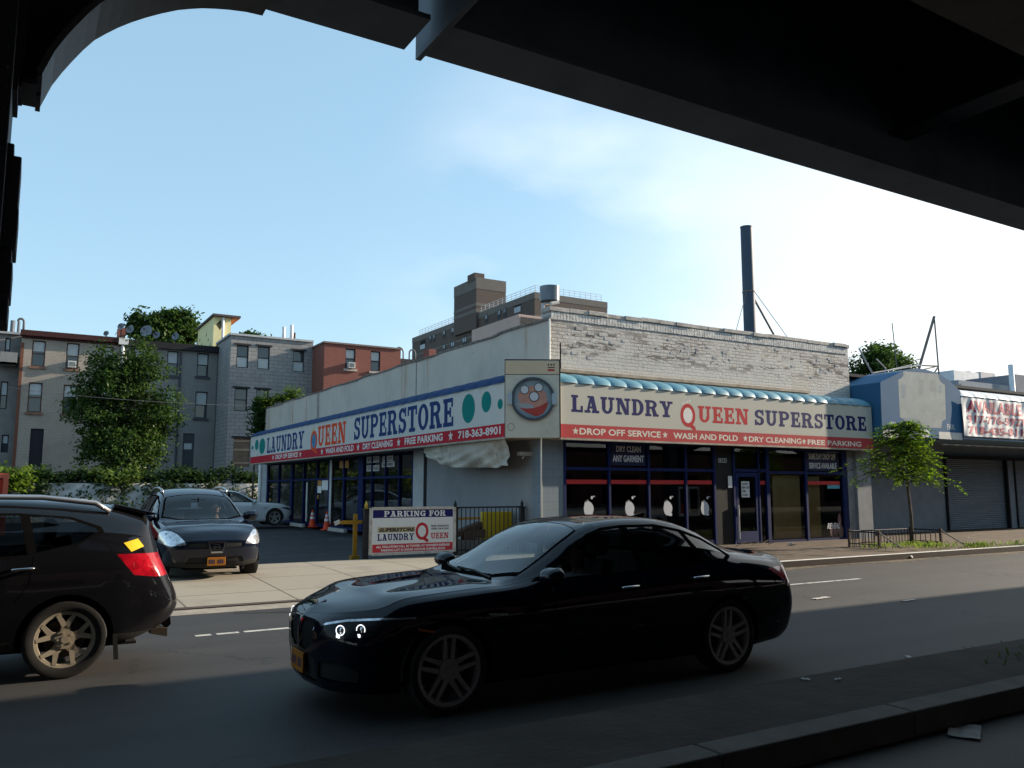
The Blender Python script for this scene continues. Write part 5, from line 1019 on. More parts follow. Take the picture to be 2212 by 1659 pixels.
for (x0, y0, x1, y1) in ((700,468,740,535),(792,438,818,495),(897,400,925,462),(945,383,970,447),(515,540,548,605),(608,505,645,570),(443,565,468,622),(332,608,352,660),(364,600,384,650),(443,680,468,745),(510,660,545,722),(606,622,645,690)):
    a, b = atX(z('C',x0,y1),XT), atX(z('C',x1,y0),XT); ym = (a.y+b.y)/2; hw = abs(a.y-b.y)/2; zm = (a.z+b.z)/2
    f = MB(); bt.rect(f, -ym-hw, zm-.85, -ym+hw, zm+.85, .06); f = f.build('window', M_frame, tw)
    p = MB(); bt.rect(p, -ym-hw+.25, zm-.05, -ym-.12, zm+.72, .09); bt.rect(p, -ym+.12, zm-.05, -ym+hw-.25, zm+.72, .09); p.build('pane', M_tp, f)
for (x0, y0, x1, y1) in ((260,640,300,725),(1038,345,1090,425)):
    a, b = atX(z('C',x0,y1),XT), atX(z('C',x1,y0),XT); f = MB(); bt.rect(f, -a.y, a.z, -b.y, b.z, .06); f = f.build('balcony_recess', M_dark, tw); p = MB(); bt.rect(p, -a.y, a.z, -b.y, a.z+1.0, .1); p.build('balcony_front', M_tp, f)  # flat dark sheet, the shade of the recess is its colour
M_rl = mat('railing_pale', (.55,.57,.6), .6)
for y0_, y1_ in ((y_near+.3, yp0-.5), (yp1+.8, y_far-3.0)):
    q = MB(); n = int((y1_-y0_)/1.6)
    for k in range(n+1): yy = y0_+(y1_-y0_)*k/n; q.box(XT+.3, XT+.36, yy-.03, yy+.03, zT, zT+1.35)
    for h in (.45, .9, 1.32): q.box(XT+.3, XT+.36, y0_, y1_, zT+h-.03, zT+h+.03)
    q.build('roof_railing', M_rl, tw)
q = MB()
x0_, x1_ = XT+.4, atY(z('C',1755,320), y_near+.3).x
for k in range(13): xx = x0_+(x1_-x0_)*k/12; q.box(xx-.03, xx+.03, y_near+.3, y_near+.36, zT, zT+1.35)
for h in (.45, .9, 1.32): q.box(x0_, x1_, y_near+.3, y_near+.36, zT+h-.03, zT+h+.03)
q.build('roof_railing', M_rl, tw)

# ------------------------------------------------------------------ buildings across the street behind the camera (unseen, heights set to shape the sedan's reflections)
ac = thing('terrace_across_street', 'low dark brick terrace across the street behind the viaduct', 'terrace', (10, -24, 0))
q = MB(); q.box(-60, 36, -34, -24, 0, 8.8); q.box(36, 120, -34, -24, 0, 5.2); q.build('wall', M_rbrick, ac)
q = MB(); q.box(36, 120, -24.3, -24, 4.9, 5.3); q.build('cornice', M_frame, ac)
for k in range(20): q = MB(); q.box(-58+k*7.3, -54+k*7.3, -24.04, -24, .4, 2.9); q.build('shop_window', M_hglass, ac)
# ------------------------------------------------------------------ vegetation
def leaf(mb, c, size, nrm, rg):
    n = V(nrm); n = n.normalized() if n.length > 1e-6 else V((0,0,1)); a = n.orthogonal().normalized(); a = Matrix.Rotation(rg.uniform(0, 6.28), 3, n) @ a; b = n.cross(a); l = size*rg.uniform(.7,1.3); w_ = l*.55
    o = len(mb.v); mb.v += [c-a*l*.5, c+b*w_*.5-a*l*.05, c+a*l*.5, c-b*w_*.5-a*l*.05]; mb.f.append((o,o+1,o+2,o+3))
def clumps(mb, blobs, nclump, per, size, rg, spread=.35, shell=.55):
    """leaf clumps through the volume of a few ellipsoids"""
    wts = [b[1][0]*b[1][1]*b[1][2] for b in blobs]; tot = sum(wts)
    for (c, r), wt in zip(blobs, wts):
        c = V(c)
        for k in range(max(1, int(nclump*wt/tot))):
            d = V((rg.gauss(0,1), rg.gauss(0,1), rg.gauss(0,1))).normalized(); q = shell+(1-shell)*rg.random()**.7; q *= rg.uniform(.75,1.1)
            cc = c+V((d.x*r[0], d.y*r[1], d.z*r[2]))*q; sp = spread*rg.uniform(.5,1.3)
            for j in range(per):
                p = cc+V((rg.gauss(0,sp), rg.gauss(0,sp), rg.gauss(0,sp*.65))); leaf(mb, p, size, d*.5+V((rg.gauss(0,.6), rg.gauss(0,.6), .6+rg.gauss(0,.5))), rg)
def trunkmesh(base, top, r0, limbs, rg, parent, m_):
    mb = MB(); base, top = V(base), V(top); n = 6
    pts = [base.lerp(top, i/n)+V((rg.gauss(0,.03), rg.gauss(0,.03), 0))*i for i in range(n+1)]
    mb.tube(pts, [r0*(1-.55*i/n) for i in range(n+1)], 8)
    for e in limbs:
        e = V(e); k = rg.randint(3, n); s0 = pts[k]; md = s0.lerp(e, .5)+V((0,0,.12*(e-s0).length)); mb.tube([s0, md, e], [r0*.38, r0*.22, r0*.06], 6)
    return mb.build('trunk', m_, parent, smooth=True)
M_bark = mat('bark', (.10,.08,.065), .95, var=.3, scale=6, bump=.5)
M_lf1 = leafmat('dark_leaf', (.018,.042,.011), (.058,.10,.022), .3)
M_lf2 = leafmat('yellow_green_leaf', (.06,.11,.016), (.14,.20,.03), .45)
M_lf3 = leafmat('mid_leaf', (.02,.045,.012), (.05,.088,.02), .35)
M_ivy = leafmat('ivy_leaf', (.012,.03,.009), (.034,.06,.015), .25)
rg = random.Random(11)
# big tree by the car park wall
YT = 53.0
def at(px_, py_, Y=YT): return atY((px_, py_), Y)
bt_ = thing('leafy_tree', 'big dark green tree behind the ivy wall in front of the row houses', 'tree', (at(270,1050).x, YT, 0))
bl0 = []
for (px_, py_, rx, rz_) in ((268,955,82,68),(215,890,72,60),(320,900,75,70),(262,830,78,62),(300,785,50,48),(225,800,46,45),(352,880,40,45),(180,860,38,40),(200,960,38,48),(335,970,42,55),(300,745,25,28),(215,760,25,30),(335,800,35,40),(270,1005,60,28)):
    c = at(px_, py_); s = 1/1786*(.509*c.x+.852*c.y); bl0.append(((c.x, c.y+rg.uniform(-1,1), c.z), (rx*s, rx*s*.8, rz_*s)))
mb = MB(); clumps(mb, bl0, 1080, 24, .20, rg, .27, .30); mb.build('crown', M_lf1, bt_)
mb = MB(); clumps(mb, [b for b in bl0 if b[0][0] > at(240,900).x], 110, 10, .2, rg, .2, .9); mb.build('sunlit_leaves', M_lf3, bt_)
b0 = at(272,1050); trunkmesh((b0.x,YT,0), (b0.x+.2,YT,7.5), .3, [b[0] for b in bl0[:10]], rg, bt_, M_bark)
def bushy(nm_, lab, cat, px_list, Y, n, per, size, m_, base=None, spread=.3, group=None):
    t0 = at(px_list[0][0], px_list[0][1], Y); t = thing(nm_, lab, cat, (t0.x, Y, base if base is not None else 0), group); bl = []
    for (px_, py_, rx, rz_) in px_list:
        c = at(px_, py_, Y); s = 1/1786*(.509*c.x+.852*c.y); bl.append(((c.x, Y+rg.uniform(-.5,.5), c.z), (rx*s, rx*s*.8, rz_*s)))
    mb = MB(); clumps(mb, bl, n, per, size, rg, spread, .45); mb.build('crown', m_, t)
    trunkmesh((t0.x,Y,base if base is not None else 0), (t0.x,Y,t0.z), .22, [b[0] for b in bl], rg, t, M_bark); return t
bushy('shade_tree', 'round dark tree top rising over the black cornice behind the houses', 'tree', [(330,715,50,38),(395,700,42,38),(300,690,22,22),(415,735,20,30),(360,690,30,26),(280,715,12,14),(350,745,50,25)], 76, 620, 16, .38, M_lf3, spread=.3)
bushy('small_distant_tree', 'tip of a small tree just over the block house roof', 'tree', [(537,726,12,7),(553,728,10,6)], 78, 40, 12, .35, M_lf3)
bushy('roadside_tree', 'sunlit tree top behind the domed awning and its aerials', 'tree', [(1880,785,45,38),(1920,775,45,32),(1855,800,25,35),(1945,790,25,25),(1900,760,20,18),(1880,830,60,30)], 34, 420, 15, .26, M_lf3, spread=.28)
# ivy covered wall along the back of the car park
YW = 49.8
wl = thing('ivy_wall', 'white painted wall with creeping ivy along the back of the car park', 'wall', (3, YW, 0))
mb = MB(); mb.grid(lambda u, v: (-14+u*28, YW+.04*math.sin(u*60), .0+v*2.02), 60, 6); mb.box(-14,14,YW+.05,YW+.3,0,2.02); mb.build('masonry', mat('old_white_wall', (.52,.52,.51), .9, var=.2, scale=1.2, dirt=(.2,.2,.18), dscale=1.4, dlo=.5, dhi=.75, bump=.5, bscale=8), wl)
mb = MB()
for k in range(330):
    x = rg.uniform(-1, 12.5); zz = rg.uniform(.15, 2.0)
    dens = .35+.65*(math.sin(x*1.7)+math.sin(x*.9+2) > .6)
    if rg.random() > dens: continue
    for j in range(rg.randint(4, 12)): leaf(mb, V((x+rg.gauss(0,.18), YW-.08-rg.random()*.06, zz+rg.gauss(0,.13))), .17, (rg.gauss(0,.3),-1,.4+rg.gauss(0,.3)), rg)
for xc in (1.0, 6.8, 7.3, 9.6):
    for j in range(260): leaf(mb, V((xc+rg.gauss(0,.28), YW-.1-rg.random()*.1, rg.uniform(.3,2.1))), .2, (rg.gauss(0,.3),-1,.5), rg)
mb.build('ivy', M_ivy, wl)
def hedge(px0, px1, py_top, py_bot, Y, n, m_, nm_, lab, rough=8):
    mb = MB()
    for k in range(n):
        px_ = rg.uniform(px0, px1); top = py_top+rough*math.sin(px_*.06)+rough*.6*math.sin(px_*.17+1); py_ = rg.uniform(top, py_bot); c = at(px_, py_, Y)
        for j in range(9): leaf(mb, c+V((rg.gauss(0,.22), rg.gauss(0,.35), rg.gauss(0,.14))), .24, (rg.gauss(0,.5), rg.gauss(-.3,.5), .8), rg)
    return tag(mb.build(nm_, m_), lab, 'hedge')
hedge(60, 556, 1020, 1043, YW+.6, 560, M_ivy, 'overgrown_hedge', 'dark overgrown hedge spilling over the top of the ivy wall')
hedge(-10, 62, 1012, 1058, YW-.3, 130, M_lf2, 'sunny_shrub', 'bright green shrub at the left edge above the red container', 10)
hedge(205, 300, 1018, 1045, YW+.2, 90, leafmat('olive_leaf', (.06,.10,.02), (.12,.17,.04), .4), 'low_bush', 'lighter green bush under the big tree on the wall', 5)
# creeper at the far end of the laundry
cr = thing('creeper', 'dark creeper climbing the far corner of the laundry side wall', 'plant', (11.4, 46.6, 0)); mb = MB()
for k in range(260):
    c = atY((rg.uniform(556,590) if rg.random() < .7 else rg.uniform(575,640), 0), 46.5); t = rg.random()
    px_ = rg.gauss(566, 9); py_ = rg.uniform(868, 940); c = at(px_, py_, 46.4)
    for j in range(8): leaf(mb, c+V((rg.gauss(0,.15), rg.gauss(0,.2), rg.gauss(0,.15))), .22, (rg.gauss(0,.5),-.6,.6), rg)
mb.build('dark_leaves', M_ivy, cr); mb = MB()
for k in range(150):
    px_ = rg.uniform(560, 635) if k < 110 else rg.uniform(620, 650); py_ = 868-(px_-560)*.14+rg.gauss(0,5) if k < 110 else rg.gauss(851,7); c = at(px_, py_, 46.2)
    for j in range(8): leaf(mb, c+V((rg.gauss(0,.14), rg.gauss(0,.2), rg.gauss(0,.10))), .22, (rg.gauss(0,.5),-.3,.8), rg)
mb.build('sunlit_leaves', M_lf2, cr)  # brighter leaf colour stands in for sun on the top growth
mb = MB(); mb.tube([(11.2,46.5,0),(11.25,46.45,3),(11.3,46.4,6)], .05); mb.build('stem', M_bark, cr)
# thin street tree
tb = V((21.8, 14.52, .15)); M_lfs = leafmat('street_leaf', (.07,.13,.02), (.18,.27,.035), .5); stt = thing('street_tree', 'slim street tree with feathery light green leaves in a fenced pit', 'tree', tb)
mb = MB(); mb.tube([tb, tb+V((.02,0,.8)), tb+V((-.03,.02,1.7)), tb+V((.02,.03,2.4)), tb+V((0,.02,3.3))], [.05,.042,.038,.03,.012], 8)
lm = MB(); le2 = MB()
sprays = []
for k in range(64):
    h = 1.75+1.75*(k/64)**.9; az = k*2.4+rg.uniform(-.5,.5); ln = 1.5*(1-.78*((h-1.75)/1.8)**1.2)*rg.uniform(.55,1.15)*(1.0-.42*math.cos(az)); s0 = tb+V((0,.02,h)); up = rg.uniform(.05,.55)
    pts_ = []; n = 7
    for i in range(n+1):
        t = i/n; pts_.append(s0+V((math.cos(az)*ln*t, math.sin(az)*ln*t, up*ln*t-.55*ln*t*t)))
    mb.tube(pts_, [.016*(1-.8*i/n)+.002 for i in range(n+1)], 5)
    for i in range(1, n+1):
        for q in range(2):
            # side twig with paired leaflets
            d = V((math.cos(az+rg.uniform(-1.3,1.3)), math.sin(az+rg.uniform(-1.3,1.3)), rg.uniform(-.55,.25))).normalized(); p0 = pts_[i-1].lerp(pts_[i], rg.random()); tl_ = rg.uniform(.18,.4)
            sd_ = d.cross(V((0,0,1))).normalized()
            for j in range(6):
                for sgn in (-1, 1):
                    c = p0+d*(tl_*(j+1)/6)+sd_*sgn*.04+V((0,0,-.02*j*j*.1)); leaf(lm if rg.random() < .7 else le2, c, .085, V((rg.gauss(0,.35), rg.gauss(0,.35), 1)), rg)
mb.build('trunk', M_bark, stt, smooth=True)
lm.build('crown', M_lfs, stt); le2.build('darker_leaves', M_lf3, stt)  # a random share of leaflets takes a darker leaf colour
# weeds
def weeds(pts_, n, name, lab, m_, h=.16):
    mb = MB()
    for k in range(n):
        x, y, sx, sy, zz = pts_[rg.randrange(len(pts_))]; c = V((x+rg.gauss(0,sx), y+rg.gauss(0,sy), zz)); a = rg.uniform(0, 6.28); l = h*rg.uniform(.5,1.5); d = V((math.cos(a),math.sin(a),0)); w_ = V((-d.y,d.x,0))*.009
        o = len(mb.v); mb.v += [c-w_, c+w_, c+d*l*.35+V((0,0,l*.75))+w_*.6, c+d*l*.8+V((0,0,l))]; mb.f.append((o,o+1,o+2,o+3))
    ob = mb.build(name, m_); ob['kind'] = 'stuff'; ob['label'] = lab; return ob
M_grass = leafmat('weed_blade', (.07,.11,.025), (.15,.19,.05), .4)
weeds([(20.2,14.0,.5,.25,.15),(21.0,13.6,.6,.25,.15),(21.6,14.2,.4,.25,.15),(22.6,13.1,.4,.12,.15),(25,12.95,1.0,.1,.15),(27.5,12.95,1.2,.1,.15)], 900, 'weeds', 'weeds in the tree pit and along the far kerb', M_grass, .11)
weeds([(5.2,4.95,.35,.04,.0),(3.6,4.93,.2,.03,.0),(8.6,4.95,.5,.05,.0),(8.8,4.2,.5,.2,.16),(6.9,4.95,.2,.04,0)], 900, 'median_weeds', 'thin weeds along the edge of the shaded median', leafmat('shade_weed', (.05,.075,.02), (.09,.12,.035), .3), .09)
mb = MB(); mb.grid(lambda u, v: (18.95+u*2.6, 13.2+v*1.45, .156+.05*math.sin(u*math.pi)*math.sin(v*math.pi)*(1+.4*math.sin(17*u)*math.sin(11*v))), 24, 14); struct(mb.build('tree_pit_soil', mat('soil', (.12,.09,.06), 1, var=.35, scale=8, bump=.8)))
# ------------------------------------------------------------------ vehicles (local: x forward, y left, z up)
def cr(p0, p1, p2, p3, t): return p1+.5*t*((p2-p0)+t*((2*p0-5*p1+4*p2-p3)+t*(3*p1-p0-3*p2+p3)))
def loft(rows, su, sv):
    """Catmull-Rom surface through rows of points (half body, y >= 0)"""
    def interp(seq, s):
        o = []; n = len(seq)
        for i in range(n-1):
            a, b, c, d = seq[max(0,i-1)], seq[i], seq[i+1], seq[min(n-1,i+2)]
            for k in range(s): o.append([cr(p, q, r, t_, k/s) for p, q, r, t_ in zip(a, b, c, d)])
        o.append(seq[-1]); return o
    rows = [list(r_[:7])+[r_[7]+(r_[6]-r_[7])*.13, r_[7]+(r_[8]-r_[7])*.09]+list(r_[8:]) for r_ in rows]
    rows = interp(rows, su); cols = [[r[j] for r in rows] for j in range(len(rows[0]))]; cols = interp(cols, sv)
    return [[c[i] for c in cols] for i in range(len(rows))]
def ring(x, zb, W, Ws, belt, Wr, Te, T, zm=.58, p7=None):
    P7 = p7 or (Ws+(Wr-Ws)*.42+.015, belt+(Te-belt)*.5)
    q = [(0,zb),(.78*W,zb),(.945*W,zb+.05),(.985*W,zb+.2),(W,zm),(.992*W,zm+(belt-zm)*.62),(Ws,belt),P7,(Wr,Te),(Wr*.55,T-.012),(0,T)]
    return [V((x, max(0,y), zz)) for y, zz in q]
def end(xs, ys, zs): return [V((a,b,c)) for a, b, c in zip(xs, ys, zs)]
def sedan_rows():
    y0 = [0]*11; z0 = [.18,.19,.24,.38,.52,.62,.69,.73,.755,.775,.785]
    r = [end([2.30,2.34,2.37,2.39,2.40,2.395,2.37,2.34,2.31,2.28,2.27], y0, z0),
         end([2.22,2.27,2.31,2.33,2.34,2.335,2.30,2.24,2.20,2.18,2.17], [0,.40,.46,.48,.48,.48,.47,.42,.34,.19,0], [.17,.18,.23,.38,.52,.63,.715,.765,.79,.805,.81]),
         end([2.03,2.07,2.10,2.12,2.13,2.11,2.04,2.0,1.97,1.96,1.95], [0,.62,.74,.775,.785,.78,.755,.70,.55,.30,0], [.17,.18,.22,.38,.52,.63,.735,.81,.84,.855,.86]),
         ring(1.80,.17,.875,.825,.83,.56,.895,.905,p7=(.745,.878)), ring(1.45,.17,.915,.862,.868,.58,.922,.934,p7=(.765,.908)), ring(1.15,.17,.925,.868,.888,.60,.942,.954,p7=(.775,.925)),
         ring(.90,.17,.93,.866,.90,.665,.954,.972,p7=(.785,.935)), ring(.55,.17,.93,.866,.918,.66,1.085,1.135), ring(.20,.17,.93,.868,.938,.625,1.265,1.318), ring(-.13,.17,.93,.869,.953,.605,1.375,1.425),
         ring(-.65,.17,.93,.87,.975,.595,1.408,1.462), ring(-1.05,.17,.93,.872,.985,.585,1.378,1.436), ring(-1.40,.17,.932,.866,.99,.565,1.285,1.35), ring(-1.75,.18,.928,.85,.995,.545,1.14,1.205),
         ring(-2.02,.2,.91,.82,.985,.60,1.07,1.105,p7=(.735,1.03)), ring(-2.28,.22,.87,.785,.955,.56,1.045,1.08,p7=(.70,1.005)),
         end([-2.36,-2.40,-2.43,-2.47,-2.50,-2.48,-2.45,-2.455,-2.46,-2.465,-2.47], [0,.6,.74,.78,.79,.785,.74,.66,.52,.28,0], [.24,.25,.3,.42,.58,.75,.92,1.0,1.04,1.06,1.065]),
         end([-2.42,-2.46,-2.51,-2.55,-2.58,-2.55,-2.50,-2.495,-2.495,-2.5,-2.5], [0,.4,.47,.49,.49,.48,.46,.4,.32,.18,0], [.25,.26,.31,.42,.58,.75,.92,.99,1.025,1.045,1.05]),
         end([-2.45,-2.49,-2.53,-2.57,-2.60,-2.57,-2.51,-2.505,-2.505,-2.505,-2.505], y0, [.26,.27,.32,.42,.58,.75,.92,.985,1.02,1.04,1.045])]
    return r
def suv_rows():
    y0 = [0]*11
    r = [end([2.14,2.18,2.22,2.25,2.27,2.265,2.24,2.20,2.17,2.14,2.11], y0, [.24,.26,.32,.45,.58,.69,.76,.81,.84,.86,.87]),
         end([2.10,2.14,2.19,2.22,2.24,2.235,2.20,2.15,2.11,2.08,2.06], [0,.40,.45,.47,.47,.47,.46,.42,.34,.19,0], [.24,.25,.31,.45,.58,.69,.775,.835,.868,.888,.896]),
         end([1.92,1.97,2.02,2.06,2.08,2.06,2.0,1.93,1.89,1.87,1.86], [0,.60,.72,.75,.76,.755,.735,.66,.52,.29,0], [.25,.26,.31,.45,.58,.69,.80,.878,.918,.938,.946]),
         ring(1.72,.25,.86,.81,.875,.56,.965,.987,.62,p7=(.735,.94)), ring(1.35,.25,.885,.84,.925,.58,1.0,1.022,.62,p7=(.76,.98)), ring(1.0,.25,.895,.85,.965,.64,1.032,1.058,.62,p7=(.778,1.013)),
         ring(.62,.25,.90,.853,1.005,.69,1.205,1.255,.62), ring(.28,.25,.90,.855,1.03,.645,1.38,1.44,.62), ring(-.08,.25,.90,.857,1.05,.622,1.50,1.562,.62), ring(-.6,.25,.90,.857,1.075,.615,1.57,1.642,.62),
         ring(-1.15,.25,.90,.852,1.095,.60,1.55,1.63,.62), ring(-1.6,.26,.892,.835,1.12,.585,1.50,1.585,.62), ring(-1.9,.28,.865,.80,1.12,.565,1.43,1.53,.62),
         end([-2.0,-2.06,-2.14,-2.22,-2.26,-2.18,-2.10,-2.06,-2.03,-2.02,-2.02], [0,.58,.70,.75,.765,.755,.72,.64,.55,.3,0], [.31,.32,.38,.48,.62,.86,1.06,1.24,1.38,1.465,1.485]),
         end([-2.1,-2.18,-2.27,-2.33,-2.36,-2.26,-2.17,-2.12,-2.08,-2.06,-2.06], [0,.38,.44,.46,.47,.465,.45,.40,.34,.19,0], [.33,.34,.39,.48,.62,.86,1.06,1.24,1.38,1.44,1.455]),
         end([-2.14,-2.22,-2.30,-2.36,-2.39,-2.29,-2.20,-2.14,-2.10,-2.08,-2.07], y0, [.33,.35,.4,.48,.62,.86,1.06,1.24,1.37,1.43,1.45])]
    return r
def in_poly(p, poly):
    x, y = p; c = False; n = len(poly)
    for i in range(n):
        (x1,y1),(x2,y2) = poly[i], poly[(i+1) % n]
        if (y1 > y) != (y2 > y) and x < (x2-x1)*(y-y1)/(y2-y1)+x1: c = not c
    return c
def cut(bm, poly, ax, pred):
    i, j = ax; xs = [p[0] for p in poly]; ys = [p[1] for p in poly]; lo, hi = (min(xs), min(ys)), (max(xs), max(ys))
    for k in range(len(poly)):
        a, b = poly[k], poly[(k+1) % len(poly)]; d = (b[0]-a[0], b[1]-a[1])
        if math.hypot(*d) < 1e-6: continue
        fs = []
        for f in bm.faces:
            c = f.calc_center_median()
            if not pred(c): continue
            u = [v.co[i] for v in f.verts]; w_ = [v.co[j] for v in f.verts]
            if max(u) < lo[0]-.01 or min(u) > hi[0]+.01 or max(w_) < lo[1]-.01 or min(w_) > hi[1]+.01: continue
            fs.append(f)
        if not fs: continue
        co = V((0,0,0)); co[i], co[j] = a; no = V((0,0,0)); no[i], no[j] = -d[1], d[0]
        g = set(fs)
        for f in fs: g.update(f.edges); g.update(f.verts)
        bmesh.ops.bisect_plane(bm, geom=list(g), plane_co=co, plane_no=no, dist=1e-5)
    r = []
    for f in bm.faces:
        c = f.calc_center_median()
        if pred(c) and in_poly((c[i], c[j]), poly): r.append(f)
    return r
def take(bm, faces, off=0, keep=False):
    mb = MB(); idx = {}; bm.normal_update()
    for f in faces:
        t = []
        for v in f.verts:
            if v.index < 0 or v not in idx: idx[v] = len(mb.v); mb.v.append(v.co+v.normal*off)
            t.append(idx[v])
        mb.f.append(tuple(t))
    if not keep: bmesh.ops.delete(bm, geom=faces, context='FACES')
    return mb
M_tyre = mat('tyre_rubber', (.022,.021,.02), .85, var=.2, scale=8)
M_chrome = mat('chrome', (.6,.6,.6), .15, metal=1, var=.02)
M_seal = mat('black_seal', (.005,.005,.005), .5, var=.1, spec=.0)
M_blackp = mat('black_plastic', (.018,.018,.018), .6, var=.1)
M_seat = mat('car_seat', (.05,.048,.045), .7)
M_lens = mat('lamp_lens', (.62,.63,.66), .12, metal=.75, var=.45, scale=16, coat=1)
M_lensd = mat('dark_lamp_lens', (.012,.012,.014), .3, metal=0, var=.5, scale=11, coat=.12, spec=.1)
M_carglass = glass('car_glass', (.66,.74,.76), f0=1.42)
M_tint = glass('tinted_glass', (.33,.35,.36), f0=1.4); M_tintf = glass('light_tinted_glass', (.62,.66,.66), f0=1.4)
M_lampin = mat('lamp_reflector', (.55,.56,.58), .2, metal=.9, var=.3, scale=12)
M_drl = emit('headlamp_glow', (.95,.97,1.0), .7)
M_tail = mat('tail_lamp_red', (.30,.004,.012), .15, var=.6, scale=9, coat=1, dirt=(.5,.08,.09), dscale=11, dlo=.6, dhi=.68)  # paler flecks stand in for clear lens bits and their highlights
M_plate = mat('licence_plate', (.30,.11,.012), .7, var=.12, scale=8)
M_arch = mat('wheel_well', (.008,.008,.008), .95)
def paint(name, c, rough=.28, coat=1.0, metal=0): return mat(name, c, rough, metal=metal, var=.03, scale=1, coat=coat, spec=.0)
def wheel(car, x, y, r, side, style, mrim, wd=.225):
    """side=+1 left (outer face towards +y)"""
    s = side; rr_ = r*(.785 if style == 'double' else .70)
    def prof(p): return [(a, s*b) for a, b in p]
    mb = MB(); mb.lathe(prof([(rr_,-wd*.5),(r*.95,-wd*.48),(r,-wd*.38),(r,wd*.36),(r*.965,wd*.47),(r*.86,wd*.5),(rr_+.008,wd*.44),(rr_,wd*.36)]), (x, y, r), 'y', 40)
    ty = mb.build('wheel', M_tyre, car, local=True, fix=True, auto=40)
    mb = MB(); mb.lathe(prof([(rr_+.004,-wd*.45),(rr_-.012,-wd*.3),(rr_-.012,wd*.30),(rr_+.004,wd*.42),(rr_+.012,wd*.43),(rr_-.022,wd*.41),(rr_-.03,wd*.25)]), (x,y,r), 'y', 40)
    c = V((x, y+s*wd*.30, r))
    def bar(a0, r0, a1, r1, w0, w1, d=.03, dy0=0.0, dy1=0.0):
        p = c+V((math.cos(a0)*r0, 0, math.sin(a0)*r0)); q = c+V((math.cos(a1)*r1, 0, math.sin(a1)*r1)); t = (q-p).normalized(); n = V((-t.z,0,t.x))
        A = [p+n*w0/2+V((0,s*dy0,0)), q+n*w1/2+V((0,s*dy1,0)), q-n*w1/2+V((0,s*dy1,0)), p-n*w0/2+V((0,s*dy0,0))]
        B = [v-V((0,s*d,0)) for v in A]; fs = [(0,1,2,3),(7,6,5,4),(0,4,5,1),(1,5,6,2),(2,6,7,3),(3,7,4,0)]
        mb.add(A+B, fs if s > 0 else [f[::-1] for f in fs])
    for k in range(5):
        a = 2*math.pi*k/5+math.pi/2
        if style == 'double':
            for sg in (-1,1): bar(a+sg*.42, .075, a+sg*.155, rr_-.012, .042, .026, .035, .012, .03)
        elif style == 'y':
            bar(a, .05, a, .135, .085, .07, .05, .01, .02)
            for sg in (-1,1): bar(a+sg*.06, .12, a+sg*.30, rr_-.012, .05, .034, .04, .02, .03)
        else:
            bar(a, .05, a, rr_-.012, .075, .05, .04, .01, .03)
    mb.cyl(c+V((0,s*.025,0)), c-V((0,s*.06,0)), .085, n=20); mb.cyl(c+V((0,s*.034,0)), c, .033, n=16)
    for k in range(5): a = 2*math.pi*k/5; q = c+V((math.cos(a)*.058,0,math.sin(a)*.058)); mb.cyl(q, q+V((0,s*.032,0)), .011, n=8)
    mb.build('rim', mrim, ty, local=True, fix=True, auto=30)
    mb = MB(); mb.cyl((x,y-s*.02,r),(x,y-s*.045,r), rr_*.72, n=28); mb.build('brake_disc', mat('brake_disc', (.12,.11,.10), .5, metal=.6) if 'brake_disc' not in bpy.data.materials else bpy.data.materials['brake_disc'], ty, local=True)
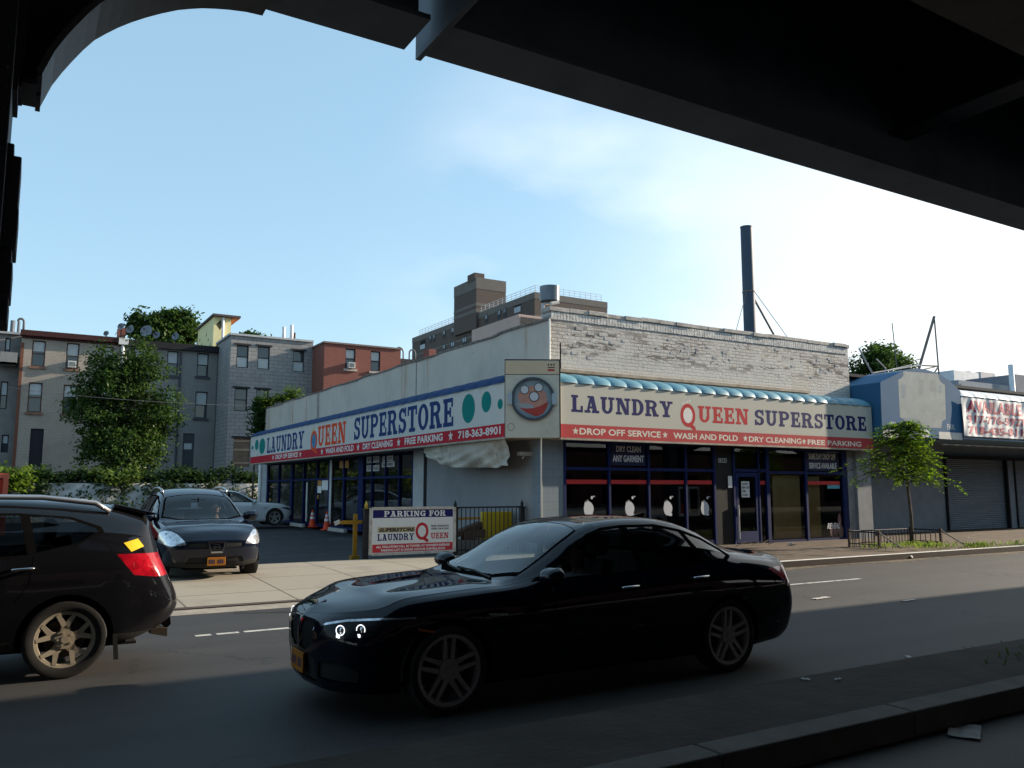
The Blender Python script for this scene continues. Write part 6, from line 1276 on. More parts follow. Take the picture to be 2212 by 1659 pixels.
def make_car(kind, root, pm, rimstyle, mrim, opts):
    sed = kind == 'sedan'
    G = loft(sedan_rows() if sed else suv_rows(), 5, 4)
    bm = bmesh.new(); vs = {}
    zs = opts.get('zscale', 1)
    for sg in (1,-1):
        for i in range(len(G)):
            for j in range(len(G[0])):
                p = G[i][j]; vs[sg,i,j] = bm.verts.new((p[0], sg*max(0,p[1]), p[2]))
        for i in range(len(G)-1):
            for j in range(len(G[0])-1):
                q = [vs[sg,i,j], vs[sg,i+1,j], vs[sg,i+1,j+1], vs[sg,i,j+1]]
                bm.faces.new(q if sg > 0 else q[::-1])
    bmesh.ops.remove_doubles(bm, verts=bm.verts, dist=2e-4); bmesh.ops.dissolve_degenerate(bm, edges=bm.edges, dist=1e-5)
    wb = 1.484 if sed else 1.345; r = .335 if sed else .35; W = .93 if sed else .90
    parts = []
    def part(name, poly, ax, pred, m_, off=0, keep=False):
        fs = cut(bm, poly, ax, pred)
        if not fs: return
        parts.append((name, take(bm, fs, off, keep), m_))
    # wheel openings
    for x in (wb, -wb):
        ra = r+.055; poly = [(x+ra*math.cos(2*math.pi*k/28), r+ra*math.sin(2*math.pi*k/28)) for k in range(28)]
        for sg in (1,-1):
            fs = cut(bm, poly, (0,2), lambda c: c.y*sg > .5); bmesh.ops.delete(bm, geom=fs, context='FACES')
    # glass
    if sed:
        side = [('side_window', [(.60,.965),(.46,1.025),(.24,1.165),(.0,1.295),(-.18,1.345),(-.38,1.365),(-.43,.992)], M_tintf), ('side_window', [(-.51,1.008),(-.47,1.368),(-.80,1.365),(-1.10,1.31),(-1.22,1.03)], M_tint if opts.get('tint') else M_tint), ('quarter_window', [(-1.28,1.035),(-1.16,1.295),(-1.38,1.225),(-1.56,1.125),(-1.60,1.075),(-1.52,1.045)], M_tint)]
        ws = [(.865,0),(.83,.42),(.71,.67),(.53,.63),(.17,.575),(.05,.54),(-.01,.28),(-.02,0)]; rw = [(-1.10,0),(-1.12,.3),(-1.18,.47),(-1.75,.50),(-1.90,.46),(-1.97,.25),(-1.985,0)]
    else:
        side = [('side_window', [(.80,1.04),(.60,1.14),(.30,1.315),(-.12,1.445),(-.18,1.085)], M_tint), ('side_window', [(-.27,1.095),(-.24,1.485),(-.92,1.475),(-1.0,1.125)], M_tint), ('quarter_window', [(-1.07,1.14),(-1.0,1.47),(-1.32,1.435),(-1.55,1.355),(-1.58,1.32),(-1.42,1.22)], M_tint)]
        ws = [(1.0,0),(.95,.45),(.80,.70),(.55,.64),(.27,.59),(.17,.55),(.12,.3),(.11,0)]; rw = None
    wsp = ws+[(x,-y) for x, y in ws[1:-1]][::-1]
    part('windscreen', wsp, (0,1), lambda c: c.z > (.93 if sed else .99) and c.x > -.3, M_carglass, -.003)
    for nme, poly, m_ in side:
        for sg in (1,-1):
            part(nme, poly, (0,2), lambda c: c.y*sg > .45 and c.z > .9, m_, -.004)
    if sed: part('rear_window', rw+[(x,-y) for x, y in rw[1:-1]][::-1], (0,1), lambda c: c.z > 1.0 and c.x < -1.0, M_tint, -.003)
    else: part('rear_window', [(-.55,1.12),(.55,1.12),(.47,1.38),(-.47,1.38)], (1,2), lambda c: c.x < -1.95, M_tint, -.003)
    # black seals and frit round the glass
    fr_ = [((x-.27)*1.09+.295, y*1.06) for x, y in wsp] if sed else [((x-.5)*1.08+.515, y*1.06) for x, y in wsp]
    part('window_seal', fr_, (0,1), lambda c: c.z > (.93 if sed else .99) and c.x > -.32, M_seal)
    dl = [(.70,.948),(.50,1.03),(.26,1.182),(.0,1.316),(-.18,1.367),(-.42,1.386),(-.82,1.385),(-1.14,1.328),(-1.40,1.243),(-1.60,1.135),(-1.66,1.065),(-1.54,1.022),(-.45,.972)] if sed else [(.92,1.02),(.62,1.17),(.30,1.345),(-.10,1.475),(-.3,1.497),(-.9,1.497),(-1.34,1.455),(-1.60,1.36),(-1.63,1.31),(-1.40,1.195),(-.9,1.10)]
    for sg in (1,-1): part('window_seal', dl, (0,2), lambda c: c.y*sg > .45 and c.z > .9, M_seal)
    # lamps, grille, bumper inserts
    for sg in (1,-1):
        f_ = lambda q: [(y*sg, zz) for y, zz in q]
        if sed:
            part('headlight', f_([(.40,.605),(.44,.675),(.60,.715),(.80,.735),(.875,.735),(.86,.69),(.80,.63),(.62,.59)]), (1,2), lambda c: c.x > 1.62 and c.y*sg > .1, M_lensd)
            part('tail_light', [(-2.10,.93),(-2.62,.95),(-2.62,.78),(-2.42,.76),(-2.2,.86)], (0,2), lambda c: c.y*sg > .34, M_tail)
            part('kidney_grille', f_([(.025,.47),(.03,.665),(.08,.695),(.28,.685),(.31,.62),(.26,.50),(.14,.455)]), (1,2), lambda c: c.x > 2.0, M_arch, -.015)
            part('lamp_eyebrow', f_([(.42,.683),(.44,.697),(.60,.733),(.80,.752),(.875,.75),(.875,.738),(.80,.737),(.60,.717),(.44,.679)]), (1,2), lambda c: c.x > 1.62 and c.y*sg > .1, M_lens)
            part('air_intake', f_([(.36,.28),(.38,.40),(.62,.42),(.74,.36),(.72,.27)]), (1,2), lambda c: c.x > 1.8, M_blackp, -.02)
        else:
            part('headlight', f_([(.50,.655),(.53,.715),(.62,.82),(.70,.875),(.80,.885),(.87,.84),(.90,.76),(.88,.675),(.74,.63)]), (1,2), lambda c: c.x > 1.55 and c.y*sg > .1, M_lens)
            part('tail_light', [(-1.74,1.10),(-2.40,1.09),(-2.40,.88),(-2.1,.87),(-1.9,.90)], (0,2), lambda c: c.y*sg > .40, M_tail)
            part('grille', f_([(.14,.585),(.165,.69),(.47,.675),(.47,.605)]), (1,2), lambda c: c.x > 1.9, M_blackp, -.012)
    if sed: part('lower_grille', [(-.33,.24),(-.31,.42),(.31,.42),(.33,.24)], (1,2), lambda c: c.x > 2.0, M_blackp, -.015)
    else: part('lower_grille', [(-.5,.33),(-.44,.43),(.44,.43),(.5,.33)], (1,2), lambda c: c.x > 1.9, M_blackp, -.015)
    # shut lines
    ln = ([[(.52,.96),(.50,.30)],[(-.46,.99),(-.47,.30)],[(-1.30,1.02),(-1.18,.72),(-1.10,.62)]] if sed else [[(.75,1.05),(.72,.36)],[(-.22,1.08),(-.23,.36)],[(-1.05,1.12),(-1.02,.86),(-.92,.7)]])
    for seg in ln:
        for a, b in zip(seg, seg[1:]):
            for sg in (1,-1): part('shut_line', [(a[0]-.004,a[1]),(a[0]+.004,a[1]),(b[0]+.004,b[1]),(b[0]-.004,b[1])], (0,2), lambda c: c.y*sg > .6, M_arch, -.002)
    if not sed:
        lo_ = [(-2.6,.20),(2.6,.20),(2.6,.36),(-2.6,.36)]
        part('lower_cladding', lo_, (0,2), lambda c: abs(c.y) > .3 or abs(c.x) > 1.9, M_blackp)
    if opts.get('sticker'): part('yellow_sticker', [(-1.80,1.20),(-1.93,1.235),(-1.985,1.16),(-1.87,1.115)], (0,2), lambda c: c.y > .5, mat('yellow_sticker', (.72,.48,.02), .5), .004, True)
    mb = MB(); bm.verts.index_update(); mb.v = [v.co.copy() for v in bm.verts]; mb.f = [tuple(v.index for v in f.verts) for f in bm.faces]
    body = mb.build('body', pm, root, local=True, auto=42)
    made = {}
    sl_ = MB()
    for nme, q, m_ in parts:
        if nme == 'shut_line': sl_.add(q.v, q.f); continue
        made.setdefault(nme, []).append(q.build(nme, m_, root, local=True, smooth=True))
    if sl_.f: sl_.build('door_gap', M_arch, body, local=True)
    bm.free()
    # wheel wells and floor
    mb = MB()
    for x in (wb,-wb):
        for sg in (1,-1):
            n = 16; ra = r+.055
            for k in range(n):
                a, b = math.pi*1.08*k/n-.125, math.pi*1.08*(k+1)/n-.125; p = lambda t, y: (x+ra*math.cos(t), y, r+ra*math.sin(t))
                mb.quad(p(a,sg*(W-.03)), p(b,sg*(W-.03)), p(b,sg*.45), p(a,sg*.45))
            c_ = V((x,sg*.45,r)); ra2 = ra+.004
            mb.quad(*[c_+V((ra2*math.cos(2*math.pi*k/24),0,max(-r+.19,ra2*math.sin(2*math.pi*k/24)))) for k in range(24)])
    mb.box(-2.0,1.9,-.44,.44,.19,.215); mb.build('wheel_wells', M_arch, root, local=True)
    for x in (wb,-wb):
        for sg in (1,-1): wheel(root, x, sg*(W-.125), r, sg, rimstyle, mrim, .235)
    # cabin
    cz = .0 if sed else .12
    mb = MB()
    for x, ys in ((-.15,(.37,-.37)),(-1.0,(.4,0,-.4))):
        for y in ys:
            mb.obox((x,y-.24,.42+cz),(.5,0,.04),(0,.48,0),(0,0,.16)); mb.obox((x-.06,y-.22,.5+cz),(.14,0,.02),(0,.44,0),(-.17,0,.56)); mb.obox((x-.22,y-.13,1.10+cz),(.09,0,0),(0,.26,0),(-.03,0,.19))
    mb.build('seats', M_seat, root, local=True, bevel=.03)
    mb = MB(); mb.obox((.50 if sed else .6,-.72,.66+cz),(.34,0,-.0),(0,1.44,0),(0,0,.17)); mb.lathe([(.165,-.012),(.18,0),(.165,.012),(.15,0),(.165,-.012)], (.30 if sed else .42,.37,.86+cz), 'x', 20); mb.cyl((.30 if sed else .42,.37,.86+cz),(.55,.37,.8+cz),.03,n=8); mb.build('dashboard', M_blackp, root, local=True)
    mb = MB(); xm = .12 if sed else .32; zm_ = (1.24 if sed else 1.38); mb.box(xm-.02,xm+.02,-.13,.13,zm_-.035,zm_+.035); mb.cyl((xm,0,zm_),(xm+.05,0,zm_+.07),.012,n=6); mb.build('rear_view_mirror', M_blackp, root, local=True)
    # door mirrors
    for sg in (1,-1):
        xm, zm_ = (.56,1.0) if sed else (.62,1.10)
        mb = MB(); hh = .075 if sed else .10
        mb.grid(lambda u, v: (xm+.10-.19*(u) if False else xm+.09*math.cos(math.pi*v)*(.9 if math.cos(math.pi*v) > 0 else .25), sg*(W+.02+.20*u), zm_+hh*(1-.25*u)*math.sin(2*math.pi*v)*.98 if False else zm_+hh*math.sin(2*math.pi*v)), 6, 16)
        mb.v = []; mb.f = []
        n, mm = 10, 14
        for i in range(n+1):
            u = i/n; sc = math.sin(min(1, u*1.6+.35)*math.pi/2)*math.cos(max(0, u-.75)*4*math.pi/2*.8)
            for j in range(mm):
                t = 2*math.pi*j/mm; cx_ = math.cos(t); mb.v.append(V((xm+(.13 if cx_ > 0 else .035)*cx_*max(.05,sc), sg*(W-.08+.27*u), zm_+hh*math.sin(t)*max(.05,sc))))
        for i in range(n):
            for j in range(mm): a = i*mm+j; b = i*mm+(j+1) % mm; mb.f.append((a, b, b+mm, a+mm))
        mb.f.append(tuple(range(mm))); mb.f.append(tuple(n*mm+j for j in range(mm)))
        mi = mb.build('door_mirror', pm, root, local=True, fix=True, smooth=True)
        mb = MB(); mb.cyl((xm,sg*(W-.13),zm_-.05),(xm,sg*(W+.0),zm_-.02),.03,n=8); mb.build('mirror_arm', M_blackp, mi, local=True)
    # door handles
    hz = [(-.28,.86),(-1.12,.90)] if sed else [(-.08,.96),(-.98,1.0)]
    for x, zz in hz:
        for sg in (1,-1):
            mb = MB(); y = sg*(W+.012); mb.tube([(x+.10,y-sg*.03,zz-.004),(x+.09,y+sg*.012,zz),(x-.07,y+sg*.015,zz+.006),(x-.09,y-sg*.03,zz+.006)], .012, 8); mb.build('door_handle', opts.get('handle', M_chrome), root, local=True, smooth=True)
    # plates
    xf = 2.405 if sed else 2.29
    mb = MB(); mb.box(xf-.02, xf, -.155, .155, *((.275,.43) if sed else (.285,.43))); pl_ = mb.build('licence_plate', M_plate, root, local=True, bevel=.004)
    mb = MB(); zz = (.35 if sed else .355)
    for k in range(7): mb.box(xf, xf+.002, -.125+k*.037, -.105+k*.037, zz-.035, zz+.035) if k != 3 else None
    mb.build('plate_characters', mat('plate_ink', (.03,.03,.08), .5) if 'plate_ink' not in bpy.data.materials else bpy.data.materials['plate_ink'], pl_, local=True)
    mb = MB(); xr_ = -2.60 if sed else -2.225; z0 = (.60 if sed else .84); mb.box(xr_-.005, xr_+.03, -.155, .155, z0, z0+.155); mb.build('licence_plate', M_plate, root, local=True)
    if sed:
        # wipers, door sill, lamps
        lv = [v for nme, q, m_ in parts if nme == 'headlight' for v in q.v]
        lampx = lambda y, zz: min(lv, key=lambda v: (v.y-y)**2+(v.z-zz)**2).x if lv else 2.1
        for sg in (1,-1):
            p = made.get('headlight', [None]*2)
            for (x, y, zz) in ((2.13,.61,.655),(2.05,.72,.665)):
                m1 = MB(); c = V((lampx(sg*y, zz)+.006, sg*y, zz)); gy = (lampx(sg*y+.05,zz)-lampx(sg*y-.05,zz))/.10; ax_ = V((1,-gy,.35)).normalized(); c = c+ax_*.014; a = V((0,0,1)); b = ax_.cross(a)
                for k in range(20):
                    t0, t1 = 2*math.pi*k/20, 2*math.pi*(k+1)/20; f = lambda t, r_: c+(a*math.sin(t)+b*math.cos(t))*r_
                    m1.quad(f(t0,.040), f(t1,.040), f(t1,.032), f(t0,.032))
                m1.build('daytime_ring', M_drl if opts.get('lights') else M_chrome, root, local=True)
                m1 = MB(); m1.lathe([(0,-.02),(.028,0),(.024,.012),(0,.016)], c-ax_*.02, 'x', 14); m1.build('projector', M_chrome, root, local=True, smooth=True)
                if opts.get('lights'):
                    m1 = MB(); m1.obox(c+V((.012,-.028,-.052)), (.0,.056,0), (.0,0,.022), (.01,0,0)); m1.build('lit_lamp', M_drl, root, local=True)
            m1 = MB(); m1.obox((1.82,sg*.50 if sg > 0 else -.84,.60),(.12,0,0),(0,.34,0),(0,0,.10)); m1.build('lamp_housing', M_blackp, root, local=True)
            m1 = MB(); m1.obox((1.60,sg*.905-.006,.62),(.14,0,.03),(0,.012,0),(.01,0,.018)); m1.build('side_marker', mat('amber', (.5,.13,.02), .3) if 'amber' not in bpy.data.materials else bpy.data.materials['amber'], root, local=True)
            m1 = MB(); m1.obox((.98,sg*.926-.004,.71),(.17,0,.014),(0,.008,0),(0,0,.018)); m1.build('fender_trim', M_chrome, root, local=True)
            m1 = MB()
            for q0, q1 in (((2.395,.035,.50),(2.355,.045,.685)),((2.365,.28,.62),(2.34,.27,.675)),((2.355,.045,.690),(2.335,.26,.683))): m1.cyl((q0[0],sg*q0[1],q0[2]),(q1[0],sg*q1[1],q1[2]),.006,n=6)
            m1.build('grille_surround', M_chrome, root, local=True)
        m1 = MB(); m1.tube([(.90,.50,.965),(.84,.1,.99),(.83,-.25,.995)], .01, 6); m1.tube([(.90,-.05,.98),(.82,-.45,.995),(.75,-.62,1.0)], .01, 6); m1.build('wiper', M_blackp, root, local=True)
        m1 = MB(); m1.prism([(-1.18,-.004,1.40),(-1.02,-.004,1.435),(-1.18,-.004,1.47),(-1.22,-.004,1.47)], (0,.02,0)); m1.build('roof_antenna', pm, root, local=True)
        m1 = MB(); c = (2.20,0,.797); m1.cyl(c, (2.205,0,.808), .03, n=18); m1.build('round_badge', M_rimd, root, local=True)
    else:
        for sg in (1,-1):
            m1 = MB(); m1.tube([(-.02,sg*.60,1.545),(-.08,sg*.615,1.60),(-.5,sg*.62,1.645),(-1.1,sg*.61,1.635),(-1.55,sg*.595,1.58),(-1.68,sg*.59,1.50)], [.018,.022,.022,.022,.026,.02], 10); m1.build('roof_rail', mat('rail_silver', (.42,.42,.43), .3, metal=.8) if 'rail_silver' not in bpy.data.materials else bpy.data.materials['rail_silver'], root, local=True, smooth=True)
            m1 = MB(); m1.obox((1.80,sg*.55 if sg > 0 else -.80,.65),(.08,0,0),(0,.25,0),(0,0,.20)); m1.build('lamp_housing', M_lampin, root, local=True)
            m1 = MB(); m1.lathe([(0,-.03),(.06,0),(.05,.015),(0,.03)], (1.95,sg*.65,.74), 'x', 16); m1.build('projector', M_lampin, root, local=True, smooth=True)
            m1 = MB(); m1.cyl((2.09,sg*.64,.40),(2.12,sg*.64,.40),.05,n=14); m1.build('fog_lamp', M_chrome, root, local=True)
            m1 = MB(); m1.prism([(-1.78,sg*.887,.36),(-1.74,sg*.887,.36),(-1.76,sg*.887,.13),(-1.80,sg*.887,.13)],(0,-.02*sg,0)); m1.build('mud_flap', M_blackp, root, local=True)
        m1 = MB()
        A = [(-.155,.70),(.155,.70),(.105,.50),(-.105,.50)]; Bq = [(-.125,.67),(.125,.67),(.085,.53),(-.085,.53)]; xg = 2.283
        for k in range(4):
            a, b = A[k], A[(k+1) % 4]; c, d = Bq[(k+1) % 4], Bq[k]
            m1.prism([(xg-.02*abs(a[0])*6,a[0],a[1]),(xg-.02*abs(b[0])*6,b[0],b[1]),(xg-.02*abs(c[0])*6,c[0],c[1]),(xg-.02*abs(d[0])*6,d[0],d[1])],(.02,0,0))
        m1.lathe([(.042,-.006),(.055,-.006),(.055,.006),(.042,.006),(.042,-.006)], (xg+.008,0,.605), 'x', 24); m1.box(xg-.0,xg+.016,-.068,.068,.593,.617); m1.build('grille_emblem', M_chrome, root, local=True)
        m1 = MB(); m1.quad((xg-.02,-.15,.695),(xg-.02,.15,.695),(xg-.02,.10,.505),(xg-.02,-.10,.505)); m1.build('grille_recess', M_blackp, root, local=True)
        m1 = MB()
        for sg in (1,-1):
            for k in range(6): y = sg*(.19+k*.05); m1.box(2.20-.02*k*.3,2.235-.03*k*.35,y-.006,y+.006,.61,.67)
        m1.build('grille_bars', M_chrome, root, local=True)
        m1 = MB(); m1.prism([(-1.72,-.54,1.575),(-2.02,-.52,1.50),(-2.16,-.50,1.465),(-2.02,-.52,1.455),(-1.72,-.54,1.53)],(0,1.04,0)); m1.build('spoiler', pm, root, local=True, bevel=.01)
        m1 = MB(); m1.prism([(-2.10,.5,.30),(-2.26,.5,.26),(-2.26,.5,.34),(-2.12,.5,.36)],(0,.12,0)); m1.build('exhaust_pipe', mat('exhaust_brown', (.05,.04,.032), .6, metal=.3), root, local=True)
    if zs != 1: root.scale.z = zs
    return body
pm_black = paint('black_car_paint', (.003,.0045,.010), .2, coat=.7)
pm_black2 = paint('black_suv_paint', (.006,.006,.0075), .25)
pm_navy = paint('dark_blue_car_paint', (.004,.0065,.016), .22)
pm_white = paint('white_car_paint', (.55,.56,.57), .3)
M_rimd = mat('dull_alloy', (.34,.34,.35), .5, metal=.2, var=.08)
M_rimb = mat('bronze_lit_alloy', (.42,.36,.27), .35, metal=.35, var=.1, scale=6)  # bronze cast of the low sun is put into the alloy colour
M_rims = mat('silver_alloy', (.4,.4,.4), .35, metal=.7)
bmw = thing('black_sedan', 'glossy black sedan with lit ring headlights driving past in the foreground', 'car', (0,0,0))
make_car('sedan', bmw, pm_black, 'double', M_rimd, dict(lights=True, tint=True)); bmw.location = (4.45, 6.80, 0); bmw.rotation_euler.z = math.pi
suvL = thing('black_suv', 'black suv with red tail light and yellow sticker cut by the left edge', 'car', (0,0,0))
make_car('suv', suvL, pm_black2, 'y', M_rimb, dict(sticker=True)); suvL.location = (-.855, 9.68, 0); suvL.rotation_euler.z = math.pi
fl_ = [atY(z('F',*q), 9.12) for q in ((1255,850),(1302,885),(1318,1085),(1285,1118),(1205,1062),(1262,960))]
m1 = MB(); m1.prism([(-(q.x+.855), .56, q.z) for q in fl_], (0,-.25,0)); m1.build('bumper_flap', M_seal, suvL, local=True)
suvP = thing('blue_suv', 'dark blue suv facing out of the car park driveway onto the pavement', 'car', (0,0,0))
make_car('suv', suvP, pm_navy, 'plain', M_rims, dict(handle=pm_navy)); suvP.location = (3.13, 17.62, .10); suvP.rotation_euler.z = -math.pi/2
whc = thing('white_car', 'white car parked nose in against the laundry side windows', 'car', (0,0,0))
make_car('sedan', whc, pm_white, 'plain', M_rims, dict(zscale=1.06, handle=M_blackp)); whc.location = (9.8-1.484, 37.4, .13)
# ------------------------------------------------------------------ fence, parking sign and small things
fe = thing('iron_fence', 'black iron picket fence with ball topped posts beside the laundry side wall', 'fence', (9.1, 17.95, .14))
M_ironb = mat('black_iron', (.025,.025,.027), .5, var=.2, scale=6)
M_gold = mat('gold_paint', (.55,.34,.05), .4, metal=.3)
YFc = 17.95
for i, x in enumerate((6.88, 9.14, 11.02)):
    mb = MB(); mb.box(x-.055, x+.055, YFc-.055, YFc+.055, .12, 1.24); mb.box(x-.075, x+.075, YFc-.075, YFc+.075, 1.235, 1.27)
    p = mb.build('post', M_ironb, fe)
    mb = MB(); mb.lathe([(0,1.27),(.055,1.275),(.03,1.31),(.045,1.345),(.028,1.39),(.012,1.41),(.018,1.43),(0,1.45)], (x,YFc,0), n=14); mb.build('finial', M_gold if i == 0 else M_ironb, p, smooth=True)
mb = MB()
for a, b in ((6.93,9.09),(9.19,10.97)):
    for zz in (.26,1.27): mb.box(a, b, YFc-.015, YFc+.015, zz-.018, zz+.018)
mb.build('rail', M_ironb, fe)
for a, b in ((6.93,9.09),(9.19,10.97)):
    n = int((b-a)/.118)
    for k in range(1, n): mb = MB(); x = a+(b-a)*k/n; mb.box(x-.009, x+.009, YFc-.009, YFc+.009, .2, 1.25); mb.build('picket', M_ironb, fe)
ps = thing('parking_sign', 'weathered PARKING FOR sign in red white and blue wired to the iron fence', 'sign', (8.0, 17.85, .2))
YQ = 17.86; xa, xb_, za, zb_ = 6.96, 9.08, .24, 1.285
bp = Board((0, YQ, 0), (1,0,0), (0,0,1))
M_psw = mat('sign_face_white', (.66,.67,.66), .5, var=.05, dirt=(.5,.5,.47), dscale=2, dlo=.55, dhi=.8)
mb = MB(); mb.box(xa, xb_, YQ, YQ+.03, za, zb_); mb.build('board', M_psw, ps)
mb = MB()
for q in ((xa-.03,xa+.035,za,zb_),(xb_-.035,xb_+.03,za,zb_),(xa+.035,xb_-.035,zb_-.035,zb_+.02),(xa+.035,xb_-.035,za-.02,za+.035)): mb.box(q[0],q[1],YQ-.012,YQ+.035,q[2],q[3])
mb.build('frame', mat('sign_frame', (.5,.47,.42), .6, var=.2, scale=6, dirt=(.28,.2,.14), dscale=5), ps)
mb = MB(); bp.rect(mb, xa+.05, 1.06, xb_-.05, 1.24, .004); mb.build('blue_band', M_navy, ps)
mb = MB(); bp.rect(mb, xa+.05, .285, xb_-.05, .47, .004); mb.build('red_band', mat('sign_red', (.5,.04,.05), .5), ps)
mb = MB(); bp.slab(mb, 'PARKING FOR', 7.28, 1.085, 8.84, 1.215, .008); bp.text(mb, "ALL VIOLATORS WILL BE TOWED AT OWNER'S EXPENSE", 7.1, .385, 8.95, .44, .008, .04); bp.text(mb, 'PARKING LOT IS UNDER 24HOUR SURVEILLANCE', 7.22, .305, 8.83, .36, .008, .04); mb.build('white_lettering', mat('sign_letter_white', (.7,.7,.68), .5), ps)
mb = MB(); bp.slab(mb, 'LAUNDRY', 7.13, .55, 8.03, .70, .006); mb.build('navy_lettering', M_navy, ps)
mb = MB(); bp.slab(mb, 'UEEN', 8.46, .56, 8.92, .695, .006); mb.build('red_lettering', M_redl, ps)
mb = MB(); bp.rect(mb, 7.13, .73, 8.05, .85, .003); mb.build('tan_strip', mat('tan_strip', (.42,.34,.2), .6, var=.2, scale=5), ps)
mb = MB(); bp.text(mb, 'SUPERSTORE', 7.16, .745, 8.03, .83, .007, .05, shear=.25); bp.text(mb, 'FREE PARKING', 8.46, .83, 8.92, .875, .006, .03); bp.text(mb, 'OPEN 24HOURS', 8.46, .765, 8.92, .81, .006, .03); mb.build('black_lettering', M_ink, ps)
qmark(bp, 8.23, .74, .165, .20, M_redl, M_psw, ps)
gt = thing('gate_post', 'yellow steel gate post with short stub arm at the car park entrance', 'gate post', (6.72, 18.2, .13))
M_yel = mat('yellow_paint', (.34,.18,.015), .6, var=.15, scale=4, dirt=(.25,.15,.04), dscale=4)
mb = MB(); mb.box(6.68, 6.76, 18.16, 18.24, .2, 1.15); mb.build('post', M_yel, gt); mb = MB(); mb.box(6.35, 6.87, 18.14, 18.159, .93, 1.01); mb.build('arm', M_yel, gt); mb = MB(); mb.box(6.62,6.80,18.1,18.3,.13,.22); mb.build('base', M_yel, gt)
mb = MB(); mb.obox((6.24,18.15,.9),(.12,0,.05),(0,.05,0),(-.03,0,.08)); mb.build('latch', mat('latch_white', (.5,.47,.42), .6), gt)
yb_ = thing('yellow_barrier', 'yellow steel barrier panels standing behind the picket fence', 'barrier', (10.6, 18.5, .13))
M_yb = mat('barrier_yellow', (.50,.36,.02), .5, var=.08, scale=3)
for x0, x1, d in ((10.18,10.78,0),(10.80,11.08,.05)):
    mb = MB(); mb.box(x0, x1, 18.45+d, 18.6+d, .13, 1.14); mb.build('panel', M_yb, yb_, bevel=.02)
mb = MB(); mb.box(9.25, 10.18, 18.6, 18.66, .95, 1.01); mb.build('rail', mat('orange_rail', (.38,.18,.03), .6, var=.2), yb_)
dk = thing('scrap_heap', 'heap of brown boards and cardboard on a concrete ledge behind the fence', 'scrap', (9.9, 18.6, .13))
mb = MB(); mb.obox((9.35,18.4,.5),(.9,.1,.28),(0,.3,0),(-.04,0,.12)); mb.obox((9.75,18.5,.62),(.55,.05,-.06),(.05,.25,0),(0,0,.16)); mb.obox((9.6,18.35,.46),(.6,0,.05),(0,.2,0),(0,0,.2)); mb.build('boards', mat('brown_cardboard', (.10,.06,.04), .9, var=.3, scale=4), dk)
mb = MB(); mb.box(9.2, 11.0, 18.35, 18.8, .13, .46); mb.build('ledge', mat('ledge_concrete', (.22,.19,.17), .9, var=.2), dk)
# cones and wheel stops
M_con = mat('cone_orange', (.62,.06,.02), .5, var=.08); M_cw = mat('cone_white', (.6,.6,.6), .4)
cn = thing('traffic_cone', 'orange traffic cone with white collars, nearer the parked white car', 'traffic cone', (0,0,0), 'traffic cones by the laundry side door')
mb = MB(); mb.box(-.19,.19,-.19,.19,0,.035); mb.lathe([(.15,.035),(.035,.70),(.028,.71),(0,.71)], n=18); mb.build('cone_body', M_con, cn, local=True, auto=40)
mb = MB(); f = lambda h: .152-(.115/.665)*(h-.035); mb.lathe([(f(.34)+.003,.34),(f(.44)+.003,.44)], n=18); mb.lathe([(f(.50)+.003,.50),(f(.60)+.003,.60)], n=18); mb.build('reflective_collar', M_cw, cn, local=True, smooth=True)
c2 = dup(cn, None, (10.55,31.7,.13)); c2['label'] = 'orange traffic cone standing right beside the white mullion of the side door'
cn.location = (10.82,34.4,.13)
ws_ = MB(); n = 8
ws_.prism([(-.08,-.9,0),(.08,-.9,0),(.06,-.9,.13),(-.06,-.9,.13)],(0,1.8,0)); w1 = ws_.build('wheel_stop', mat('stop_concrete', (.33,.30,.27), .9, var=.2, scale=6), None, local=True, bevel=.015)
tag(w1, 'concrete wheel stop behind the left traffic cone', 'wheel stop', 'wheel stops along the shop side'); w1.location = (10.45,35.3,.13)
w2 = dup(w1, None, (10.45,30.2,.13)); w2['label'] = 'concrete wheel stop between the right cone and the yellow post'
# tree pit guard
tg = thing('tree_guard', 'low black iron guard rail round the street tree pit', 'tree guard', (20.6, 13.9, .15))
mb = MB(); Pq = [(19.4,13.85),(19.4,14.75),(22.1,14.75),(22.1,13.85)]
for (a, b), (c, d) in zip(Pq, Pq[1:]):
    L_ = math.hypot(c-a, d-b); n = int(L_/.13)
    mb.cyl((a,b,.58),(c,d,.58),.018,n=6); mb.cyl((a,b,.26),(c,d,.26),.012,n=6)
    for k in range(1,n): mb.cyl((a+(c-a)*k/n,b+(d-b)*k/n,.15),(a+(c-a)*k/n,b+(d-b)*k/n,.58),.012,n=5)
mb.build('rails', M_ironb, tg)
for x, y in Pq: mb = MB(); mb.box(x-.03,x+.03,y-.03,y+.03,.1,.64); mb.build('post', mat('rust_post', (.07,.045,.035), .7) if 'rust_post' not in bpy.data.materials else bpy.data.materials['rust_post'], tg)
for (x, y) in ((19.4,13.85),(22.1,13.85)): mb = MB(); mb.cyl((x,y,.58),(x,y-.62,.24),.02,n=6); mb.build('sloping_bar', mat('worn_bar', (.25,.2,.16), .6) if 'worn_bar' not in bpy.data.materials else bpy.data.materials['worn_bar'], tg)
# red container at the left edge
rd = thing('red_container', 'red steel container with pale rim at the far left edge', 'container', (-1.4, 34, .13))
xr_ = atY((17,1060), 34).x; zr_ = atY((10,1027), 34).z
mb = MB(); mb.box(-3.2, xr_-.06, 34, 36, .13, zr_-.1); mb.build('body', mat('container_red', (.42,.035,.02), .5, var=.1), rd)
mb = MB(); mb.box(-3.25, xr_, 33.95, 36.05, zr_-.1, zr_+.08); mb.box(xr_-.16, xr_-.0, 33.93, 34.0, .13, zr_-.1); mb.build('rim', mat('container_rim', (.52,.12,.07), .5), rd)
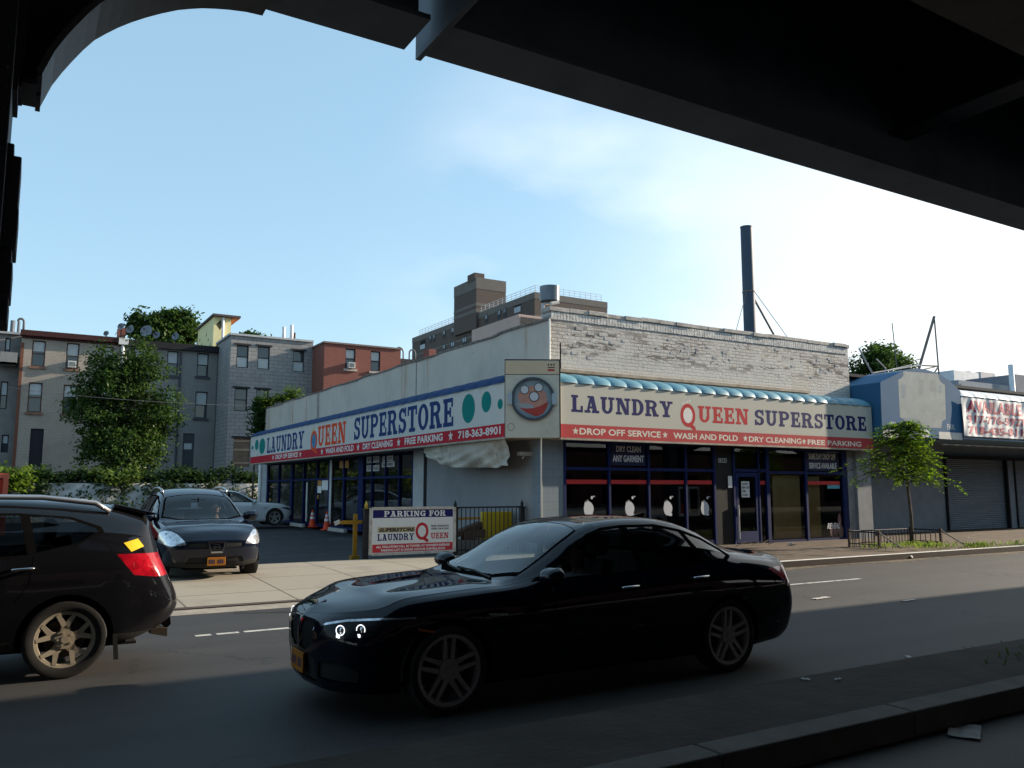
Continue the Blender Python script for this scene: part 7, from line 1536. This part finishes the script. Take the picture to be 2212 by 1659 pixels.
# overhead cable across the car park, litter
mb = MB(); a, b, c = atY(z('A',60,830), 45), atY(z('A',880,945), 45), atY(z('A',2050,985), 45)
pts_ = []
for i in range(25): t = i/24; pts_.append(a*(1-t)*(1-t)+b*2*t*(1-t)*.98+c*t*t+V((0,0,.0)))
mb.tube(pts_, .010, 5); tag(mb.build('overhead_cable', mat('cable_grey', (.13,.13,.15), .9)), 'thin sagging cable strung across in front of the row houses', 'cable')
def scrap(nm_, lab, x, y, zz, sx, sy, h, m_, rot=0, seed=0):
    g_ = random.Random(seed); mb = MB(); ca, sa = math.cos(rot), math.sin(rot)
    mb.grid(lambda u, v: ((u-.5)*sx*ca-(v-.5)*sy*sa, (u-.5)*sx*sa+(v-.5)*sy*ca, .004+h*abs(math.sin(u*5+seed)*math.cos(v*4+seed*2))+g_.uniform(0,h*.25)), 6, 5)
    o = mb.build(nm_, m_, None, local=True); o.location = (x,y,zz); return tag(o, lab, 'litter', 'scraps of litter on the road')
M_lit = mat('litter_white', (.42,.4,.37), .7, var=.1)
p1_, p2_ = atZ((1775,1293)), atZ((1962,1298))
scrap('paper_scrap', 'flat white paper strip on the sunlit road behind the black sedan', p1_.x, p1_.y, .003, .42, .09, .01, M_lit, .15, 1)
scrap('paper_scrap', 'small white scrap near the shadow edge on the right of the road', p2_.x, p2_.y, .003, .34, .08, .01, M_lit, .1, 2)
for i, (kx, ky, s, lab) in enumerate(((930,405,.30,'pale crumpled paper in the gutter, left of a crushed white cup'),(1035,405,.4,'crushed white cup in the gutter below the tree pit'),(1110,388,.34,'grey plastic bag in the gutter beside the tree guard corner'),(370,445,.2,'small scrap in the gutter near the sedan tail'))):
    q = atZ(z('K',kx,ky)); scrap('gutter_litter', lab, q.x, q.y, .02, s, s*.6, .10, M_lit if i != 2 else mat('bag_grey', (.36,.35,.34), .6), .3*i, 3+i)
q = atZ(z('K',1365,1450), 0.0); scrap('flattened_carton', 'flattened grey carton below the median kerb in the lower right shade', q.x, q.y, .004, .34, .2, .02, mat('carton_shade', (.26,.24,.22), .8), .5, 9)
for i, (kx, ky) in enumerate(((245,298),(330,322),(410,1133),(605,1133),(1030,998),(1385,278))):
    zz = .15 if i in (0,1,5) else (.166 if i in (2,3) else .003); q = atZ(z('K',kx,ky), zz)
    scrap('leaf_litter', ('pale bag on the pavement by the shop door','white wrapper on the pavement before the tan window boards','tiny white speck on the median, left of a similar speck','tiny white speck on the median near the shaded road','white fleck on the shaded road beside the median','white paper on the pavement before the roller shutter')[i], q.x, q.y, zz+.004, (.3,.34,.07,.06,.1,.3)[i], (.14,.16,.04,.04,.05,.12)[i], .05 if i in (0,1) else .01, M_lit, i, 20+i)
mb = MB(); q = atZ(z('K',75,325), .15)
for k in range(7): a = V((q.x+.2*k-.5, q.y+.05*math.sin(k*2), .17+.05*math.sin(k)**2)); mb.tube([a, a+V((.25,.06*math.sin(k*3),.06))], .012, 5)
tag(mb.build('fallen_branch', M_bark), 'dry fallen branch on the pavement near the shop door', 'branch')
# people in the cars
def person(loc, rz, lab, shirt, skin, hairc, reach=.36):
    p = thing('person', lab, 'person', loc)
    pts = [((0,0,.0),.15,.12),((-.03,0,.18),.155,.11),((-.07,0,.36),.17,.11),((-.08,0,.47),.10,.08),((-.06,0,.53),.055,.055),((-.04,0,.60),.075,.085),((-.03,0,.69),.082,.10),((-.035,0,.76),.06,.075),
           ((-.08,.19,.42),.065,.06),((.05,.26,.22),.05,.045),((reach*.8,.20,.27),.038,.036),((reach,.16,.33),.03,.035),((-.08,-.19,.42),.065,.06),((.05,-.26,.22),.05,.045),((reach*.8,-.20,.27),.038,.036),((reach,-.16,.33),.03,.035),
           ((.12,.11,-.03),.09,.09),((.42,.14,.02),.08,.08),((.55,.14,-.25),.05,.05),((.12,-.11,-.03),.09,.09),((.42,-.14,.02),.08,.08),((.55,-.14,-.25),.05,.05)]
    ed = [(0,1),(1,2),(2,3),(3,4),(4,5),(5,6),(6,7),(2,8),(8,9),(9,10),(10,11),(2,12),(12,13),(13,14),(14,15),(0,16),(16,17),(17,18),(0,19),(19,20),(20,21)]
    me = bpy.data.meshes.new('body'); me.from_pydata([V(q[0]) for q in pts], ed, []); ob = bpy.data.objects.new('body', me); COL.objects.link(ob); ob.parent = p
    md = ob.modifiers.new('skin', 'SKIN'); md.use_smooth_shade = True
    for i, q in enumerate(pts): me.skin_vertices[0].data[i].radius = (q[1], q[2])
    me.skin_vertices[0].data[0].use_root = True
    sb_ = ob.modifiers.new('sub', 'SUBSURF'); sb_.levels = 1; sb_.render_levels = 2; me.materials.append(skin)
    mb = MB(); mb.grid(lambda u, v: (-.08+.205*.0+ (.125+.03*math.sin(v*math.pi))*math.cos(2*math.pi*u)*(.95 if True else 1)+.03*(1-v), .185*math.sin(2*math.pi*u)*(1-.12*(1-v)), -.05+.52*v), 24, 8); mb.build('shirt', shirt, p, local=True, smooth=True)
    for sg in (1,-1):
        mb = MB(); mb.tube([(-.08,sg*.17,.43),(-.02,sg*.235,.32),(.05,sg*.262,.22),(.14,sg*.245,.235)], [.085,.075,.066,.06], 12); mb.build('sleeve', shirt, p, local=True, smooth=True)
        for k in range(5):
            mb = MB() if k == 0 else mb; a = V((reach+.01, sg*(.15+.0), .30+.017*k)); mb.tube([a, a+V((.05,-sg*.012,.004)), a+V((.055,-sg*.05,.0)), a+V((.03,-sg*.065,0))] if k < 4 else [V((reach-.01,sg*.145,.36)), V((reach+.03,sg*.115,.375)), V((reach+.045,sg*.085,.37))], .0088, 6)
        mb.build('fingers', skin, p, local=True, smooth=True)
    mb = MB(); mb.grid(lambda u, v: (-.045+.098*math.cos(2*math.pi*u)*math.sin(v*math.pi*.55+.02)*(.62 if math.cos(2*math.pi*u) > 0 else 1.05), .092*math.sin(2*math.pi*u)*math.sin(v*math.pi*.55+.02), .70+.125*math.cos(v*math.pi*.55)), 20, 8); mb.build('hair', hairc, p, local=True, smooth=True)
    mb = MB(); mb.lathe([(0,.058),(.012,.045),(.018,.01),(0,-.002)], (.045,0,.655), 'x', 8); mb.lathe([(0,.006),(.03,.004),(.03,-.004),(0,-.006)], (.055,0,.615), 'z', 8)
    for sg in (1,-1): mb.lathe([(0,.012),(.012,.006),(.012,-.006),(0,-.01)], (.058,sg*.032,.685), 'x', 8); mb.lathe([(0,.02),(.03,.01),(.02,-.01),(0,-.01)], (-.03,sg*.088,.665), 'y', 8)
    mb.build('face', skin, p, local=True, smooth=True)
    p.rotation_euler.z = rz; return p
skin1 = mat('skin_warm', (.30,.17,.11), .6, var=.06); skin2 = mat('skin_dark', (.14,.08,.055), .6, var=.06); hair1 = mat('dark_hair', (.015,.012,.01), .8)
person((4.45+.05, 6.43, .47), math.pi, 'driver in a grey shirt behind the side window of the black sedan', mat('grey_shirt', (.16,.16,.17), .9), skin2, hair1)
person((3.50, 17.45, .66), -math.pi/2, 'driver in a dark shirt behind the windscreen of the dark blue suv', mat('dark_shirt', (.05,.05,.06), .9), skin1, hair1, .42)
